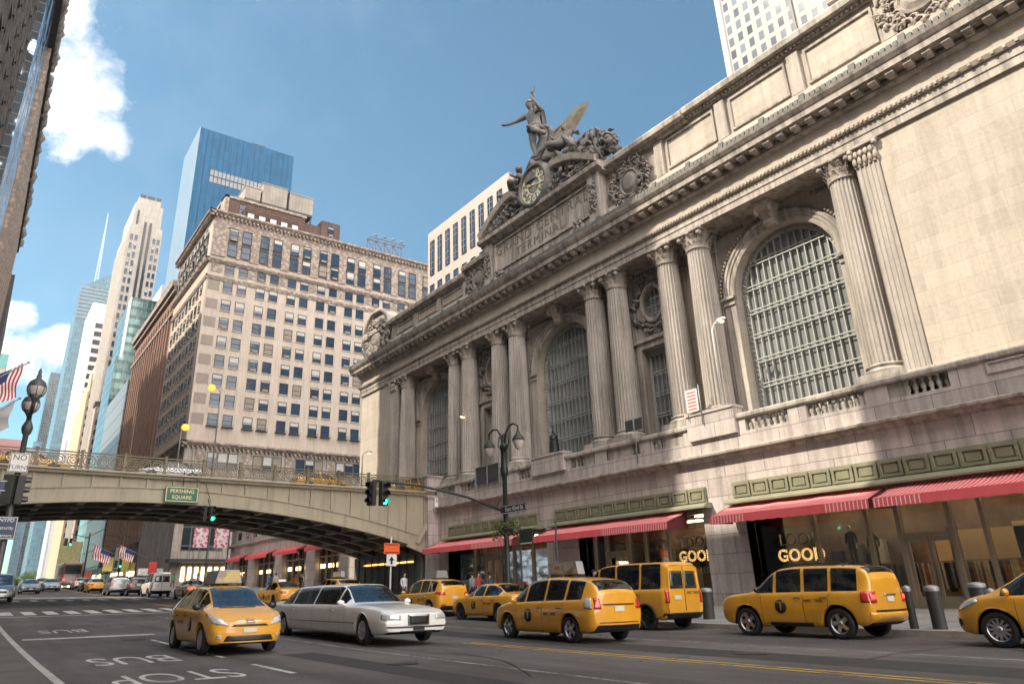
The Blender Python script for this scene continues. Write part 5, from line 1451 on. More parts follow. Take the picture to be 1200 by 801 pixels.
# ------------------------------------------------------------------ vehicles
def pchip(xs_, ys_):
    n = len(xs_); h = [xs_[i+1]-xs_[i] for i in range(n-1)]; d = [(ys_[i+1]-ys_[i])/h[i] for i in range(n-1)]
    m = [d[0]]+[0 if d[i-1]*d[i] <= 0 else 3*(h[i-1]+h[i])/((2*h[i]+h[i-1])/d[i-1]+(h[i]+2*h[i-1])/d[i]) for i in range(1, n-1)]+[d[-1]]
    def f(x):
        if x <= xs_[0]: return ys_[0]
        if x >= xs_[-1]: return ys_[-1]
        i = 0
        while x > xs_[i+1]: i += 1
        t = (x-xs_[i])/h[i]; t2, t3 = t*t, t*t*t
        return (2*t3-3*t2+1)*ys_[i]+(t3-2*t2+t)*h[i]*m[i]+(3*t2-2*t3)*ys_[i+1]+(t3-t2)*h[i]*m[i+1]
    return f
def tint(name, c, k):
    t = NT(name); g = t.add('ShaderNodeBsdfGlossy'); g.inputs['Roughness'].default_value = .03; g.inputs['Color'].default_value = (.95, .97, 1, 1)
    tr = t.add('ShaderNodeBsdfTransparent'); tr.inputs['Color'].default_value = (*c, 1); f = t.add('ShaderNodeFresnel'); f.inputs['IOR'].default_value = 1.5
    a = t.add('ShaderNodeMath', operation='MULTIPLY_ADD'); t.lk(f.outputs[0], a.inputs[0]); a.inputs[1].default_value = 1.1; a.inputs[2].default_value = k
    m_ = t.add('ShaderNodeMixShader'); t.lk(a.outputs[0], m_.inputs[0]); t.lk(tr.outputs[0], m_.inputs[1]); t.lk(g.outputs[0], m_.inputs[2]); t.lk(m_.outputs[0], t.out.inputs[0]); return t.m
M['sideglass'] = tint('side_glass', (.34, .38, .36), .05); M['windshield'] = tint('windscreen', (.50, .54, .53), .10)
M['cabin'] = plain('cabin_trim', (.05, .048, .045), .8, 0, .3, 4)
class Car:
    def __init__(s, st, wheels, rw, ws, rwin, glass, pillars, bulge=(.10, .14), windows=True, arch=.065):
        """st: stations (x, z_bottom, z_belt, z_top, half width, half roof width), rear to front;
        ws / rwin: x range of windshield / rear window; glass: x range of the side glass; pillars: x positions"""
        s.st, s.wheels, s.rw, s.ws, s.rwin, s.glass, s.pillars, s.bulge, s.windows, s.arch = st, wheels, rw, ws, rwin, glass, pillars, bulge, windows, arch
        s.fn = [pchip([a[0] for a in st], [a[k] for a in st]) for k in range(1, 6)]
    def section(s, x):
        zb, zl, zt, w, wr = [f(x) for f in s.fn]
        h = zt-zl; zm = zb+(zl-zb)*.55
        for xw in s.wheels: w += .022*math.exp(-((x-xw)/.42)**2)
        K = [(0, zb), (w-.30, zb), (w-.09, zb+.015), (w-.03, zb+.10), (w, zm), (w-.008, zl-.16), (w-.035, zl-.03), (w-.07, zl+.02),
             (wr+(w-.07-wr)*.42, zl+h*.52), (wr+.01, zt-min(.10, h*.3)), (wr-.09, zt-min(.03, h*.1)), (wr*.45, zt-.004), (0, zt)]
        out = []
        idx = list(range(len(K)))
        ky = pchip(idx, [k[0] for k in K]); kz = pchip(idx, [k[1] for k in K])
        sub = 3
        for i in range((len(K)-1)*sub+1):
            out.append((max(0, ky(i/sub)), kz(i/sub)))
        return out
    def mesh(s):
        x0, x1 = s.st[0][0], s.st[-1][0]
        xs_ = set()
        n = int((x1-x0)/.085)
        for i in range(n+1): xs_.add(round(x0+(x1-x0)*i/n, 4))
        for xw in s.wheels:
            for k in range(-14, 15): xs_.add(round(xw+(s.rw+s.arch)*math.sin(k/14*PI/2), 4))
        for e in (s.ws, s.rwin, s.glass): xs_ |= {e[0], e[1]}
        for p in s.pillars: xs_ |= {round(p-.045, 4), round(p+.045, 4)}
        xs_ = sorted(xs_); xs_ = [x for i, x in enumerate(xs_) if i == 0 or x-xs_[i-1] > .008 or x in (x1,)]
        rows = []; info = []
        def row(x, k=1.0, dx=0):
            r_ = []
            za = None
            for xw in s.wheels:
                d = abs(x-xw)
                if d < s.rw+s.arch: za = s.rw+math.sqrt(max(0, (s.rw+s.arch)**2-d*d))
            for j, (y, z) in enumerate(s.section(x)):
                if za and z < za: z = za
                r_.append((x+dx, y*k, z))
            return r_
        for k in (0.0, .3, .55, .75, .9, .97): rows.append(row(x0, k, -s.bulge[0]*(1-k**2.6))); info.append((x0, 'end'))
        for x in xs_: rows.append(row(x)); info.append((x, 'mid'))
        for k in (.97, .9, .75, .55, .3, 0.0): rows.append(row(x1, k, s.bulge[1]*(1-k**2.6))); info.append((x1, 'end'))
        J = len(rows[0]); full = [[(x, -y, z) for (x, y, z) in reversed(r_)][:-1]+r_ for r_ in rows]
        # order: roof centre (-y side) .. bottom centre .. roof centre (+y side)
        return full, info, J
    def build(s, root, pm):
        full, info, J = s.mesh()
        P = {k: MB() for k in ('body', 'underbody', 'windshield', 'rear_window')}
        side = {}
        W = len(full[0]); n0 = len(full)
        pl = sorted(s.pillars)
        for i in range(n0-1):
            xa, ka = info[i]; xb, kb = info[i+1]; xm = (xa+xb)/2
            for j in range(W-1):
                jj = (abs(j+.5-(J-1)))/3.0            # key index counted from the bottom centre
                q = (full[i][j], full[i][j+1], full[i+1][j+1], full[i+1][j])
                key = 'body'
                zt = s.fn[2](xm)-s.fn[1](xm)
                if jj < 2.0: key = 'underbody'
                elif ka == 'mid' and kb == 'mid' and s.windows:
                    if 7.0 < jj < 9.34 and s.glass[0] <= xm <= s.glass[1] and zt > .16:
                        if not any(abs(xm-p) < .045 for p in pl):
                            key = ('side_window', sum(1 for p in pl if xm > p), 1 if j > J-1 else -1)
                    if jj > 9.66 and s.ws[0] < xm < s.ws[1]: key = 'windshield'
                    if jj > 9.66 and s.rwin[0] < xm < s.rwin[1]: key = 'rear_window'
                if isinstance(key, tuple): mb = side.setdefault(key, MB())
                else: mb = P[key]
                mb.smooth = True; mb.face(q)
        mats = dict(body=pm, underbody=M['black'], windshield=M['windshield'], rear_window=M['sideglass'])
        body = None
        for k, mb in P.items():
            if mb.f:
                o = mb.build(k, mats[k], root, loc=(0, 0, 0))
                if k == 'body': body = o
        for k, mb in side.items(): mb.build('side_window', M['sideglass'], root, loc=(0, 0, 0))
        if s.windows: s.interior(root)
        allm = MB(); allm.grid(full)
        s.bvh = BVHTree.FromPolygons([Vector(v) for v in allm.v], allm.f)
        s.root = root; s.body = body
        return body
    def interior(s, root):
        m_ = MB(); x0, x1 = s.glass[0]-.1, s.ws[1]-.12; zb = s.fn[1]((x0+x1)/2)
        m_.box(x0, x1, -.70, .70, .42, zb-.10); m_.box(s.ws[1]-.45, s.ws[1]-.1, -.68, .68, zb-.10, zb+.02)
        rows_ = [s.ws[0]-.55]; x = s.ws[0]-1.45
        while x > s.glass[0]+.1: rows_.append(x); x -= 1.0
        for i, x in enumerate(rows_):
            for y in (-.37, .37):
                m_.prof_y([(x-.08, zb-.12), (x+.10, zb-.12), (x-.02, zb+.22), (x-.14, zb+.22)], y-.24, y+.24); m_.box(x-.16, x-.06, y-.11, y+.11, zb+.25, zb+.42)
        c_ = m_.build('cabin_interior', M['cabin'], root, loc=(0, 0, 0))
        m_ = MB(); n_ = 14; c = (s.ws[0]+.02, .37, zb+.03)
        m_.tube([(c[0]+.06*math.sin(2*PI*k/n_), c[1]+.18*math.cos(2*PI*k/n_), c[2]+.17*math.sin(2*PI*k/n_)) for k in range(n_+1)], .016, 5); m_.build('steering_wheel', M['blackgloss'], c_, loc=(0, 0, 0))
    def patch(s, name, d, quad, mat, off=.008, n=(6, 5), parent=None, thick=.02, mirror=False, flat=False):
        "a piece that follows the body; quad = 4 corners (a, b) in the plane seen from direction d"
        out = []
        for sg in ((1, -1) if mirror else (1,)):
            mb = MB(); mb.smooth = not flat; rows = []; prev = None; outv = []
            dv = {'front': Vector((1, 0, 0)), 'rear': Vector((-1, 0, 0)), 'left': Vector((0, 1, 0)), 'right': Vector((0, -1, 0)), 'top': Vector((0, 0, 1))}[d]
            if mirror and d in ('left', 'right') and sg < 0: dv = -dv
            for i in range(n[0]+1):
                r_ = []
                for j in range(n[1]+1):
                    u, v = i/n[0], j/n[1]
                    a = (quad[0][0]*(1-u)+quad[1][0]*u)*(1-v)+(quad[3][0]*(1-u)+quad[2][0]*u)*v
                    b_ = (quad[0][1]*(1-u)+quad[1][1]*u)*(1-v)+(quad[3][1]*(1-u)+quad[2][1]*u)*v
                    if d in ('front', 'rear'): o = Vector((0, a*(sg if mirror else 1), b_))
                    elif d == 'top': o = Vector((a, b_*(sg if mirror else 1), 0))
                    else: o = Vector((a, 0, b_))
                    h = s.bvh.ray_cast(o+dv*6, -dv)
                    p = h[0] if h[0] is not None else (Vector(prev) if prev is not None else o)
                    prev = p; r_.append(p+dv*off)
                rows.append(r_)
            if flat:
                m_ = max(p.dot(dv) for r_ in rows for p in r_)
                rows = [[p+dv*(m_-p.dot(dv)) for p in r_] for r_ in rows]
            mb.grid([[tuple(p) for p in r_] for r_ in rows])
            rim = [rows[0][j] for j in range(n[1]+1)]+[rows[i][n[1]] for i in range(1, n[0]+1)]+[rows[n[0]][j] for j in range(n[1]-1, -1, -1)]+[rows[i][0] for i in range(n[0]-1, 0, -1)]
            mb.smooth = False
            mb.grid([[tuple(p) for p in rim], [tuple(p-dv*thick) for p in rim]], close=True)
            out.append(mb.build(name, mat, parent or s.root, loc=(0, 0, 0)))
        return out
    def at(s, d, a, b_):
        dv = {'front': Vector((1, 0, 0)), 'rear': Vector((-1, 0, 0)), 'left': Vector((0, 1, 0)), 'right': Vector((0, -1, 0))}[d]
        o = Vector((0, a, b_)) if d in ('front', 'rear') else Vector((a, 0, b_))
        h = s.bvh.ray_cast(o+dv*6, -dv); return h[0] or o
    def seam(s, x0, z0, x1, z1, w=.009):
        "door gap on both flanks"
        for dv, sg in (('left', 1), ('right', -1)):
            mb = MB(); n = 10
            for k in range(n+1):
                pass
            rows = []
            L_ = math.hypot(x1-x0, z1-z0); nx, nz = -(z1-z0)/L_*w/2, (x1-x0)/L_*w/2
            for k in range(n+1):
                u = k/n; a = Vector(s.at(dv, x0+(x1-x0)*u+nx, z0+(z1-z0)*u+nz)); b_ = Vector(s.at(dv, x0+(x1-x0)*u-nx, z0+(z1-z0)*u-nz))
                rows.append([(a.x, a.y+sg*.003, a.z), (b_.x, b_.y+sg*.003, b_.z)])
            s.seams.grid(rows)
    seams = None

WHEELS = {}
def wheel_meshes(rw, w, spokes, style):
    k = (rw, w, spokes, style)
    if k in WHEELS: return WHEELS[k]
    t = MB(); rr_ = rw*.66
    t.lathe([(rr_, -w/2+.02), (rr_+.02, -w/2), (rw*.93, -w/2+.004), (rw*.985, -w/2+.03), (rw, -w/2+.05), (rw, w/2-.05), (rw*.985, w/2-.03), (rw*.93, w/2-.004), (rr_+.02, w/2), (rr_, w/2-.02), (rr_, -w/2+.02)], n=32, axis='y')
    r_ = MB(); f_ = w/2-.012
    r_.lathe([(rr_, f_), (rr_*.93, f_-.012), (rr_*.90, f_-.06)], n=32, axis='y')
    for i in range(spokes):
        for off in ((-.10, .10) if style == 'split' else (0,)):
            t_ = 2*PI*i/spokes+off
            c, s_ = math.cos(t_), math.sin(t_); hw = .045 if style == 'wide' else .022
            p = [(a*c-b_*s_, f_-dy, a*s_+b_*c) for a, b_, dy in ((.05, -hw*1.1, .02), (.05, hw*1.1, .02), (rr_*.93, hw, .008), (rr_*.93, -hw, .008))]
            r_.face(p); r_.face([(x, y-.03, z) for x, y, z in reversed(p)])
            for a, b_ in ((0, 1), (1, 2), (2, 3), (3, 0)): r_.face([p[a], p[b_], (p[b_][0], p[b_][1]-.03, p[b_][2]), (p[a][0], p[a][1]-.03, p[a][2])])
    r_.lathe([(.01, f_+.0), (.055, f_-.002), (.065, f_-.03)], n=14, axis='y')
    d_ = MB(); d_.lathe([(rr_*.90, f_-.06), (.01, f_-.075)], n=24, axis='y'); d_.lathe([(rr_*.9, -f_), (.01, -f_)], n=16, axis='y')
    WHEELS[k] = (t, r_, d_); return WHEELS[k]
def add_wheels(root, car, track, w=.21, spokes=5, style='split', rim=None):
    proto = None
    cm_ = None
    for xw in car.wheels:
        for sg in (1, -1):
            if proto is None:
                t, r_, d_ = wheel_meshes(car.rw, w, spokes, style)
                proto = t.build('wheel', M['black'], root, loc=(xw, sg*track, car.rw))
                r_.build('rim', rim or M['chrome'], proto, loc=(0, 0, 0), fix=False); d_.build('brake_disc', M['blackgloss'], proto, loc=(0, 0, 0), fix=False)
                cm_ = {proto.name: [c for c in bpy.data.objects if c.parent == proto]}
            else:
                o = copy_tree(proto, loc=(xw, sg*track, car.rw), childmap=cm_)
                if sg < 0: o.rotation_euler = (0, 0, PI)
    return proto
def mirror_caps(car, root, x, z, pm, out=.16):
    for sg in (1, -1):
        p = car.at('left' if sg > 0 else 'right', x, z-.04)
        mb = MB(); y0 = abs(p[1])
        mb.blob((x, sg*(y0+out*.62), z+.02), (.06, .11, .075), 10, 6); mb.bar((x+.02, sg*(y0-.03), z-.03), (x, sg*(y0+out*.4), z-.01), .05, .04)
        mb.build('wing_mirror', pm, root, loc=(0, 0, 0), fix=False)
def handles(car, root, xs_, z, mat):
    for x in xs_:
        for d, sg in (('left', 1), ('right', -1)):
            p = car.at(d, x, z); mb = MB(); mb.tube([(x-.09, p[1]-sg*.005, z), (x-.06, p[1]+sg*.035, z+.003), (x+.06, p[1]+sg*.035, z+.003), (x+.09, p[1]-sg*.005, z)], .013, 6); mb.build('door_handle', mat, root, loc=(0, 0, 0))
def decals(car, root, xt, zt, xl, zl, sides=('left', 'right')):
    "round T emblem on the front door and fare lettering on the rear door"
    for d in sides:
        sg = 1 if d == 'left' else -1; p = car.at(d, xt, zt)
        mb = MB(); mb.lathe([(.001, p[1]+sg*.012), (.165, p[1]+sg*.012), (.165, p[1]-sg*.004)], (xt, 0, zt), 24, axis='y'); mb.build('taxi_emblem', M['blackgloss'], root, loc=(0, 0, 0))
        dirs = ((-1, 0, 0), (0, 0, 1)) if d == 'left' else ((1, 0, 0), (0, 0, 1))
        t = text('emblem_letter', 'T', .30, M['taxi'], None, (0, 0, 0), dirs, .003); t.parent = root; t.location = (xt, p[1]+sg*.017, zt)
        p = car.at(d, xl, zl)
        t = text('door_lettering', 'NYC  TAXI', .105, M['blackgloss'], None, (0, 0, 0), dirs, .003); t.parent = root; t.location = (xl, p[1]+sg*.010, zl)
def topper(root, x, z, kind, mats=None):
    mb = MB()
    if kind == 'ad':
        L_, h, w0, w1 = .62, .33, .24, .14
        mb.prof_y([(x-L_, z+.05), (x+L_, z+.05), (x+L_*.86, z+.05+h), (x-L_*.86, z+.05+h)], -w0/2, w0/2)
        o = mb.build('roof_advert', M['grey'], root, loc=(0, 0, 0), bevel=.01)
        pm = MB()
        for sg in (1, -1): pm.face([(x-L_*.93, sg*(w0/2+.004), z+.08), (x+L_*.93, sg*(w0/2+.004), z+.08), (x+L_*.82, sg*(w0/2+.004), z+.35), (x-L_*.82, sg*(w0/2+.004), z+.35)])
        pm.build('advert_panel', mats or M['white'], o, loc=(0, 0, 0), fix=False)
        m2 = MB(); m2.box(x-.5, x-.45, -.2, .2, z-.02, z+.05); m2.box(x+.45, x+.5, -.2, .2, z-.02, z+.05); m2.box(x-.14, x+.02, -.1, .1, z+.0, z+.05); m2.build('advert_bracket', M['blackgloss'], o, loc=(0, 0, 0))
    elif kind == 'board':      # advert seen end-on as a trapezoid
        mb.prof_x([(-.34, z+.04), (.34, z+.04), (.26, z+.36), (-.26, z+.36)], x-.55, x+.55)
        o = mb.build('roof_advert', M['grey'], root, loc=(0, 0, 0), bevel=.01)
        pm = MB()
        pm.face([(x+.555, -.30, z+.07), (x+.555, .30, z+.07), (x+.555, .24, z+.33), (x+.555, -.24, z+.33)])
        pm.build('advert_panel', mats or M['white'], o, loc=(0, 0, 0), fix=False)
    else:
        mb.prof_y([(x-.10, z), (x+.10, z), (x+.06, z+.13), (x-.06, z+.13)], -.24, .24); mb.build('roof_light', M['signwhite'], root, loc=(0, 0, 0), bevel=.015)

def advert(name, stops):
    t = NT(name); p = t.pos(True, scale=(1, 1, 1)); n = t.noise(p, 3.2, 2, .4)
    t.col(t.ramp(n, stops)); t.b.inputs['Roughness'].default_value = .35; return t.m
ADA = advert('advert_art_yellow', [(.3, (.40, .33, .28)), (.48, (.55, .42, .10)), (.62, (.30, .22, .18))])
ADB = advert('advert_art_grey', [(.3, (.12, .14, .18)), (.5, (.40, .42, .45)), (.65, (.30, .16, .08))])

def finish(car, root, pm, kind, plate=None):
    s_ = car.seams
    if s_ and s_.f: s_.build('door_gaps', M['blackgloss'], root, loc=(0, 0, 0), fix=False)

def prius(name, label, loc, heading, group, tall=False, tops='ad', adm=None, L=0, cat='taxi', tail_lit=False):
    root = thing(name, label, cat, loc, heading, group)
    if not tall:
        st = [(-2.22, .38, .86, 1.08, .70, .56), (-2.12, .27, .93, 1.17, .79, .58), (-1.75, .22, .96, 1.33, .85, .58), (-1.2, .20, .955, 1.435, .868, .585), (-.4, .19, .94, 1.49, .873, .59), (.2, .19, .925, 1.475, .873, .585),
              (.55, .19, .92, 1.405, .873, .585), (1.0, .19, .91, 1.17, .872, .62), (1.42, .19, .885, .965, .868, .68), (1.75, .2, .83, .89, .85, .69), (2.02, .21, .74, .80, .79, .62), (2.14, .24, .64, .70, .70, .54)]
        ws, rw_, gl, pil, wh = (.42, 1.33), (-2.08, -1.5), (-1.62, 1.05), (-.28, .55, -1.30), (-1.36, 1.33)
    else:
        st = [(-2.28, .40, .92, 1.20, .76, .60), (-2.20, .28, .97, 1.34, .82, .60), (-1.95, .23, .985, 1.47, .865, .60), (-1.2, .20, .97, 1.545, .883, .61), (-.3, .19, .955, 1.575, .885, .61), (.25, .19, .94, 1.55, .885, .61),
              (.6, .19, .93, 1.465, .884, .61), (1.05, .19, .92, 1.22, .882, .64), (1.48, .19, .89, .985, .875, .70), (1.8, .2, .83, .90, .855, .70), (2.08, .21, .74, .81, .79, .62), (2.2, .24, .64, .70, .70, .54)]
        ws, rw_, gl, pil, wh = (.46, 1.38), (-2.262, -1.98), (-1.86, 1.1), (-.34, .55, -1.22), (-1.40, 1.38)
    c = Car(st, wh, .318, ws, rw_, gl, pil, bulge=(.06, .10)); c.seams = MB(); c.build(root, M['taxi'])
    zt = .95 if not tall else .97
    c.seam(-.28, .25, -.28, zt); c.seam(.93, .25, .93, .92); c.seam(-1.15, .62, -1.15, zt); c.seam(-.28, .25, .93, .25)
    add_wheels(root, c, .765, .20, 5 if tall else 7, 'wide' if not tall else 'split')
    mirror_caps(c, root, .98, .98, M['blackgloss'] if not tall else M['taxi']); handles(c, root, (-.16, -1.0), .80, M['blackgloss'])
    c.patch('headlight', 'front', ((.46, .60), (.80, .66), (.84, .84), (.58, .74)), M['headlight'], mirror=True, off=.012)
    c.patch('headlight_wrap', 'left', ((1.62, .82), (2.12, .62), (2.16, .70), (1.62, .87)), M['headlight'], mirror=True, off=.010)
    c.patch('grille', 'front', ((-.42, .585), (.42, .585), (.36, .63), (-.36, .63)), M['blackgloss'], off=.010)
    c.patch('lower_intake', 'front', ((-.56, .285), (.56, .285), (.50, .40), (-.50, .40)), M['blackgloss'], off=.010, n=(10, 4))
    c.patch('fog_lamp', 'front', ((.62, .33), (.72, .34), (.70, .42), (.62, .42)), M['headlight'], mirror=True, off=.012)
    c.patch('badge', 'front', ((-.09, .66), (.09, .66), (.09, .72), (-.09, .72)), M['chrome'], off=.02, n=(4, 3))
    c.patch('licence_plate', 'front', ((-.155, .46), (.155, .46), (.155, .55), (-.155, .55)), M['plate'], off=.02, flat=True)
    zt_ = 1.02 if tall else .96
    c.patch('tail_lamp', 'rear', ((.56, .78), (.76, .78), (.72, zt_+.03), (.60, zt_)), M['taillit'] if tail_lit else M['taillight'], mirror=True, off=.014)
    c.patch('tail_lamp_wrap', 'left', ((-2.24, .78), (-2.02, .80), (-1.98, zt_+.02), (-2.16, zt_+.02)), M['headlight'] if tall else M['taillight'], mirror=True, off=.008)
    c.patch('licence_plate', 'rear', ((-.155, .72), (.155, .72), (.155, .84), (-.155, .84)), M['plate'], off=.016, flat=True)
    c.patch('tailgate_trim', 'rear', ((-.50, .87), (.50, .87), (.50, .90), (-.50, .90)), M['blackgloss'], off=.016)
    c.patch('bumper_slot', 'rear', ((-.62, .46), (.62, .46), (.62, .48), (-.62, .48)), M['blackgloss'], off=.010)
    c.patch('wiper', 'front', ((-.5, .975), (.35, .98), (.35, .995), (-.5, .99)), M['blackgloss'], off=.03)
    decals(c, root, .35, .62, -.62, .66)
    if tops == 'ad': topper(root, -.35, c.fn[2](-.3), 'ad', adm)
    elif tops == 'board': topper(root, -.35, c.fn[2](-.3), 'board', adm)
    elif tops: topper(root, -.1, c.fn[2](-.1), 'light')
    finish(c, root, M['taxi'], 'prius'); return root

def escape(name, label, loc, heading, group, pm=None, taxi=True, cat='taxi'):
    pm = pm or M['taxi']
    root = thing(name, label, cat, loc, heading, group)
    st = [(-2.14, .46, 1.03, 1.40, .80, .64), (-2.06, .36, 1.06, 1.60, .86, .665), (-1.9, .30, 1.07, 1.665, .885, .675), (-1.2, .26, 1.07, 1.705, .897, .68), (-.2, .25, 1.06, 1.715, .90, .68), (.25, .25, 1.055, 1.685, .90, .675),
          (.55, .25, 1.05, 1.58, .90, .67), (.95, .25, 1.04, 1.28, .90, .70), (1.22, .25, 1.03, 1.09, .895, .75), (1.6, .26, 1.00, 1.055, .885, .77), (1.95, .30, .95, 1.01, .86, .74), (2.12, .36, .86, .93, .80, .68)]
    c = Car(st, (-1.31, 1.31), .355, (.36, 1.17), (-2.10, -1.93), (-1.86, .92), (-.42, .40, -1.16), bulge=(.05, .10), arch=.075); c.seams = MB(); c.build(root, pm)
    c.seam(-.42, .32, -.42, 1.07); c.seam(.80, .32, .80, 1.04); c.seam(-1.08, .70, -1.16, 1.06); c.seam(-.42, .32, .80, .32)
    add_wheels(root, c, .775, .23, 5, 'wide'); mirror_caps(c, root, .85, 1.13, M['blackgloss'], .2); handles(c, root, (-.26, -1.0), .94, M['blackgloss'])
    c.patch('sill_trim', 'left', ((-.90, .27), (.90, .27), (.90, .36), (-.90, .36)), M['blackgloss'], mirror=True, off=.018)
    c.patch('headlight', 'front', ((.50, .72), (.78, .74), (.80, .90), (.52, .88)), M['headlight'], mirror=True, off=.012)
    c.patch('grille', 'front', ((-.42, .70), (.42, .70), (.42, .86), (-.42, .86)), M['blackgloss'], off=.012)
    c.patch('lower_intake', 'front', ((-.5, .44), (.5, .44), (.5, .54), (-.5, .54)), M['blackgloss'], off=.012)
    c.patch('licence_plate', 'front', ((-.155, .56), (.155, .56), (.155, .66), (-.155, .66)), M['plate'], off=.03, flat=True)
    for q_, m_ in (('tail_lamp', M['taillight']),):
        c.patch(q_, 'rear', ((.60, .82), (.80, .82), (.80, 1.08), (.60, 1.08)), m_, mirror=True, off=.016)
        c.patch('tail_lamp_wrap', 'left', ((-2.15, .82), (-1.94, .84), (-1.94, 1.08), (-2.15, 1.08)), m_, mirror=True, off=.012)
        c.patch('reversing_lamp', 'rear', ((.63, .90), (.76, .90), (.76, 1.0), (.63, 1.0)), M['taillit'], mirror=True, off=.024)
    c.patch('licence_plate', 'rear', ((-.16, .84), (.16, .84), (.16, .96), (-.16, .96)), M['plate'], off=.02, flat=True)
    c.patch('number_trim', 'rear', ((-.26, .98), (.26, .98), (.26, 1.02), (-.26, 1.02)), M['chrome'], off=.02)
    c.patch('bumper_step', 'rear', ((-.68, .62), (.68, .62), (.68, .66), (-.68, .66)), M['blackgloss'], off=.030)
    c.patch('rear_bumper', 'rear', ((-.84, .38), (.84, .38), (.84, .61), (-.84, .61)), pm, off=.035, n=(16, 4), thick=.06)
    mb = MB()
    for sg in (1, -1):
        mb.tube([(-1.5, sg*.56, 1.67), (-1.42, sg*.56, 1.745), (.1, sg*.56, 1.755), (.2, sg*.56, 1.70)], .018, 6)
    for x in (-1.0, -.25): mb.tube([(x, -.56, 1.745), (x, .56, 1.745)], .018, 6)
    mb.build('roof_rack', M['blackgloss'], root, loc=(0, 0, 0))
    if taxi: decals(c, root, .22, .74, -.72, .87)
    finish(c, root, pm, ''); return root

def connect(name, label, loc, heading, group, pm=None, taxi=True, cat='taxi'):
    pm = pm or M['taxi']
    root = thing(name, label, cat, loc, heading, group)
    st = [(-2.26, .46, 1.16, 1.90, .80, .66), (-2.22, .36, 1.17, 1.975, .86, .68), (-2.0, .30, 1.17, 2.0, .89, .70), (-.8, .26, 1.16, 2.01, .897, .70), (.4, .25, 1.14, 1.97, .897, .70), (.85, .25, 1.12, 1.86, .897, .70),
          (1.35, .25, 1.10, 1.45, .895, .72), (1.72, .25, 1.06, 1.14, .885, .74), (2.0, .28, .96, 1.03, .86, .70), (2.2, .34, .80, .88, .78, .60)]
    c = Car(st, (-1.42, 1.48), .325, (.80, 1.66), (-2.3, -2.29), (-2.05, 1.35), (-1.20, -.10, .72), bulge=(.03, .10), arch=.07); c.seams = MB(); c.build(root, pm)
    for x in (-.10, .95, -1.20): c.seam(x, .35, x, 1.16)
    add_wheels(root, c, .775, .20, 8, 'split', M['blackgloss']); mirror_caps(c, root, 1.2, 1.2, M['blackgloss'], .22); handles(c, root, (.02, -1.05), 1.02, M['blackgloss'])
    for xw in c.wheels:
        for sg in (1, -1):
            mb = MB(); mb.tube([(xw+.42*math.cos(t), sg*.925, .325+.42*math.sin(t)) for t in [PI*k/12 for k in range(13)]], .035, 6); mb.build('wheel_arch_trim', M['black'], root, loc=(0, 0, 0))
    for sg in (1, -1): c.patch('rear_door_glass', 'rear', ((sg*.05, 1.20), (sg*.62, 1.20), (sg*.58, 1.72), (sg*.05, 1.72)), M['carglass'], off=.008)
    c.patch('door_split', 'rear', ((-.012, .42), (.012, .42), (.012, 1.85), (-.012, 1.85)), M['blackgloss'], off=.006, n=(1, 10))
    c.patch('tail_lamp', 'rear', ((.70, .78), (.84, .78), (.82, 1.16), (.70, 1.16)), M['taillight'], mirror=True, off=.014)
    c.patch('licence_plate', 'rear', ((.18, .88), (.50, .88), (.50, 1.0), (.18, 1.0)), M['plate'], off=.016, flat=True)
    c.patch('rear_bumper', 'rear', ((-.86, .36), (.86, .36), (.86, .50), (-.86, .50)), M['blackgloss'], off=.07, thick=.1, n=(12, 3))
    c.patch('headlight', 'front', ((.5, .70), (.76, .72), (.78, .92), (.55, .86)), M['headlight'], mirror=True, off=.012)
    c.patch('grille', 'front', ((-.4, .60), (.4, .60), (.4, .74), (-.4, .74)), M['blackgloss'], off=.012)
    if taxi:
        decals(c, root, .45, .78, -.6, .9)
        t = text('rear_lettering', 'NYC TAXI', .12, M['blackgloss'], None, (0, 0, 0), ((0, -1, 0), (0, 0, 1)), .003); t.parent = root; t.location = (-2.32, -.35, 1.07)
        topper(root, .3, 1.985, 'light')
    finish(c, root, pm, ''); return root

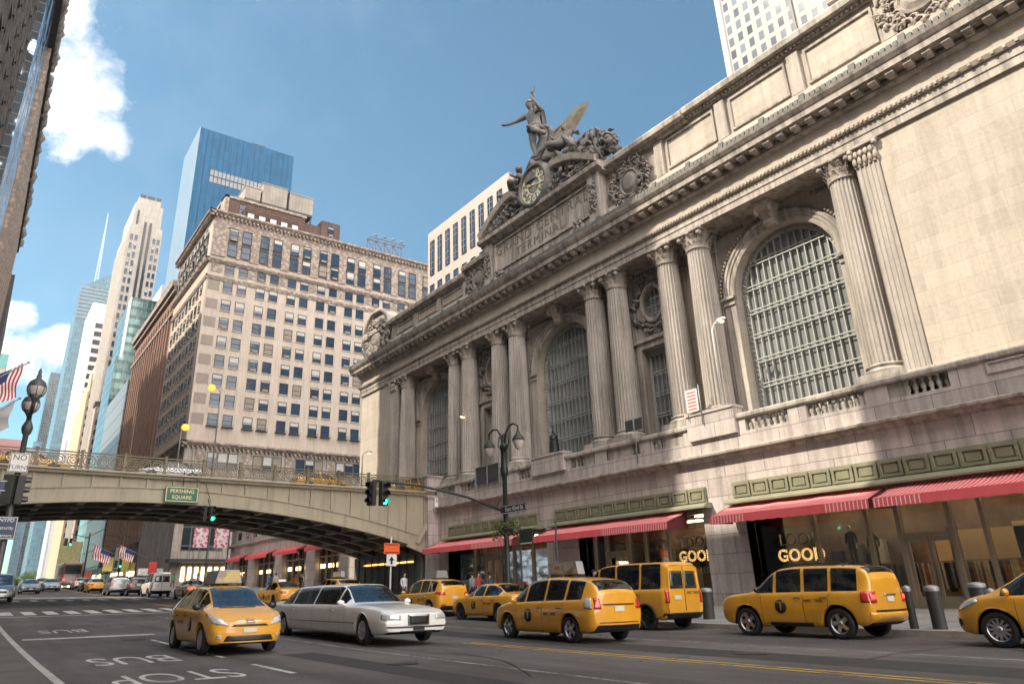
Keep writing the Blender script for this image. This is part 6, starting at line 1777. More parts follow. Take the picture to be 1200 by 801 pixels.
def sedan(name, label, loc, heading, group, pm, taxi=False, cat='car', tops=None, lowpoly=False, lit=False):
    root = thing(name, label, cat, loc, heading, group)
    st = [(-2.36, .42, .86, .98, .76, .62), (-2.26, .30, .92, 1.03, .85, .66), (-1.9, .24, .95, 1.06, .90, .69), (-1.65, .22, .95, 1.10, .91, .66), (-1.1, .20, .945, 1.36, .915, .62), (-.6, .20, .94, 1.445, .915, .61), (.1, .20, .93, 1.44, .915, .61),
          (.4, .20, .92, 1.375, .915, .61), (.9, .20, .91, 1.13, .91, .65), (1.2, .20, .89, .965, .905, .72), (1.7, .21, .83, .88, .88, .72), (2.1, .24, .73, .78, .82, .64), (2.3, .30, .62, .67, .72, .52)]
    c = Car(st, (-1.36, 1.42), .33, (.28, 1.12), (-1.64, -.95), (-1.42, .92), (-.33, .45), bulge=(.07, .12)); c.seams = MB(); c.build(root, pm)
    c.seam(-.33, .26, -.33, .93); c.seam(.85, .26, .85, .91); c.seam(-1.12, .62, -1.12, .93); c.seam(-.33, .26, .85, .26)
    add_wheels(root, c, .79, .21, 7, 'split', M['blackgloss'] if taxi else None); mirror_caps(c, root, .80, .97, pm); handles(c, root, (-.2, -1.0), .80, M['blackgloss'])
    c.patch('headlight', 'front', ((.44, .55), (.74, .58), (.78, .70), (.50, .64)), M['headlight'], mirror=True, off=.012)
    c.patch('headlight_wrap', 'left', ((1.85, .72), (2.26, .56), (2.28, .64), (1.85, .78)), M['headlight'], mirror=True, off=.01)
    c.patch('grille', 'front', ((-.36, .46), (.36, .46), (.40, .60), (-.40, .60)), M['blackgloss'], off=.012)
    c.patch('lower_intake', 'front', ((-.5, .29), (.5, .29), (.5, .38), (-.5, .38)), M['blackgloss'], off=.012)
    c.patch('licence_plate', 'front', ((-.155, .41), (.155, .41), (.155, .50), (-.155, .50)), M['plate'], off=.03, flat=True)
    c.patch('tail_lamp', 'rear', ((.52, .74), (.80, .74), (.82, .90), (.52, .88)), M['taillit'] if lit else M['taillight'], mirror=True, off=.014)
    c.patch('licence_plate', 'rear', ((-.155, .72), (.155, .72), (.155, .82), (-.155, .82)), M['plate'], off=.016, flat=True)
    if taxi: decals(c, root, .35, .62, -.65, .66, )
    if tops == 'light': topper(root, -.2, 1.44, 'light')
    elif tops: topper(root, -.2, 1.44, tops, ADB)
    finish(c, root, pm, ''); return root

def limousine(loc, heading):
    root = thing('stretch_limousine', 'long white stretch limousine with dark side glass heading towards the camera', 'limousine', loc, heading)
    st = [(-4.2, .42, .84, .96, .80, .66), (-4.1, .30, .90, 1.03, .92, .74), (-3.6, .24, .93, 1.06, .97, .76), (-3.25, .22, .93, 1.09, .98, .72), (-2.75, .22, .93, 1.34, .985, .68), (-2.3, .22, .93, 1.46, .985, .67), (-.6, .22, .925, 1.485, .985, .67), (1.0, .22, .92, 1.475, .985, .67),
          (1.35, .22, .915, 1.40, .985, .67), (1.75, .22, .90, 1.16, .985, .72), (2.1, .22, .89, .975, .98, .78), (3.0, .22, .85, .91, .965, .78), (3.8, .24, .78, .83, .93, .74), (4.1, .30, .68, .74, .86, .66)]
    c = Car(st, (-2.75, 2.95), .34, (1.22, 2.03), (-3.24, -2.62), (-2.95, 1.78), (1.28, -.42, -2.1), bulge=(.06, .10)); c.seams = MB(); c.build(root, M['pwhite'])
    for x in (1.90, .95, -2.1, -.42): c.seam(x, .30, x, .92)
    c.seam(-2.2, .50, 2.5, .50, .018)
    add_wheels(root, c, .85, .22, 10, 'split'); mirror_caps(c, root, 1.75, .97, M['pwhite'], .2); handles(c, root, (1.05, -1.9), .80, M['chrome'])
    c.patch('headlight', 'front', ((.50, .58), (.84, .60), (.86, .72), (.50, .70)), M['headlight'], mirror=True, off=.014)
    c.patch('headlight_wrap', 'left', ((3.9, .60), (4.14, .58), (4.14, .69), (3.9, .72)), M['headlight'], mirror=True, off=.01)
    c.patch('grille', 'front', ((-.30, .46), (.30, .46), (.30, .70), (-.30, .70)), M['chrome'], off=.03)
    c.patch('grille_bars', 'front', ((-.26, .48), (.26, .48), (.26, .67), (-.26, .67)), M['blackgloss'], off=.034)
    c.patch('bumper_strip', 'front', ((-.84, .40), (.84, .40), (.84, .435), (-.84, .435)), M['blackgloss'], off=.02, n=(14, 2))
    c.patch('lower_intake', 'front', ((-.5, .27), (.5, .27), (.5, .33), (-.5, .33)), M['blackgloss'], off=.012)
    c.patch('licence_plate', 'front', ((-.155, .34), (.155, .34), (.155, .44), (-.155, .44)), M['blackgloss'], off=.04, flat=True)
    c.patch('tail_lamp', 'rear', ((.5, .72), (.86, .72), (.86, .86), (.5, .86)), M['taillight'], mirror=True, off=.014)
    finish(c, root, M['pwhite'], ''); return root

def cmax(name, label, loc, heading, group, pm, tail=True, cat='taxi', taxi=True, tops=None):
    root = thing(name, label, cat, loc, heading, group)
    st = [(-2.12, .42, .98, 1.25, .78, .62), (-2.04, .30, 1.02, 1.42, .85, .64), (-1.8, .24, 1.03, 1.53, .895, .645), (-1.1, .21, 1.01, 1.61, .91, .65), (-.2, .20, .99, 1.63, .915, .65), (.3, .20, .975, 1.59, .915, .645), (.7, .20, .96, 1.46, .912, .65),
          (1.15, .20, .945, 1.20, .908, .69), (1.5, .21, .92, 1.02, .90, .73), (1.78, .22, .87, .95, .875, .72), (2.0, .24, .78, .86, .82, .66), (2.12, .28, .66, .73, .73, .56)]
    c = Car(st, (-1.30, 1.35), .335, (.55, 1.42), (-2.09, -1.84), (-1.75, 1.2), (-.38, .62, -1.12), bulge=(.06, .12)); c.seams = MB(); c.build(root, pm)
    c.seam(-.38, .28, -.38, .98); c.seam(.95, .28, .95, .95); c.seam(-1.08, .65, -1.12, 1.0); c.seam(-.38, .28, .95, .28)
    add_wheels(root, c, .79, .22, 12, 'thin'); mirror_caps(c, root, 1.05, 1.02, pm); handles(c, root, (-.26, -.98), .84, M['chrome'])
    c.patch('headlight', 'front', ((.44, .66), (.74, .72), (.80, .86), (.54, .76)), M['headlight'], mirror=True, off=.012)
    c.patch('headlight_wrap', 'left', ((1.62, .86), (2.08, .66), (2.12, .74), (1.66, .93)), M['headlight'], mirror=True, off=.010)
    c.patch('grille', 'front', ((-.5, .36), (.5, .36), (.56, .54), (-.56, .54)), M['blackgloss'], off=.012, n=(10, 4))
    c.patch('upper_grille', 'front', ((-.36, .62), (.36, .62), (.36, .66), (-.36, .66)), M['blackgloss'], off=.012)
    c.patch('side_intake', 'front', ((.60, .36), (.74, .38), (.70, .54), (.62, .52)), M['blackgloss'], mirror=True, off=.014)
    c.patch('side_intake_wrap', 'left', ((2.02, .40), (2.16, .40), (2.16, .54), (2.05, .54)), M['blackgloss'], mirror=True, off=.006)
    if tail:
        c.patch('tail_lamp', 'rear', ((.52, .90), (.80, .90), (.78, 1.05), (.54, 1.03)), M['taillight'], mirror=True, off=.016)
        c.patch('tail_lamp_wrap', 'left', ((-2.16, .92), (-1.80, .96), (-1.86, 1.06), (-2.14, 1.05)), M['taillight'], mirror=True, off=.010)
        c.patch('licence_plate', 'rear', ((-.155, .74), (.155, .74), (.155, .84), (-.155, .84)), M['plate'], off=.016, flat=True)
        c.patch('bumper_reflector', 'rear', ((.5, .46), (.72, .46), (.72, .50), (.5, .50)), M['taillight'], mirror=True, off=.012)
    if taxi: decals(c, root, .38, .66, -.6, .70)
    if tops: topper(root, -.5, 1.63, tops, M['signwhite'])
    finish(c, root, pm, ''); return root

HN, HS = PI/2, -PI/2       # heading away from / towards the camera
GT = 'yellow taxis on the street'
def at(x, y): return (x, y, zg(y))
prius('taxi_hatchback', 'yellow hatchback taxi coming towards the camera at the left, advert board on its roof', at(5.6, 19.6), HS, GT, tops='board', adm=ADA)
limousine(at(9.65, 21.0), HS)
prius('taxi_wagon', 'blurred yellow taxi wagon with a long roof advert driving away in the middle lane', at(13.75, 16.1), HN-.05, GT, tall=True, tops='ad', adm=ADB)
connect('taxi_van', 'tall yellow taxi van with twin rear doors waiting behind the middle-lane wagon', at(18.85, 18.4), HN, GT)
escape('taxi_suv', 'yellow square-backed taxi SUV with roof rack and silver five-spoke wheels at the kerb', at(18.75, 11.9), HN, GT)
cmax('taxi_hatchback', 'yellow taxi hatchback cut off by the right edge of the photo', at(18.35, 5.65), HN, GT, M['taxi'], tail=False)
sedan('taxi_sedan', 'yellow saloon taxi with dark wheels near the lamp post, seen over the road', at(18.85, 26.3), HN, GT, M['taxi'], True, 'taxi')
cmax('taxi_wagon', 'yellow taxi wagon with a white roof board and red tail lamps ahead of the saloon', at(19.0, 31.9), HN, GT, M['taxi'], cat='taxi', tops='board')
# ------------------------------------------------------------------ more traffic
def car(*a): return sedan(*a)
GF = 'traffic beyond the bridge'
def traffic(kind, n, label, x, y, h, pm=None, taxi=False, tops=None, cat=None, lit=False):
    if kind == 'sedan': return sedan(n, label, at(x, y), h, GF, pm, taxi, cat or ('taxi' if taxi else 'car'), tops, lit=lit)
    if kind == 'suv': return escape(n, label, at(x, y), h, GF, pm, taxi, cat or 'car')
    if kind == 'van': return connect(n, label, at(x, y), h, GF, pm, taxi, cat or 'van')
traffic('sedan', 'taxi_sedan', 'yellow taxi roof showing over the limousine, just short of the bridge', 16.5, 46, HN, M['taxi'], True, 'light')
cmax('taxi_wagon', 'yellow taxi wagon half hidden behind the limousine windscreen, with a grey roof advert', at(18.2, 41.6), HN, GF, M['taxi'], cat='taxi', tops='ad')
traffic('sedan', 'taxi_sedan', 'yellow taxi with a roof light right behind the left hatchback taxi', 14.0, 52, HN, M['taxi'], True, 'light')
traffic('sedan', 'taxi_sedan', 'yellow taxi with lit tail lamps beside the white van', 15.5, 64, HN, M['taxi'], True, 'light', lit=True)
traffic('van', 'white_van', 'white delivery van seen from behind under the bridge', 14.4, 72, HN, M['pwhite'])
traffic('suv', 'black_suv', 'black SUV close on the left of the white van', 13.6, 77.5, HN, M['pblack'])
traffic('suv', 'silver_suv', 'silver SUV with a dark rear window, left of the black SUV', 12.4, 80, HN, M['psilver'])
traffic('sedan', 'taxi_sedan', 'orange-yellow taxi seen from behind, far under the bridge', 12.2, 92, HN, M['taxi'], True, 'light')
traffic('sedan', 'dark_car', 'dark car ahead of the far orange-yellow taxi', 12.6, 101, HN, M['pblack'])
traffic('sedan', 'white_car', 'white car with lit tail lamps next to the tour bus', 12.9, 112, HN, M['pwhite'], lit=True)
traffic('sedan', 'grey_car', 'grey oncoming car, nearest of the far pair at the left', 6.0, 92, HS, M['pgrey'])
traffic('sedan', 'silver_car', 'silver oncoming car right of the grey one', 8.9, 104, HS, M['psilver'])
traffic('van', 'silver_van', 'silver-grey van cut off by the left edge of the photo', 2.4, 66, HS, M['psilver'])
traffic('sedan', 'taxi_sedan', 'yellow oncoming taxi in front of the tour bus', 9.2, 120, HS, M['taxi'], True, 'light')
bs = thing('tour_bus', 'tall maroon-backed coach in the traffic far under the bridge', 'bus', at(13.0, 128), HN)
m_ = MB(); m_.box(-5.5, 5.5, -1.25, 1.25, .4, 3.4); m_.build('body', paint('maroon_bus_paint', (.22, .07, .06)), bs, loc=(0, 0, 0), bevel=.15)
m_ = MB(); m_.box(-5.55, -5.49, -1.05, 1.05, 1.8, 3.0); m_.build('rear_window', M['carglass'], bs, loc=(0, 0, 0))
for sg in (1, -1):
    m_ = MB(); m_.box(-5, 5, sg*1.24, sg*1.27, 1.7, 2.8); m_.build('side_window', M['carglass'], bs, loc=(0, 0, 0))
    m_ = MB(); m_.box(-5.56, -5.5, sg*.95, sg*1.15, .9, 1.2); m_.build('tail_lamp', M['taillit'], bs, loc=(0, 0, 0))
    for x in (-3.6, 3.6): m_ = MB(); m_.lathe([(.01, -.14), (.5, -.14), (.5, .14), (.01, .14)], (0, 0, 0), 16, axis='y'); m_.build('wheel', M['black'], bs, loc=(x, sg*1.12, .5))
# up on the bridge
GB = 'vehicles crossing the bridge'
ZU = ZD+.03
sedan('taxi_sedan', 'yellow taxi on the bridge deck right of the name board', (22.6, 55.4, ZU), 0, GB, M['taxi'], True, 'taxi', 'light')
sedan('taxi_sedan', 'yellow taxi on the bridge deck nearest the terminal', (30.3, 54.3, ZU), PI, GB, M['taxi'], True, 'taxi')
sedan('silver_car', 'silver car on the bridge deck above the green name board', (11.0, 55.3, ZU), PI, GB, M['psilver'])
sedan('taxi_sedan', 'yellow taxi on the bridge deck at the far left', (2.2, 55.2, ZU), 0, GB, M['taxi'], True, 'taxi')
tr = thing('box_truck', 'box truck with a faded red roof on the bridge at the left edge', 'truck', (-.4, 59.5, ZU), 0)
m_ = MB(); m_.box(-2.4, 2.3, -1.1, 1.1, .7, 2.75); m_.build('cargo_box', paint('red_truck_paint', (.42, .10, .09)), tr, loc=(0, 0, 0), bevel=.04)
m_ = MB(); m_.prof_y([(2.4, .5), (4.1, .5), (4.1, 1.2), (3.7, 2.1), (2.4, 2.2)], -1.0, 1.0); m_.build('cab', M['pgrey'], tr, loc=(0, 0, 0), bevel=.05)
for x in (-1.4, 3.3):
    for sg in (1, -1): m_ = MB(); m_.lathe([(.01, -.12), (.42, -.12), (.42, .12), (.01, .12)], (0, 0, 0), 16, axis='y'); m_.build('wheel', M['black'], tr, loc=(x, sg*.98, .42))

# ------------------------------------------------------------------ street furniture
def crook(m_, x, y, z, sy, reach=1.2, h=.95):
    m_.tube([(x, y+sy*.05, z), (x, y+sy*.18, z+h*.55), (x, y+sy*.5, z+h*.92), (x, y+sy*.85, z+h*.98), (x, y+sy*reach, z+h*.8), (x, y+sy*reach, z+h*.55)], [.07, .055, .05, .045, .04, .04], 8)
LX, LY = 20.75, 27.95
z0 = zg(LY)+.15
lp = thing('street_lamp', 'dark green twin-arm street lamp on the kerb with hanging basket and signal arm', 'street lamp', (LX, LY, z0), world=True)
m_ = MB(); m_.lathe([(.30, z0), (.30, z0+.25), (.22, z0+.35), (.19, z0+1.0), (.24, z0+1.05), (.20, z0+1.15), (.125, z0+1.3), (.115, 6.4), (.16, 6.45), (.20, 6.7), (.16, 6.95), (.15, 7.7), (.20, 7.75), (.17, 7.95), (.11, 8.05), (.09, 8.35), (.03, 8.5)], (LX, LY, 0), 16); m_.build('post', plain('dark_green_iron', (.025, .04, .038), .4, .3, .2, 2, local=False), lp)
for sy in (1, -1):
    m_ = MB(); crook(m_, LX, LY, 7.9, sy); m_.tube([(LX, LY+sy*.15, 7.6), (LX, LY+sy*.45, 8.0), (LX, LY+sy*.3, 8.4)], .03, 6)
    a_ = m_.build('arm', M['darkmetal'], lp); a_['wl'] = lp['wl']
    m_ = MB(); cy = LY+sy*1.2; m_.lathe([(.03, 8.42), (.10, 8.36), (.12, 8.26), (.26, 8.12), (.30, 7.98), (.29, 7.94)], (LX, cy, 0), 16); m_.build('lamp_hood', M['darkmetal'], a_)
    m_ = MB(); m_.lathe([(.27, 7.94), (.25, 7.82), (.17, 7.62), (.08, 7.52), (.01, 7.50)], (LX, cy, 0), 16); m_.build('lamp_glass', M['globe'], a_)
m_ = MB(); m_.tube([(LX, LY, 4.75), (LX-2.2, LY, 5.32), (LX-4.6, LY, 5.68), (LX-7.0, LY, 5.76)], [.075, .06, .05, .045], 8); m_.tube([(LX, LY, 5.6), (LX-.5, LY, 5.0)], .02, 5); m_.build('signal_arm', M['darkmetal'], lp)
def signal(name, label, x, y, z, heads, group=None):
    r_ = thing(name, label, 'traffic light', (x, y, z), group=group)
    for k, (dx, dy, rz, on) in enumerate(heads):
        m_ = MB(); m_.box(-.17, .17, -.14, .10, -1.0, 0); hd = m_.build('signal_head', M['darkmetal'], r_, loc=(dx, dy, 0), bevel=.02); hd.rotation_euler = (0, 0, rz)
        for j in range(3):
            m_ = MB(); m_.lathe([(.01, -.15), (.115, -.145), (.12, -.13)], (0, 0, -.17-.33*j), 16, axis='y')
            m_.build('lens', (M['greenlight'] if (on and j == 2) else M['lens']), hd, loc=(0, 0, 0))
            m_ = MB(); n = 9; m_.grid([[(.135*math.cos(t), y_, -.17-.33*j+.135*math.sin(t)) for t in [PI*(-.15+1.3*q/n) for q in range(n+1)]] for y_ in (-.14, -.33)]); m_.build('visor', M['blackgloss'], hd, loc=(0, 0, 0))
    return r_
signal('traffic_light', 'pair of signal heads, one green, hanging from the long arm of the twin-arm lamp', 14.0, LY, 5.72, [(-.28, 0, -PI*.35, False), (.22, -.05, PI*.08, True)], 'hanging signal heads')
signal('traffic_light', 'pair of signal heads, one green, under the arch below the name board', 12.85, 50.6, 6.95, [(-.3, 0, -PI*.4, False), (.2, -.05, .1, True)], 'hanging signal heads')
m_ = MB(); m_.tube([(0, 0, 0), (0, .6, .5)], .03, 6); m_.build('hanger', M['darkmetal'], bpy.data.objects['traffic_light.001'], loc=(0, 0, 0))
ss = thing('street_name_sign', 'navy street name plate reading East 42nd St on the twin-arm lamp post', 'sign', (LX, LY, 4.8), world=True)
m_ = MB(); m_.box(LX-.2, LX-.17, LY-1.75, LY-.10, 4.62, 5.02); m_.build('plate', M['signblue'], ss)
m_ = MB(); m_.box(LX-.215, LX-.201, LY-1.72, LY-.13, 4.64, 4.665); m_.box(LX-.215, LX-.201, LY-1.72, LY-.13, 4.975, 5.0); m_.build('border', M['signwhite'], ss)
text('lettering', 'East 42nd St', .27, M['signwhite'], ss, (LX-.206, LY-.93, 4.82), ((0, -1, 0), (0, 0, 1)), .004)
m_ = MB(); m_.box(LX-.2, LX-.02, LY-.13, LY+.13, 4.7, 4.95); m_.build('clamp', M['darkmetal'], ss)
# hanging basket
hb = thing('hanging_basket', 'round hanging basket of trailing plants on the twin-arm lamp post', 'planter', (LX, LY, 4.0))
m_ = MB(); m_.lathe([(.12, -.35), (.32, -.25), (.42, 0), (.44, .03), (.38, .03)], (0, 0, 0), 16); m_.build('basket', M['darkmetal'], hb, loc=(0, 0, 0))
def leaves(n, fn, size, seed, mats, name, parent, loc=(0, 0, 0)):
    q = random.Random(seed); m_ = MB()
    for i in range(n):
        x, y, z = fn(q); a, b_ = q.uniform(0, 2*PI), q.uniform(-.9, .9); s_ = size*q.uniform(.5, 1.3)
        d = Vector((math.cos(a)*math.cos(b_), math.sin(a)*math.cos(b_), math.sin(b_))); e = d.cross(Vector((q.uniform(-1, 1), q.uniform(-1, 1), q.uniform(-1, 1)))).normalized()
        p = Vector((x, y, z)); m_.m = q.randrange(len(mats)); m_.face([p, p+d*s_*.5+e*s_*.3, p+d*s_, p+d*s_*.5-e*s_*.3])
    return m_.build(name, mats, parent, loc=loc, fix=False)
LEAFS = [plain('leaf_dark', (.05, .075, .02), .6, 0, .2, 6), plain('leaf_mid', (.10, .13, .035), .6, 0, .2, 6), plain('leaf_dry', (.16, .11, .04), .7, 0, .2, 6)]
def bas(q):
    t = q.uniform(0, 2*PI); r_ = q.uniform(.15, .62); z = q.uniform(-.05, .36)*(1-r_*.6)
    if q.random() < .25: r_ = q.uniform(.5, .66); z = -q.uniform(0, .55)
    return r_*math.cos(t), r_*math.sin(t), z
leaves(900, bas, .13, 3, LEAFS, 'foliage', hb)
# plain posts on the pavement
def post(label, y, zt, sign=None):
    z0 = zg(y)+.15; r_ = thing('sign_post', label, 'post', (20.6, y, z0), world=True, group='posts on the north pavement')
    m_ = MB(); m_.lathe([(.07, z0), (.07, z0+.5), (.045, z0+.55), (.04, zt), (.0, zt+.03)], (20.6, y, 0), 10); m_.build('pole', M['darkmetal'], r_)
    if sign:
        m_ = MB(); m_.box(20.52, 20.55, y-.98, y-.08, 3.15, 3.84); m_.build('sign_plate', plain('dark_green_plate', (.03, .05, .045), .4), r_)
        m_ = MB(); m_.box(20.5, 20.519, y-.94, y-.12, 3.2, 3.24); m_.build('plate_border', M['signwhite'], r_)
    return r_
post('plain dark post on the pavement right of the twin-arm lamp', 24.2, 3.95); post('dark post with a blank dark plate beside the twin-arm lamp', 26.7, 3.96, True)
# bollards
def bollard(label, x, y, r_=.17, h=1.0):
    z0 = zg(y)+.16
    t = thing('bollard', label, 'bollard', (x, y, z0), group='bollards on the pavement')
    m_ = MB(); m_.lathe([(r_*1.05, 0), (r_, .05), (r_, h-.12)], (0, 0, 0), 20); m_.build('post', M['darkmetal'], t, loc=(0, 0, 0))
    m_ = MB(); m_.lathe([(r_*1.04, h-.12), (r_*1.06, h-.05), (r_*.9, h), (.01, h+.03)], (0, 0, 0), 20); m_.build('cap', M['grey'], t, loc=(0, 0, 0))
bollard('thick dark bollard with a pale cap, right of the square-backed SUV', 20.45, 9.5, .165, 1.0)
bollard('slim dark bollard just behind the tail of the square-backed SUV', 20.3, 10.05, .10, 1.0)
bollard('dark bollard between the taxi van and the square-backed SUV', 21.9, 17.75, .20, 1.02)
bollard('thick dark bollard above the bonnet of the taxi at the right edge', 23.6, 9.75, .22, 1.05)
bollard('dark bollard near the shop door, hidden low behind the others', 21.5, 8.6, .1, .9)
M['lampiron'] = plain('weathered_lamp_iron', (.10, .105, .11), .5, .3, .25, 4, local=False)
ly = 30.0; lx = .93; z0 = zg(ly)+.16
l2 = thing('globe_lamp', 'old iron street lamp with two ribbed glass globes at the left edge', 'street lamp', (lx, ly, z0), world=True)
m_ = MB(); m_.lathe([(.24, z0), (.24, z0+.6), (.17, z0+.75), (.11, z0+.9), (.10, 5.0), (.09, 6.8), (.14, 6.85), (.18, 7.0), (.18, 7.1), (.12, 7.25), (.08, 7.35), (.07, 7.6)], (lx, ly, 0), 14); m_.build('post', M['lampiron'], l2)
m_ = MB(); m_.tube([(lx, ly-1.3, 7.75), (lx, ly-1.1, 7.55), (lx, ly-.4, 7.5), (lx, ly, 7.35), (lx, ly+.4, 7.5), (lx, ly+1.1, 7.55), (lx, ly+1.3, 7.75)], .06, 8)
m_.build('crossarm', M['lampiron'], l2)
for sy in (-1, 1):
    cy = ly+sy*1.3
    m_ = MB(); m_.lathe([(.22, 7.97), (.285, 8.12), (.29, 8.25), (.24, 8.42), (.12, 8.52)], (lx, cy, 0), 20); g_ = m_.build('glass_globe', M['globe'], l2); g_['wl'] = l2['wl']
    m_ = MB(); m_.lathe([(.05, 7.7), (.12, 7.84), (.225, 7.96), (.15, 7.92)], (lx, cy, 0), 14); m_.lathe([(.295, 8.26), (.30, 8.30), (.25, 8.44), (.13, 8.54), (.07, 8.6), (.09, 8.66), (.05, 8.74), (.065, 8.82), (.025, 8.93), (.0, 9.0)], (lx, cy, 0), 16)
    for k in range(8):
        t = 2*PI*k/8; m_.tube([(lx+r_*math.cos(t), cy+r_*math.sin(t), z) for r_, z in ((.225, 7.95), (.29, 8.12), (.30, 8.28))], .014, 5)
    m_.build('globe_cage', M['lampiron'], g_)
def board(name, label, cat, x0, x1, y, z0, z1, mat, lines, lm=None, size=.26, border=None, group=None):
    r_ = thing(name, label, cat, ((x0+x1)/2, y, z0), world=True, group=group)
    m_ = MB(); m_.box(x0, x1, y-.02, y+.01, z0, z1); m_.build('plate', mat, r_, bevel=.004)
    n = len(lines)
    for i, s_ in enumerate(lines):
        text('lettering', s_, size if not isinstance(size, (list, tuple)) else size[i], lm or M['blackgloss'], r_, ((x0+x1)/2, y-.024, z1-(z1-z0)*(i+.5)/n), ((1, 0, 0), (0, 0, 1)), .003)
    if border:
        m_ = MB(); t = .018
        for a, b_, c, d in ((x0+t, x1-t, z0+t, z0+2*t), (x0+t, x1-t, z1-2*t, z1-t), (x0+t, x0+2*t, z0+2*t, z1-2*t), (x1-2*t, x1-t, z0+2*t, z1-2*t)): m_.box(a, b_, y-.026, y-.021, c, d)
        m_.build('border', border, r_)
    return r_
board('no_turns_sign', 'white NO TURNS sign on the old globe lamp at the left', 'sign', .60, 1.20, 29.8, 5.45, 6.12, M['signwhite'], ['NO', 'TURNS'], None, [.27, .20], M['blackgloss'], 'no turns signs')
board('no_turns_sign', 'white NO TURNS sign on the stone pier at the terminal end of the bridge', 'sign', 30.50, 31.42, 50.75, 7.35, 8.42, M['signwhite'], ['NO', 'TURNS'], None, [.42, .27], M['blackgloss'], 'no turns signs')
board('camera_notice', 'navy NYPD Security Camera notice on the globe lamp', 'sign', .56, 1.22, 29.8, 3.2, 3.95, M['signblue'], ['NYPD', 'Security', 'Camera'], M['signwhite'], [.17, .145, .145], M['signwhite'])
bn = thing('street_name_sign', 'small navy street plate low on the globe lamp, cut by the photo edge', 'sign', (.5, 29.7, 4.9), world=True)
m_ = MB(); m_.box(.0, .72, 29.68, 29.7, 4.75, 5.15); m_.build('plate', M['signblue'], bn); m_ = MB(); m_.box(.02, .70, 29.665, 29.679, 4.78, 4.80); m_.box(.02, .70, 29.665, 29.679, 5.10, 5.12); m_.build('border', M['signwhite'], bn)
signal('traffic_light', 'dark traffic signal turned away on the globe lamp at the left', .72, 29.75, 5.35, [(0, 0, PI*.9, False), (.32, .1, PI*.55, False)])
# orange detour sign
og = thing('detour_sign', 'orange road sign over a white arrow panel on a white post before the bridge', 'sign', (20.15, 38.2, .5), world=True)
m_ = MB(); m_.lathe([(.05, zg(38)+.16), (.05, 4.3)], (20.1, 38.25, 0), 8); m_.build('post', M['white'], og)
m_ = MB(); m_.box(19.6, 20.6, 38.15, 38.18, 3.35, 3.95); m_.build('orange_panel', M['orange'], og)
text('panel_lettering', 'DETOUR', .2, M['blackgloss'], og, (20.1, 38.14, 3.66), ((1, 0, 0), (0, 0, 1)), .003) if False else None
m_ = MB(); m_.box(19.78, 20.42, 38.15, 38.18, 2.7, 3.33); w_ = m_.build('white_panel', M['signwhite'], og)
m_ = MB(); m_.prof_y([(20.1, 3.22), (19.92, 3.0), (20.04, 3.0), (20.04, 2.8), (20.16, 2.8), (20.16, 3.0), (20.28, 3.0)], 38.135, 38.149); m_.build('arrow', M['blackgloss'], og)
m_ = MB(); m_.box(19.68, 20.52, 38.135, 38.149, 3.42, 3.46); m_.box(19.68, 20.52, 38.135, 38.149, 3.84, 3.88); m_.build('panel_lines', M['blackgloss'], og)
# lamps up on the bridge and terrace
def tall_lamp(label, x, y, zb, zt, on, ax=1.2, group='slender lamps above the street', dy=0, mat=None):
    r_ = thing('slender_lamp', label, 'street lamp', (x, y, zb), world=True, group=group)
    m_ = MB(); m_.tube([(x, y, zb), (x, y, zt-.3), (x+ax*.3, y+dy*.3, zt), (x+ax, y+dy, zt+.12)], [.08, .055, .045, .035], 8); m_.build('pole', mat or M['grey'], r_)
    m_ = MB(); m_.blob((x+ax*1.15, y+dy*1.15, zt+.12), (.34 if ax else .14, .34 if dy else .14, .11), 10, 6); h = m_.build('lamp_head', mat or M['grey'], r_); h['wl'] = r_['wl']
    m_ = MB(); m_.blob((x+ax*1.15, y+dy*1.15, zt+.02), (.33 if on > 1 else .22, .30 if on > 1 else .12, .28 if on > 1 else .07), 10, 6); m_.build('lamp_bulb', M['glow'] if on > 1 else M['glow2'] if on else M['globe'], h)
tall_lamp('slim lamp with an orange glow on the bridge, left of the cream block corner', 12.9, 62.6, ZD, 14.6, 2, .25)
tall_lamp('tallest orange-lit lamp on the bridge, before the cream block windows', 15.75, 62.6, ZD, 18.3, 2, -.7)
tall_lamp('slim unlit lamp where the bridge meets the terminal corner', 29.6, 62.6, ZD, 13.9, 1, .6)
tall_lamp('slim white lamp on the terrace pedestal before the nearest arch', 31.1, 22.6, 9.9, 14.5, 1, 0, dy=-.55, mat=M['white'])
tall_lamp('small lit lamp before the column beside the westernmost arch', 31.0, 48.0, 9.4, 14.4, 1, 0, dy=-.7)
# notice on the terrace
nt = thing('red_notice_board', 'pale notice panel with faded red print standing before a column', 'sign', (30.5, 24.2, 9.6), world=True)
m_ = MB(); m_.box(30.5, 30.54, 23.7, 24.45, 9.95, 11.15); m_.build('panel', M['signwhite'], nt)
m_ = MB()
for k in range(6): m_.box(30.485, 30.499, 23.78, 24.37, 10.05+k*.18, 10.13+k*.18)
m_.build('red_print', plain('faded_red_print', (.75, .16, .13), .6), nt)
m_ = MB(); m_.tube([(30.58, 23.62, 9.2), (30.58, 23.62, 11.35)], .035, 6); m_.tube([(30.58, 24.5, 9.5), (30.58, 24.5, 11.2)], .02, 6); m_.build('post', M['grey'], nt)
b_ = thing('twin_dark_signs', 'two small dark signs back to back on a pole at the parapet', 'sign', (30.6, 28.5, 8.0), world=True)
m_ = MB(); m_.tube([(30.55, 28.4, 7.9), (30.55, 28.4, 11.2)], .03, 6); m_.build('pole', M['grey'], b_)
for a, c in ((28.45, 29.05), (27.75, 28.32)): m_ = MB(); m_.box(30.49, 30.52, a, c, 9.75, 10.4); m_.build('sign_plate', plain('dark_sign_back', (.05, .06, .055), .5), b_)
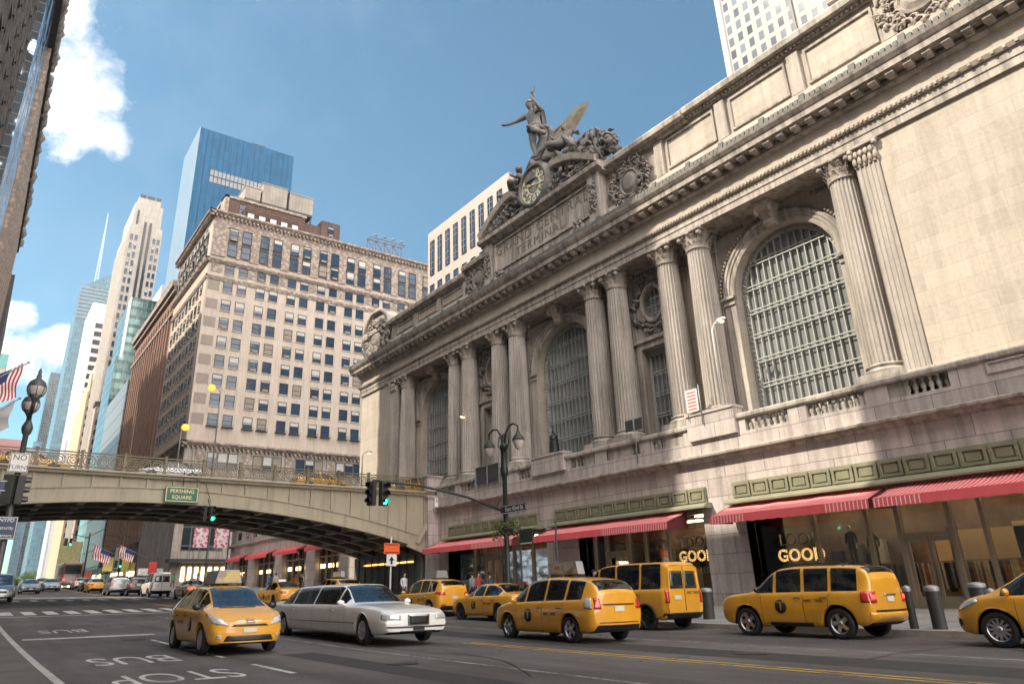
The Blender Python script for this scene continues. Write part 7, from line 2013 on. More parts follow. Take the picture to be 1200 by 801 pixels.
b_ = thing('mesh_screen', 'dark mesh screen fixed to the terrace parapet beside the twin-arm lamp', 'screen', (30.7, 43.4, 8.5), world=True)
m_ = MB(); m_.box(30.66, 30.7, 41.9, 44.9, 8.75, 9.95); m_.build('mesh', plain('dark_mesh', (.045, .045, .05), .7), b_)
m_ = MB()
for y in (41.9, 43.4, 44.9): m_.box(30.6, 30.65, y-.04, y+.04, 8.5, 10.0)
m_.box(30.6, 30.65, 41.9, 44.9, 9.94, 10.0); m_.build('frame', M['grey'], b_)
# flags
def flag(label, tip, d, w_, h, stars, group='flags', q=1):
    "a flag hanging along a slanted pole; d = direction of the pole towards its foot"
    tip = Vector(tip); d = Vector(d).normalized(); r_ = thing('flag', label, 'flag', tip, group=group)
    m_ = MB(); m_.tube([Vector((0, 0, 0)), d*(h*2.1)], .035, 6); m_.blob((0, 0, 0), (.07, .07, .07), 8, 5); m_.build('pole', M['grey'], r_, loc=(0, 0, 0))
    m_ = MB(); n = 14
    rows = []
    for i in range(n+1):
        u = i/n; r2 = []
        for j in range(14):
            v = j/13
            p = d*(h*(.06+u)) + Vector((d.x*.25, .10*math.sin(v*9+u*3)*v, -w_*v*(1-.10*u)))+Vector((.06*math.sin(v*7+u*5), 0, 0))
            r2.append(p)
        rows.append(r2)
    for i in range(n):
        for j in range(13):
            u, v = (i+.5)/n, (j+.5)/13
            if stars == 'us': m_.m = 2 if (u > .46 and v < .42) else (i % 2)
            elif stars == 'plain': m_.m = 0
            m_.smooth = True; m_.face([rows[i][j], rows[i+1][j], rows[i+1][j+1], rows[i][j+1]])
    if stars == 'us': mats = [plain('flag_red', (.45, .03, .04), .8), M['signwhite'], plain('flag_blue', (.03, .04, .14), .8)]
    else: mats = [plain('grey_flag_cloth', (.42, .42, .43), .8, 0, .2, 2)]*3
    m_.build('cloth', mats, r_, loc=(0, 0, 0), fix=False)
    return r_
flag('American flag on a slanted pole at the upper left, nearest the globe lamp', (.80, 44, 13.3), (-.72, .0, -.62), 1.9, 1.5, 'us')
flag('plain grey flag drooping below the American flag at the left edge', (.75, 44, 11.3), (-.7, 0, -.7), 1.5, 1.6, 'plain')
flag('American flag hung over the far shops, seen under the bridge', (14.3, 118, 8.6), (.7, .0, -.3), 2.0, 2.4, 'us')
flag('second American flag further right over the far shops', (17.6, 118, 8.6), (.7, .0, -.3), 1.8, 2.2, 'us')
# far signals, banners and signs under the bridge
for i, (x, y, z, lb) in enumerate(((11.6, 118, 9.3, 'small green signal far under the bridge, left of the far flags'), (18.4, 118, 6.4, 'small green signal far under the bridge, right of the far flags'))):
    signal('traffic_light', lb, x, y, z, [(0, 0, 0, True), (-.5, .1, -1.2, False)], 'far green signals')
for i, (x, y) in enumerate(((16.0, 119), (11.5, 119), (18.2, 119))):
    r_ = thing('signal_pole', ('dark pole carrying the right-hand far signal', 'dark pole carrying the left-hand far signal', 'dark pole standing by the far crossing')[i], 'post', (x+2.5, y, zg(y)), group='poles by the far crossing')
    m_ = MB(); m_.tube([(0, 0, 0), (0, 0, 7.5)], [.14, .09], 8); m_.tube([(0, 0, 6.8), (-2.4, -.8, 7.2)], .05, 6); m_.build('pole', M['darkmetal'], r_, loc=(0, 0, 0))
for i, x in enumerate((26.2, 29.0)):
    r_ = thing('banner', ('patterned pink and white banner on the left of the pair by the annex', 'patterned pink and white banner on the right of the pair by the annex')[i], 'banner', (x, 106, 7.6), group='banners by the annex')
    t = NT('banner_print'); v = t.add('ShaderNodeTexVoronoi'); v.inputs['Scale'].default_value = 2.6; t.lk(t.pos(True), v.inputs['Vector'])
    t.col(t.ramp(v.outputs['Distance'], [(.2, (.45, .04, .12)), (.45, (.6, .25, .32)), (.6, (.62, .60, .58))])); t.b.inputs['Roughness'].default_value = .8
    m_ = MB(); m_.box(-.95, .95, -.02, .02, 0, 2.6); m_.build('cloth', t.m, r_, loc=(0, 0, 0))
    m_ = MB(); m_.tube([(1.05, 0, -6), (1.05, 0, 2.9)], .09, 8); m_.tube([(-1, 0, 2.62), (1.05, 0, 2.62)], .03, 6); m_.build('pole', M['darkmetal'], r_, loc=(0, 0, 0))
q = random.Random(41)
for i, (x, y, z, w_, h, c) in enumerate(((22.4, 116, 4.6, 1.1, 1.5, (.6, .04, .03)), (15.0, 122, 4.0, .9, .9, (.75, .12, .04)), (29.0, 150, 5.2, 5.0, 1.2, (.75, .72, .66)), (27.8, 172, 6.5, 1.5, 3.5, (.62, .55, .12)), (28.0, 184, 7.5, 1.4, 4.5, (.20, .35, .30)), (28.5, 200, 7.5, 2.2, 3.2, (.60, .52, .22)), (23.5, 236, 9, 5.5, 7.5, (.62, .60, .30)))):
    lb = ('red street sign by the far crossing', 'small orange work sign between the far cars', 'long white shop canopy sign at the cream block corner', 'tall narrow yellow banner sign along the far pavement', 'tall teal banner sign along the far pavement', 'square ochre sign along the far pavement', 'large yellow-green hoarding far down the pavement')[i]
    r_ = thing('far_sign', lb, 'sign', (x, y, z), group='signs far under the bridge')
    m_ = MB(); m_.box(-w_/2, w_/2, -.08, .08, 0, h); m_.build('panel', plain('far_sign_face', c, .6, 0, .35, 2.5), r_, loc=(0, 0, 0), bevel=.02)
    m_ = MB(); m_.box(-w_/2-.08, w_/2+.08, -.1, .1, -.1, 0); m_.tube([(w_/2, 0, -z+zg(y)), (w_/2, 0, h)], .09, 6); m_.build('bracket', M['darkmetal'], r_, loc=(0, 0, 0))
# trees at the far end
for i, (x, y, s_) in enumerate(((27.5, 470, 1.0), (31.5, 482, 1.15), (24.5, 488, .8))):
    r_ = thing('street_tree', ('bright green tree at the far end of the street', 'taller green tree behind and to the right at the far end', 'small green tree at the left of the far group')[i], 'tree', (x, y, zg(y)), group='trees at the far end')
    m_ = MB(); m_.tube([(0, 0, 0), (.1, 0, 3*s_), (0, .1, 5*s_)], [.28, .2, .1], 7); m_.tube([(.1, 0, 3*s_), (1.2, .2, 5*s_)], [.12, .05], 5); m_.tube([(.1, 0, 2.8*s_), (-1.2, .2, 4.8*s_)], [.12, .05], 5); m_.build('trunk', plain('bark', (.08, .06, .045), .9), r_, loc=(0, 0, 0))
    def cr(q, s_=s_):
        a = q.uniform(0, 2*PI); b_ = q.uniform(-1, 1); k = q.choice(((0, 0, 6), (1.6, .5, 5.2), (-1.6, -.4, 5.4), (.4, 1.4, 7)))
        rr_ = 2.0*q.uniform(.5, 1)
        return (k[0]+rr_*math.cos(a)*math.sqrt(1-b_*b_))*s_, (k[1]+rr_*math.sin(a)*math.sqrt(1-b_*b_))*s_, (k[2]+rr_*b_*.9)*s_
    leaves(1500, cr, .45, 50+i, [plain('tree_leaf_light', (.12, .20, .04), .6), plain('tree_leaf_dark', (.06, .11, .025), .6)], 'crown', r_)
# ------------------------------------------------------------------ figures
def skin_mesh(nodes, edges, name, mats, parent=None, loc=(0, 0, 0), levels=2, root='pelvis', matfn=None, M4=None):
    me = bpy.data.meshes.new(name); names = list(nodes)
    me.from_pydata([nodes[k][0] for k in names], [(names.index(a), names.index(b_)) for a, b_ in edges], [])
    o = bpy.data.objects.new(name, me); COL.objects.link(o)
    o.modifiers.new('skin', 'SKIN')
    sv = me.skin_vertices[0].data if me.skin_vertices else None
    if sv is None:
        bm = bmesh.new(); bm.from_mesh(me); bm.verts.layers.skin.verify(); bm.to_mesh(me); bm.free(); sv = me.skin_vertices[0].data
    for i, k in enumerate(names):
        r_ = nodes[k][1]; sv[i].radius = (r_, r_) if not hasattr(r_, '__len__') else r_
        sv[i].use_root = (k == root)
    s_ = o.modifiers.new('sub', 'SUBSURF'); s_.levels = levels; s_.render_levels = levels
    bpy.context.view_layer.update()
    ev = o.evaluated_get(bpy.context.evaluated_depsgraph_get()); nm = bpy.data.meshes.new_from_object(ev)
    bpy.data.objects.remove(o); bpy.data.meshes.remove(me)
    if M4 is not None: nm.transform(M4)
    nm.name = name; nm.materials.clear()
    for m_ in mats: nm.materials.append(m_)
    for p in nm.polygons:
        p.use_smooth = True
        p.material_index = matfn(p.center) if matfn else 0
    r_ = bpy.data.objects.new(name, nm); COL.objects.link(r_)
    if parent is not None: r_.parent = parent
    r_.location = loc
    return r_
def fingers(nodes, edges, wrist, hand, side, dirv, r_=.011):
    "palm node plus four fingers and a thumb of unequal length"
    h = Vector(nodes[hand][0]); d = Vector(dirv).normalized(); sd = Vector((1, 0, 0)) if abs(d.x) < .7 else Vector((0, 0, 1))
    sd = (sd-d*sd.dot(d)).normalized()
    for i, L_ in enumerate((.062, .074, .069, .052)):
        b_ = h+sd*(.028-.019*i)+d*.03; k1 = b_+d*L_*.55; k2 = k1+(d*.7+sd.cross(d)*.7*side).normalized()*L_*.5
        for n_, p in (('a', b_), ('b', k1), ('c', k2)): nodes['%s_f%d%s' % (hand, i, n_)] = (tuple(p), r_*(1 if n_ != 'c' else .8))
        edges += [(hand, '%s_f%da' % (hand, i)), ('%s_f%da' % (hand, i), '%s_f%db' % (hand, i)), ('%s_f%db' % (hand, i), '%s_f%dc' % (hand, i))]
    t0 = h+sd*.036-d*.01; t1 = t0+(sd+d*.8).normalized()*.045
    for n_, p in (('t0', t0), ('t1', t1)): nodes[hand+n_] = (tuple(p), r_*1.15)
    edges += [(hand, hand+'t0'), (hand+'t0', hand+'t1')]
def human(pose):
    "nodes for a 1.75 m figure facing +x, y to its left"
    n = {'pelvis': ((0, 0, .95), (.135, .15)), 'waist': ((.0, 0, 1.12), (.115, .125)), 'chest': ((.0, 0, 1.32), (.125, .16)), 'neck0': ((0, 0, 1.46), .062), 'neck': ((.01, 0, 1.53), .052), 'head0': ((.02, 0, 1.60), .082), 'head': ((.02, 0, 1.68), .092), 'crown': ((.01, 0, 1.745), .06), 'nose': ((.115, 0, 1.635), .016)}
    e = [('pelvis', 'waist'), ('waist', 'chest'), ('chest', 'neck0'), ('neck0', 'neck'), ('neck', 'head0'), ('head0', 'head'), ('head', 'crown'), ('head0', 'nose')]
    for s_, sg in (('l', 1), ('r', -1)):
        n['sho_'+s_] = ((0, sg*.185, 1.41), .062); n['elb_'+s_] = ((-.03, sg*.235, 1.13), .046); n['wri_'+s_] = ((.06, sg*.235, .89), .030); n['hand_'+s_] = ((.08, sg*.235, .82), .034)
        n['hip_'+s_] = ((0, sg*.09, .88), .098); n['kne_'+s_] = ((.02, sg*.095, .50), .066); n['ank_'+s_] = ((-.02, sg*.10, .10), .042); n['heel_'+s_] = ((-.05, sg*.10, .045), .042); n['toe_'+s_] = ((.14, sg*.11, .035), .036)
        e += [('chest', 'sho_'+s_), ('sho_'+s_, 'elb_'+s_), ('elb_'+s_, 'wri_'+s_), ('wri_'+s_, 'hand_'+s_), ('pelvis', 'hip_'+s_), ('hip_'+s_, 'kne_'+s_), ('kne_'+s_, 'ank_'+s_), ('ank_'+s_, 'heel_'+s_), ('ank_'+s_, 'toe_'+s_)]
    for k, v in pose.items():
        n[k] = (v, n[k][1]) if not (hasattr(v, '__len__') and len(v) == 2) else v
    for s_, sg in (('l', 1), ('r', -1)):
        d = Vector(n['hand_'+s_][0])-Vector(n['wri_'+s_][0]); fingers(n, e, 'wri_'+s_, 'hand_'+s_, sg, d)
    return n, e
WALK = {'kne_l': (.20, .09, .54), 'ank_l': (.22, .10, .14), 'heel_l': (.18, .10, .06), 'toe_l': (.38, .11, .10), 'kne_r': (-.06, -.09, .49), 'ank_r': (-.30, -.10, .16), 'heel_r': (-.34, -.10, .12), 'toe_r': (-.18, -.11, .035),
        'elb_l': (-.12, .24, 1.15), 'wri_l': (-.10, .24, .91), 'hand_l': (-.08, .24, .84), 'elb_r': (.04, -.24, 1.14), 'wri_r': (.20, -.22, .96), 'hand_r': (.25, -.22, .90)}
STAND = {}
def clothes(shirt, trousers, sleeve=1.15):
    def f(c):
        if c.z < .10: return 3
        if c.z > 1.50: return 2
        if abs(c.y) > .19 and c.z < sleeve: return 2 if c.z < .97 else 0
        if c.z < .97: return 1
        return 0
    return [plain('top_'+str(shirt), shirt, .9), plain('trousers_'+str(trousers), trousers, .9), M['skin'], M['blackgloss']], f
def person(label, x, y, rz, pose, shirt, trousers, z=None, hairc=(.03, .02, .015), group='people on the pavement', s_=1.0):
    r_ = thing('person', label, 'person', (x, y, zg(y)+.17 if z is None else z), rz, group)
    n, e = human(pose); mats, fn = clothes(shirt, trousers)
    b_ = skin_mesh(n, e, 'body', mats, r_, levels=1, matfn=fn); b_.scale = (s_,)*3
    m_ = MB(); m_.blob((-.012, 0, 1.70), (.108, .096, .098), 12, 8); m_.build('hair', plain('hair', hairc, .8), r_, loc=(0, 0, 0))
    return r_
PP = [('person in a white top walking behind the saloon taxi', 24.6, 27.6, HN, WALK, (.6, .58, .55), (.03, .04, .08)), ('person in a black jacket near the twin-arm lamp', 23.0, 24.6, HS, STAND, (.02, .02, .02), (.05, .05, .06)),
      ('person in a tan coat under the middle awning', 26.2, 29.0, HS, WALK, (.35, .24, .14), (.03, .03, .03)), ('person in grey walking by the western awning', 25.2, 37.5, HN, WALK, (.2, .2, .21), (.02, .02, .03)),
      ('person in a red top under the western awning', 27.0, 39.5, HS, WALK, (.4, .05, .04), (.05, .06, .1)), ('person in a dark dress shirt by the stone pier', 24.0, 34.0, HN, STAND, (.05, .06, .09), (.02, .02, .02)),
      ('person in a pale shirt crossing near the detour sign', 22.5, 41.0, HS, WALK, (.55, .55, .6), (.1, .1, .12)), ('person in black beside the annex shops', 25.5, 66.0, HS, WALK, (.03, .03, .03), (.04, .04, .05)),
      ('person in blue beside the annex shops', 24.0, 70.0, HN, WALK, (.08, .14, .3), (.05, .05, .06)), ('person in white by the annex shops', 26.0, 74.0, HN, STAND, (.6, .6, .6), (.2, .18, .14))]
PP += [('person in grey standing at the kerb just past the bridge', 20.9, 68.0, HN, STAND, (.25, .25, .27), (.03, .03, .04)), ('person in an orange top walking past the bridge pier', 22.0, 58.0, HS, WALK, (.6, .2, .05), (.04, .05, .09)),
      ('person in a pale dress shirt walking by the first annex shop', 28.2, 72.5, HS, WALK, (.6, .58, .52), (.12, .11, .1)), ('person in green near the far crossing', 21.5, 98.0, HN, WALK, (.08, .2, .1), (.05, .05, .05)),
      ('person in white crossing the far zebra', 16.8, 67.5, PI, WALK, (.62, .62, .6), (.04, .05, .1)), ('person in a striped dark top left of the middle shop door', 28.6, 33.2, HN, WALK, (.1, .1, .14), (.03, .03, .04))]
for p in PP: person(*p)
# dressed figures in the windows
def mannequin(label, y, z, c, x=32.3):
    r_ = thing('mannequin', label, 'mannequin', (x, y, z), PI, 'mannequins in the shop windows')
    n, e = human(STAND); mats, fn = clothes(c, (.02, .02, .02)); mats[2] = M['signwhite']
    skin_mesh(n, e, 'body', mats, r_, levels=1, matfn=fn)
    m_ = MB(); m_.lathe([(.35, -.35), (.35, -.02), (.01, 0)], (0, 0, 0), 16); m_.build('plinth', M['darkwall'], r_, loc=(0, 0, 0))
mannequin('pale-armed mannequin in a black dress in the eastern shop window', 17.9, 1.95, (.012, .012, .014))
mannequin('mannequin in a brown jacket next to the black-dressed one', 16.95, 1.75, (.16, .09, .05))
mannequin('mannequin in a gold jacket in the western shop window', 47.6, 2.2, (.5, .3, .06))
mannequin('mannequin in cream at the middle shop window', 29.2, 1.75, (.4, .35, .26))
# bronze statue on the terrace
st_ = thing('bronze_statue', 'dark bronze standing figure before the central arch', 'statue', (31.15, 36.3, 9.68), PI)
STS = {'elb_l': (.05, .33, 1.18), 'wri_l': (.22, .22, 1.12), 'hand_l': (.27, .17, 1.12)}
n, e = human(STS)
bz = plain('dark_bronze', (.028, .03, .03), .5, .5, .3, 3)
b_ = skin_mesh(n, e, 'body', [bz], st_, levels=1); b_.scale = (.92,)*3
m_ = MB(); m_.lathe([(.36, 0.05), (.34, .5), (.28, .95), (.27, 1.22), (.12, 1.36), (.11, 1.42)], (-.03, 0, 0), 14); m_.build('coat', bz, st_, loc=(0, 0, 0))
m_ = MB(); m_.box(-.4, .4, -.4, .4, -.02, .06); m_.build('plinth', M['granite'], st_, loc=(0, 0, 0))

# ------------------------------------------------------------------ roof sculpture and clock
SG = thing('sculpture_group', 'weathered stone group over the clock: winged-hatted standing figure, eagle and two resting figures', 'sculpture', (31.3, 36.4, 32.0), world=True)
S_ = 3.30
MM = Matrix.Translation((0, 0, 0))
def place(base, s_, rz=PI):
    "figures face +x; turned to look over the street (-x)"
    return Matrix.Translation(base) @ Matrix.Rotation(rz, 4, 'Z') @ Matrix.Scale(s_, 4)
def fig(name, base, pose, rz=PI, s_=S_, extra=None):
    n, e = human(pose)
    n = {k: (v[0], tuple(a*1.18 for a in v[1]) if hasattr(v[1], '__len__') else v[1]*(1.22 if '_f' not in k else 1.0)) for k, v in n.items()}
    if extra: n.update(extra[0]); e += extra[1]
    L = Vector(SG['wl'])
    return skin_mesh(n, e, name, [M['sculpt']], SG, levels=2, M4=place(Vector(base)-L, s_, rz))
# after turning, the figure's left (+y) points to world -y (the viewer's right)
merc = {'chest': (.03, -.03, 1.32), 'neck0': (.03, -.04, 1.46), 'neck': (.05, -.05, 1.53), 'head0': (.07, -.06, 1.60), 'head': (.06, -.07, 1.68), 'crown': (.04, -.07, 1.74), 'nose': (.155, -.10, 1.64),
        'sho_r': (.04, -.21, 1.42), 'elb_r': (.16, -.46, 1.38), 'wri_r': (.30, -.68, 1.35), 'hand_r': (.35, -.76, 1.36),
        'sho_l': (.02, .17, 1.41), 'elb_l': (.06, .36, 1.22), 'wri_l': (.26, .33, 1.40), 'hand_l': (.30, .33, 1.46),
        'hip_r': (0, -.10, .88), 'kne_r': (.05, -.06, .48), 'ank_r': (.0, .02, .10), 'heel_r': (-.03, .02, .05), 'toe_r': (.15, .0, .03),
        'hip_l': (.02, .09, .88), 'kne_l': (.26, .20, .70), 'ank_l': (.16, .50, .46), 'heel_l': (.12, .52, .42), 'toe_l': (.28, .58, .36)}
MB0 = (31.35, 36.55, 32.75)
def thick(d): return {k: (v, 0) for k, v in d.items()}
fig('standing_figure', MB0, merc)
LW = Vector(SG['wl'])
def W(base, p, s_=S_):   # figure space to world
    return Vector(base)+Vector((-p[0], -p[1], p[2]))*s_
m_ = MB()
h = W(MB0, (.05, -.07, 1.70)); m_.lathe([(.42, -.06), (.40, .02), (.30, .10), (.26, .24), (.12, .34), (.01, .36)], tuple(h), 14)
for sg in (-1, 1): m_.grid([[tuple(h+Vector((dx, sg*(.22+.05*k), .22+.16*k)))for dx in (-.12, .0, .14-.04*k)] for k in range(4)])
m_.build('winged_hat', M['sculpt'], SG)
m_ = MB(); q = random.Random(2)
for k in range(26):
    t = 2*PI*k/26; p = W(MB0, (.17*math.cos(t)*.95, .19*math.sin(t), .93+.03*math.sin(3*t))); m_.blob(tuple(p), (.14, .14, .20), 7, 5, .3, q)
rows = []
for i in range(8):
    u = i/7; a = W(MB0, (-.10-.05*u, .22+.05*math.sin(4*u), 1.46-1.15*u)); b_ = W(MB0, (-.16, -.16+.12*u, 1.42-1.1*u))
    rows.append([tuple(a.lerp(b_, k/8)+Vector((.12*math.sin(k*2.2+u*2), 0, 0))) for k in range(9)])
m_.grid(rows)
pth = [W(MB0, p) for p in ((.16, -.10, 1.0), (.20, .02, .90), (.14, .14, .80), (.02, .24, .60))]; m_.tube(pth, [.14, .2, .2, .1], 7)
m_.build('drapery', M['sculpt'], SG, fix=False)
m_ = MB(); a = W(MB0, (.30, .33, 1.10)); b_ = W(MB0, (.30, .33, 1.66)); m_.tube([a, b_], .05, 6)
for sg in (-1, 1): m_.tube([tuple(a.lerp(b_, .2+.75*k/10)+Vector((0, sg*.18*math.sin(k*1.05), 0))) for k in range(11)], .045, 6)
for sg in (-1, 1): m_.tube([tuple(b_+Vector((0, sg*.30*math.sin(k*.6), -.05+.12*k))) for k in range(5)], .05, 6)
m_.blob(tuple(b_), (.14, .14, .14)); m_.build('winged_staff', M['sculpt'], SG)
def wing(root, tipv, up, n=11, width=1.6, name='eagle_wing'):
    m_ = MB(); root = Vector(root); tipv = Vector(tipv); up = Vector(up).normalized(); d = tipv.normalized(); nn = d.cross(up).normalized()
    for lay in range(2):
        for k in range(n):
            u = k/(n-1); base = root+tipv*(u*.55); L_ = tipv.length*(.50+.20*u)*(1 if lay == 0 else .6); dirv = (d*(.45+.75*u)-up*(1.0-.95*u)).normalized()
            side = dirv.cross(nn).normalized()*width*.17; off = nn*(.10-lay*.14)
            p0 = base+off; p1 = base+dirv*L_*.6+off+nn*.08; p2 = base+dirv*L_+off
            m_.grid([[p0-side*.8, p0+nn*.05, p0+side*.8], [p1-side*1.15, p1+nn*.09, p1+side*1.15], [p2-side*.5, p2+nn*.03, p2+side*.5]])
    m_.tube([root, root+tipv*.3+up*.10, root+tipv*.62+up*.08, root+tipv*.95], [.22, .24, .16, .05], 8)
    return m_.build(name, M['sculpt'] if name != 'eagle_wing' else plain('weathered_wing_stone', (.235, .205, .15), .8, 0, .4, 1.4, local=False, bump=.3), SG, fix=False)
wing((31.9, 35.5, 34.45), (.1, -3.6, .45), (0, .25, 1), 14, 2.5)
wing((32.0, 37.4, 34.0), (.2, 2.0, -.9), (0, .5, 1), 9, 1.6, 'small_wing')
m_ = MB(); m_.tube([(31.9, 35.4, 33.2), (31.8, 35.2, 34.0), (31.6, 35.0, 34.7), (31.4, 35.0, 35.0)], [.42, .42, .26, .18], 10); m_.blob((31.3, 35.0, 35.05), (.26, .18, .2)); m_.tube([(31.05, 35.0, 35.1), (30.85, 35.0, 34.95)], [.1, .02], 6); m_.build('eagle', M['sculpt'], SG)
# resting figures either side
rest = {'waist': (-.06, 0, 1.10), 'chest': (-.16, .02, 1.27), 'neck0': (-.20, .0, 1.41), 'neck': (-.18, -.03, 1.47), 'head0': (-.12, -.06, 1.53), 'head': (-.10, -.07, 1.61), 'crown': (-.12, -.07, 1.68), 'nose': (-.01, -.10, 1.55),
        'sho_r': (-.12, -.20, 1.34), 'elb_r': (.10, -.30, 1.16), 'wri_r': (.26, -.16, 1.14), 'hand_r': (.33, -.12, 1.15), 'sho_l': (-.22, .17, 1.36), 'elb_l': (-.30, .36, 1.14), 'wri_l': (-.16, .52, 1.02), 'hand_l': (-.12, .58, 1.0),
        'hip_r': (.06, -.12, .93), 'kne_r': (.42, -.36, 1.04), 'ank_r': (.50, -.62, .74), 'heel_r': (.48, -.64, .69), 'toe_r': (.60, -.74, .70), 'hip_l': (.08, .06, .90), 'kne_l': (.50, -.12, .90), 'ank_l': (.72, -.44, .66), 'heel_l': (.70, -.46, .61), 'toe_l': (.82, -.56, .62)}
mirr = {k: (v[0], -v[1], v[2]) for k, v in rest.items()}; mirr = {(k[:-1]+('l' if k[-1] == 'r' else 'r') if k[-2:] in ('_l', '_r') else k): v for k, v in mirr.items()}
B1 = (31.5, 33.5, 30.2); fig('reclining_woman', B1, rest, PI-.2, 2.6)
B2_ = (31.5, 39.6, 28.9); fig('reclining_man', B2_, mirr, PI+.35, 3.1)
m_ = MB(); q = random.Random(8)
for k in range(30):    # folds of the woman's gown, running down to the right
    y0 = 33.2-.09*k*q.uniform(.3, 1); z0 = 33.0-.055*k
    m_.tube([(31.5-q.random()*.4, y0, z0), (31.2-q.random()*.3, y0-.9, z0-1.0-q.random()*.4), (31.0-q.random()*.2, y0-2.3, z0-2.2-q.random()*.5)], [.10, .20, .10], 6)
m_.build('gown_folds', M['sculpt'], SG, fix=False)
m_ = MB(); q = random.Random(21)
def topz(y): return 28.9+1.9*math.sin(min(1, max(0, (7-abs(y-36.55))/4.6))*PI/2)
for k in range(300):
    y = q.uniform(30.2, 42.4); a = abs(y-36.55); z = topz(y)+q.uniform(0, 1.0 if a < 4 else .6)+(1.2*math.exp(-(a/1.7)**2))
    s_ = q.uniform(.25, .6); m_.lump((31.5+q.uniform(-.3, .6), y, z), (s_, s_*q.uniform(.7, 1.4), s_*q.uniform(.6, 1.2)), 8, 6, .25, q)
m_.lathe([(1.5, 30.6), (1.35, 31.6), (.9, 32.5), (.7, 32.85), (.01, 32.9)], (31.8, 36.5, 0), 14)
m_.lathe([(1.1, 32.6), (.95, 33.4), (.75, 34.4), (.5, 35.2), (.05, 35.5)], (32.1, 36.2, 0), 12); m_.lathe([(1.3, 30.5), (1.1, 31.6), (.7, 32.6), (.1, 33.2)], (32.2, 33.2, 0), 12)
m_.build('rock_base', M['sculpt'], SG, fix=False)
m_ = MB(); q = random.Random(22)     # sheaves, anchor and cogs at the right end
m_.blob((31.5, 30.9, 30.9), (.8, .95, .8), 14, 9)
for k in range(330):
    y = q.uniform(28.3, 32.0); zt = 30.7 if y < 29.6 else 31.6; z = q.uniform(28.9, zt); s_ = q.uniform(.16, .36); m_.lump((31.4+q.uniform(-.6, .4), y, z), (s_, s_*q.uniform(.6, 1.6), s_*q.uniform(.6, 1.4)), 7, 5, .35, q)
for k in range(18):
    t = 2*PI*k/18; m_.tube([(31.4, 30.9+.8*math.cos(t), 31.0+.7*math.sin(t)), (31.2, 30.9+1.15*math.cos(t), 31.1+.95*math.sin(t))], [.12, .02], 5)
m_.build('harvest_mass', M['sculpt'], SG, fix=False)
m_ = MB(); q = random.Random(23)
for k in range(150):
    y = q.uniform(40.2, 43.2); z = q.uniform(28.9, 30.2-(y-40.2)*.3); s_ = q.uniform(.15, .4); m_.lump((31.3+q.uniform(-.5, .4), y, z), (s_, s_*q.uniform(.6, 1.4), s_), 7, 5, .35, q)
m_.build('anvil_mass', M['sculpt'], SG, fix=False)
# clock
CK = thing('tower_clock', 'round clock with pale gilded numeral ring and gold hands, set beneath the sculpture', 'clock', (30.55, 36.15, 28.4), world=True)
cc = (30.55, 36.15, 30.1)
def ringx(m_, prof, n=40): m_.lathe([(r_, x) for r_, x in prof], cc, n, axis='x')
m_ = MB(); ringx(m_, [(1.45, -.10), (1.50, -.24), (1.62, -.28), (1.74, -.22), (1.86, -.10), (1.92, .3), (1.7, .9)]); m_.build('stone_rim', M['sculpt'], CK)
m_ = MB(); ringx(m_, [(.01, -.02), (1.47, -.02)]); m_.build('dial', plain('blue_grey_dial', (.13, .19, .21), .3), CK)
m_ = MB(); ringx(m_, [(.66, -.05), (.70, -.07), (.78, -.07), (.80, -.05)]); ringx(m_, [(1.36, -.05), (1.40, -.07), (1.46, -.07), (1.47, -.05)]); m_.build('gilded_rings', M['gold'], CK)
pt = MB(); sun_ = MB()
for k in range(12):
    t = 2*PI*k/12; c, s_ = math.cos(t), math.sin(t)
    # pale cartouche for each hour
    ring_ = []
    for j in range(12):
        a = 2*PI*j/12; u, v = .285*math.cos(a), .21*math.sin(a)*(1.15 if math.cos(a) > 0 else .85)
        rr_ = 1.08+u; ring_.append((cc[0]-.055, cc[1]+rr_*c-v*s_, cc[2]+rr_*s_+v*c))
    pt.face(ring_)
    sun_.face([(cc[0]-.04, cc[1]+.12*c-.05*s_, cc[2]+.12*s_+.05*c), (cc[0]-.04, cc[1]+.12*c+.05*s_, cc[2]+.12*s_-.05*c), (cc[0]-.04, cc[1]+.60*c, cc[2]+.60*s_)])
pt.build('hour_cartouches', plain('cream_enamel', (.80, .74, .55), .4), CK, fix=False); sun_.build('sunburst', M['gold'], CK, fix=False)
for k, s_ in enumerate(('XII', 'I', 'II', 'III', 'IIII', 'V', 'VI', 'VII', 'VIII', 'IX', 'X', 'XI')):
    t = PI/2-2*PI*k/12; c, sn = math.cos(t), math.sin(t)      # clock seen from -x: right is -y
    text('numeral', s_, .34, M['blackgloss'], CK, (cc[0]-.075, cc[1]-1.08*c, cc[2]+1.08*sn), ((0, -sn, -c), (0, -c, sn)), .006, sx=.75)
m_ = MB()
def hand_(ang, L_, w_):
    c, s_ = math.cos(ang), math.sin(ang); P = lambda a, b_: (cc[0]-.12, cc[1]-(a*c-b_*s_), cc[2]+(a*s_+b_*c))
    m_.face([P(-.25, -w_), P(0, -w_), P(L_*.8, -w_*1.3), P(L_, 0), P(L_*.8, w_*1.3), P(0, w_), P(-.25, w_)])
hand_(PI/2-2*PI*9.6/12, .80, .06); hand_(PI/2-2*PI*.28, 1.2, .045); ringx(m_, [(.01, -.16), (.10, -.15), (.12, -.1)]); m_.build('hands', M['gold'], CK, fix=False)
HZ = MB(); HZ.box(-60, 260, -70, 960, -1.2, 330)
hm = bpy.data.materials.new('pale_haze'); hm.use_nodes = True; hn = hm.node_tree.nodes; hn.remove(hn['Principled BSDF'])
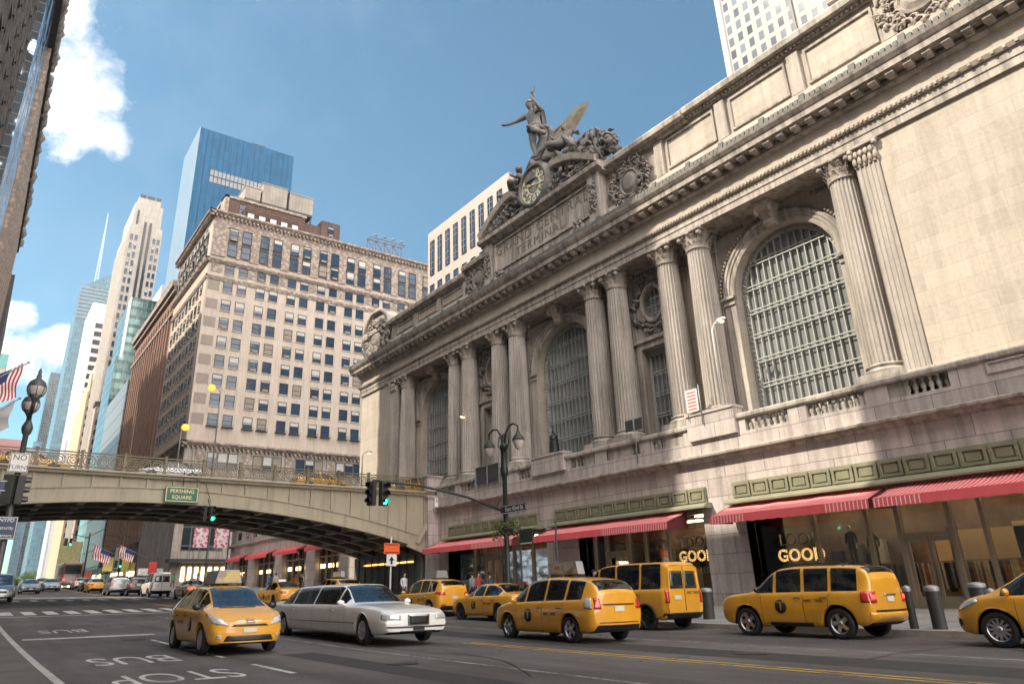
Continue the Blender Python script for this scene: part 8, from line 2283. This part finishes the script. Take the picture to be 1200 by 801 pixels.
pv = hn.new('ShaderNodeVolumePrincipled'); pv.inputs['Color'].default_value = (.80, .88, .95, 1); pv.inputs['Density'].default_value = .0001; pv.inputs['Anisotropy'].default_value = .2
hm.node_tree.links.new(pv.outputs[0], hn['Material Output'].inputs['Volume'])
hz = HZ.build('haze', hm); hz['kind'] = 'stuff'
finish_world()
# separate loose pieces that were gathered in one mesh
def split_parts(lo=2, hi=40, tol=.12, skip=()):
    for o in list(bpy.data.objects):
        if o.type != 'MESH' or o.data.users > 1 or o.parent is None or o.modifiers or o.get('kind') or len(o.data.vertices) > 60000: continue
        nm = o.name.split('.')[0]
        if nm in skip or o.children: continue
        me = o.data; n = len(me.vertices); par = list(range(n))
        def find(a):
            while par[a] != a: par[a] = par[par[a]]; a = par[a]
            return a
        for e_ in me.edges:
            a, b = find(e_.vertices[0]), find(e_.vertices[1])
            if a != b: par[a] = b
        comp = {}
        for v in me.vertices: comp.setdefault(find(v.index), []).append(v.co)
        if len(comp) < 2 or len(comp) > 400: continue
        keys = list(comp); bb = {k: ([min(c[i] for c in comp[k])-tol/2 for i in range(3)], [max(c[i] for c in comp[k])+tol/2 for i in range(3)]) for k in keys}
        cp = {k: k for k in keys}
        def f2(a):
            while cp[a] != a: a = cp[a]
            return a
        for i, a in enumerate(keys):
            for b in keys[i+1:]:
                A, B_ = bb[a], bb[b]
                if all(A[0][q] <= B_[1][q] and B_[0][q] <= A[1][q] for q in range(3)):
                    x, y = f2(a), f2(b)
                    if x != y: cp[x] = y
        groups = sorted(set(f2(k) for k in keys))
        if not lo <= len(groups) <= hi: continue
        if nm.endswith('s') and not nm.endswith('ss'):
            new = nm[:-1] if not nm.endswith('ies') else nm[:-3]+'y'
        else: new = nm
        vg = {v.index: f2(find(v.index)) for v in me.vertices}
        sm_ = [p.use_smooth for p in me.polygons]
        for g_ in groups:
            idx = {}; vs = []; fs = []; mi = []; ss_ = []
            for p in me.polygons:
                if vg[p.vertices[0]] != g_: continue
                f_ = []
                for vi in p.vertices:
                    if vi not in idx: idx[vi] = len(vs); vs.append(tuple(me.vertices[vi].co))
                    f_.append(idx[vi])
                fs.append(f_); mi.append(p.material_index); ss_.append(p.use_smooth)
            m2 = bpy.data.meshes.new(new); m2.from_pydata(vs, [], fs)
            for mm in me.materials: m2.materials.append(mm)
            for p, a, s_ in zip(m2.polygons, mi, ss_): p.material_index = a; p.use_smooth = s_
            o2 = bpy.data.objects.new(new, m2); COL.objects.link(o2); o2.parent = o.parent; o2.location = o.location; o2.rotation_euler = o.rotation_euler
        bpy.data.objects.remove(o)
split_parts(skip=('lettering', 'numeral', 'inscription', 'emblem_letter', 'door_lettering', 'rear_lettering', 'letter_face', 'foliage', 'crown', 'rivets', 'bulbs', 'clothes_rack', 'balusters', 'modillions', 'cresting', 'door_gaps', 'border', 'glazing_bars', 'leaf_moulding', 'attic_dentils', 'fascia_panels', 'carved_band'))
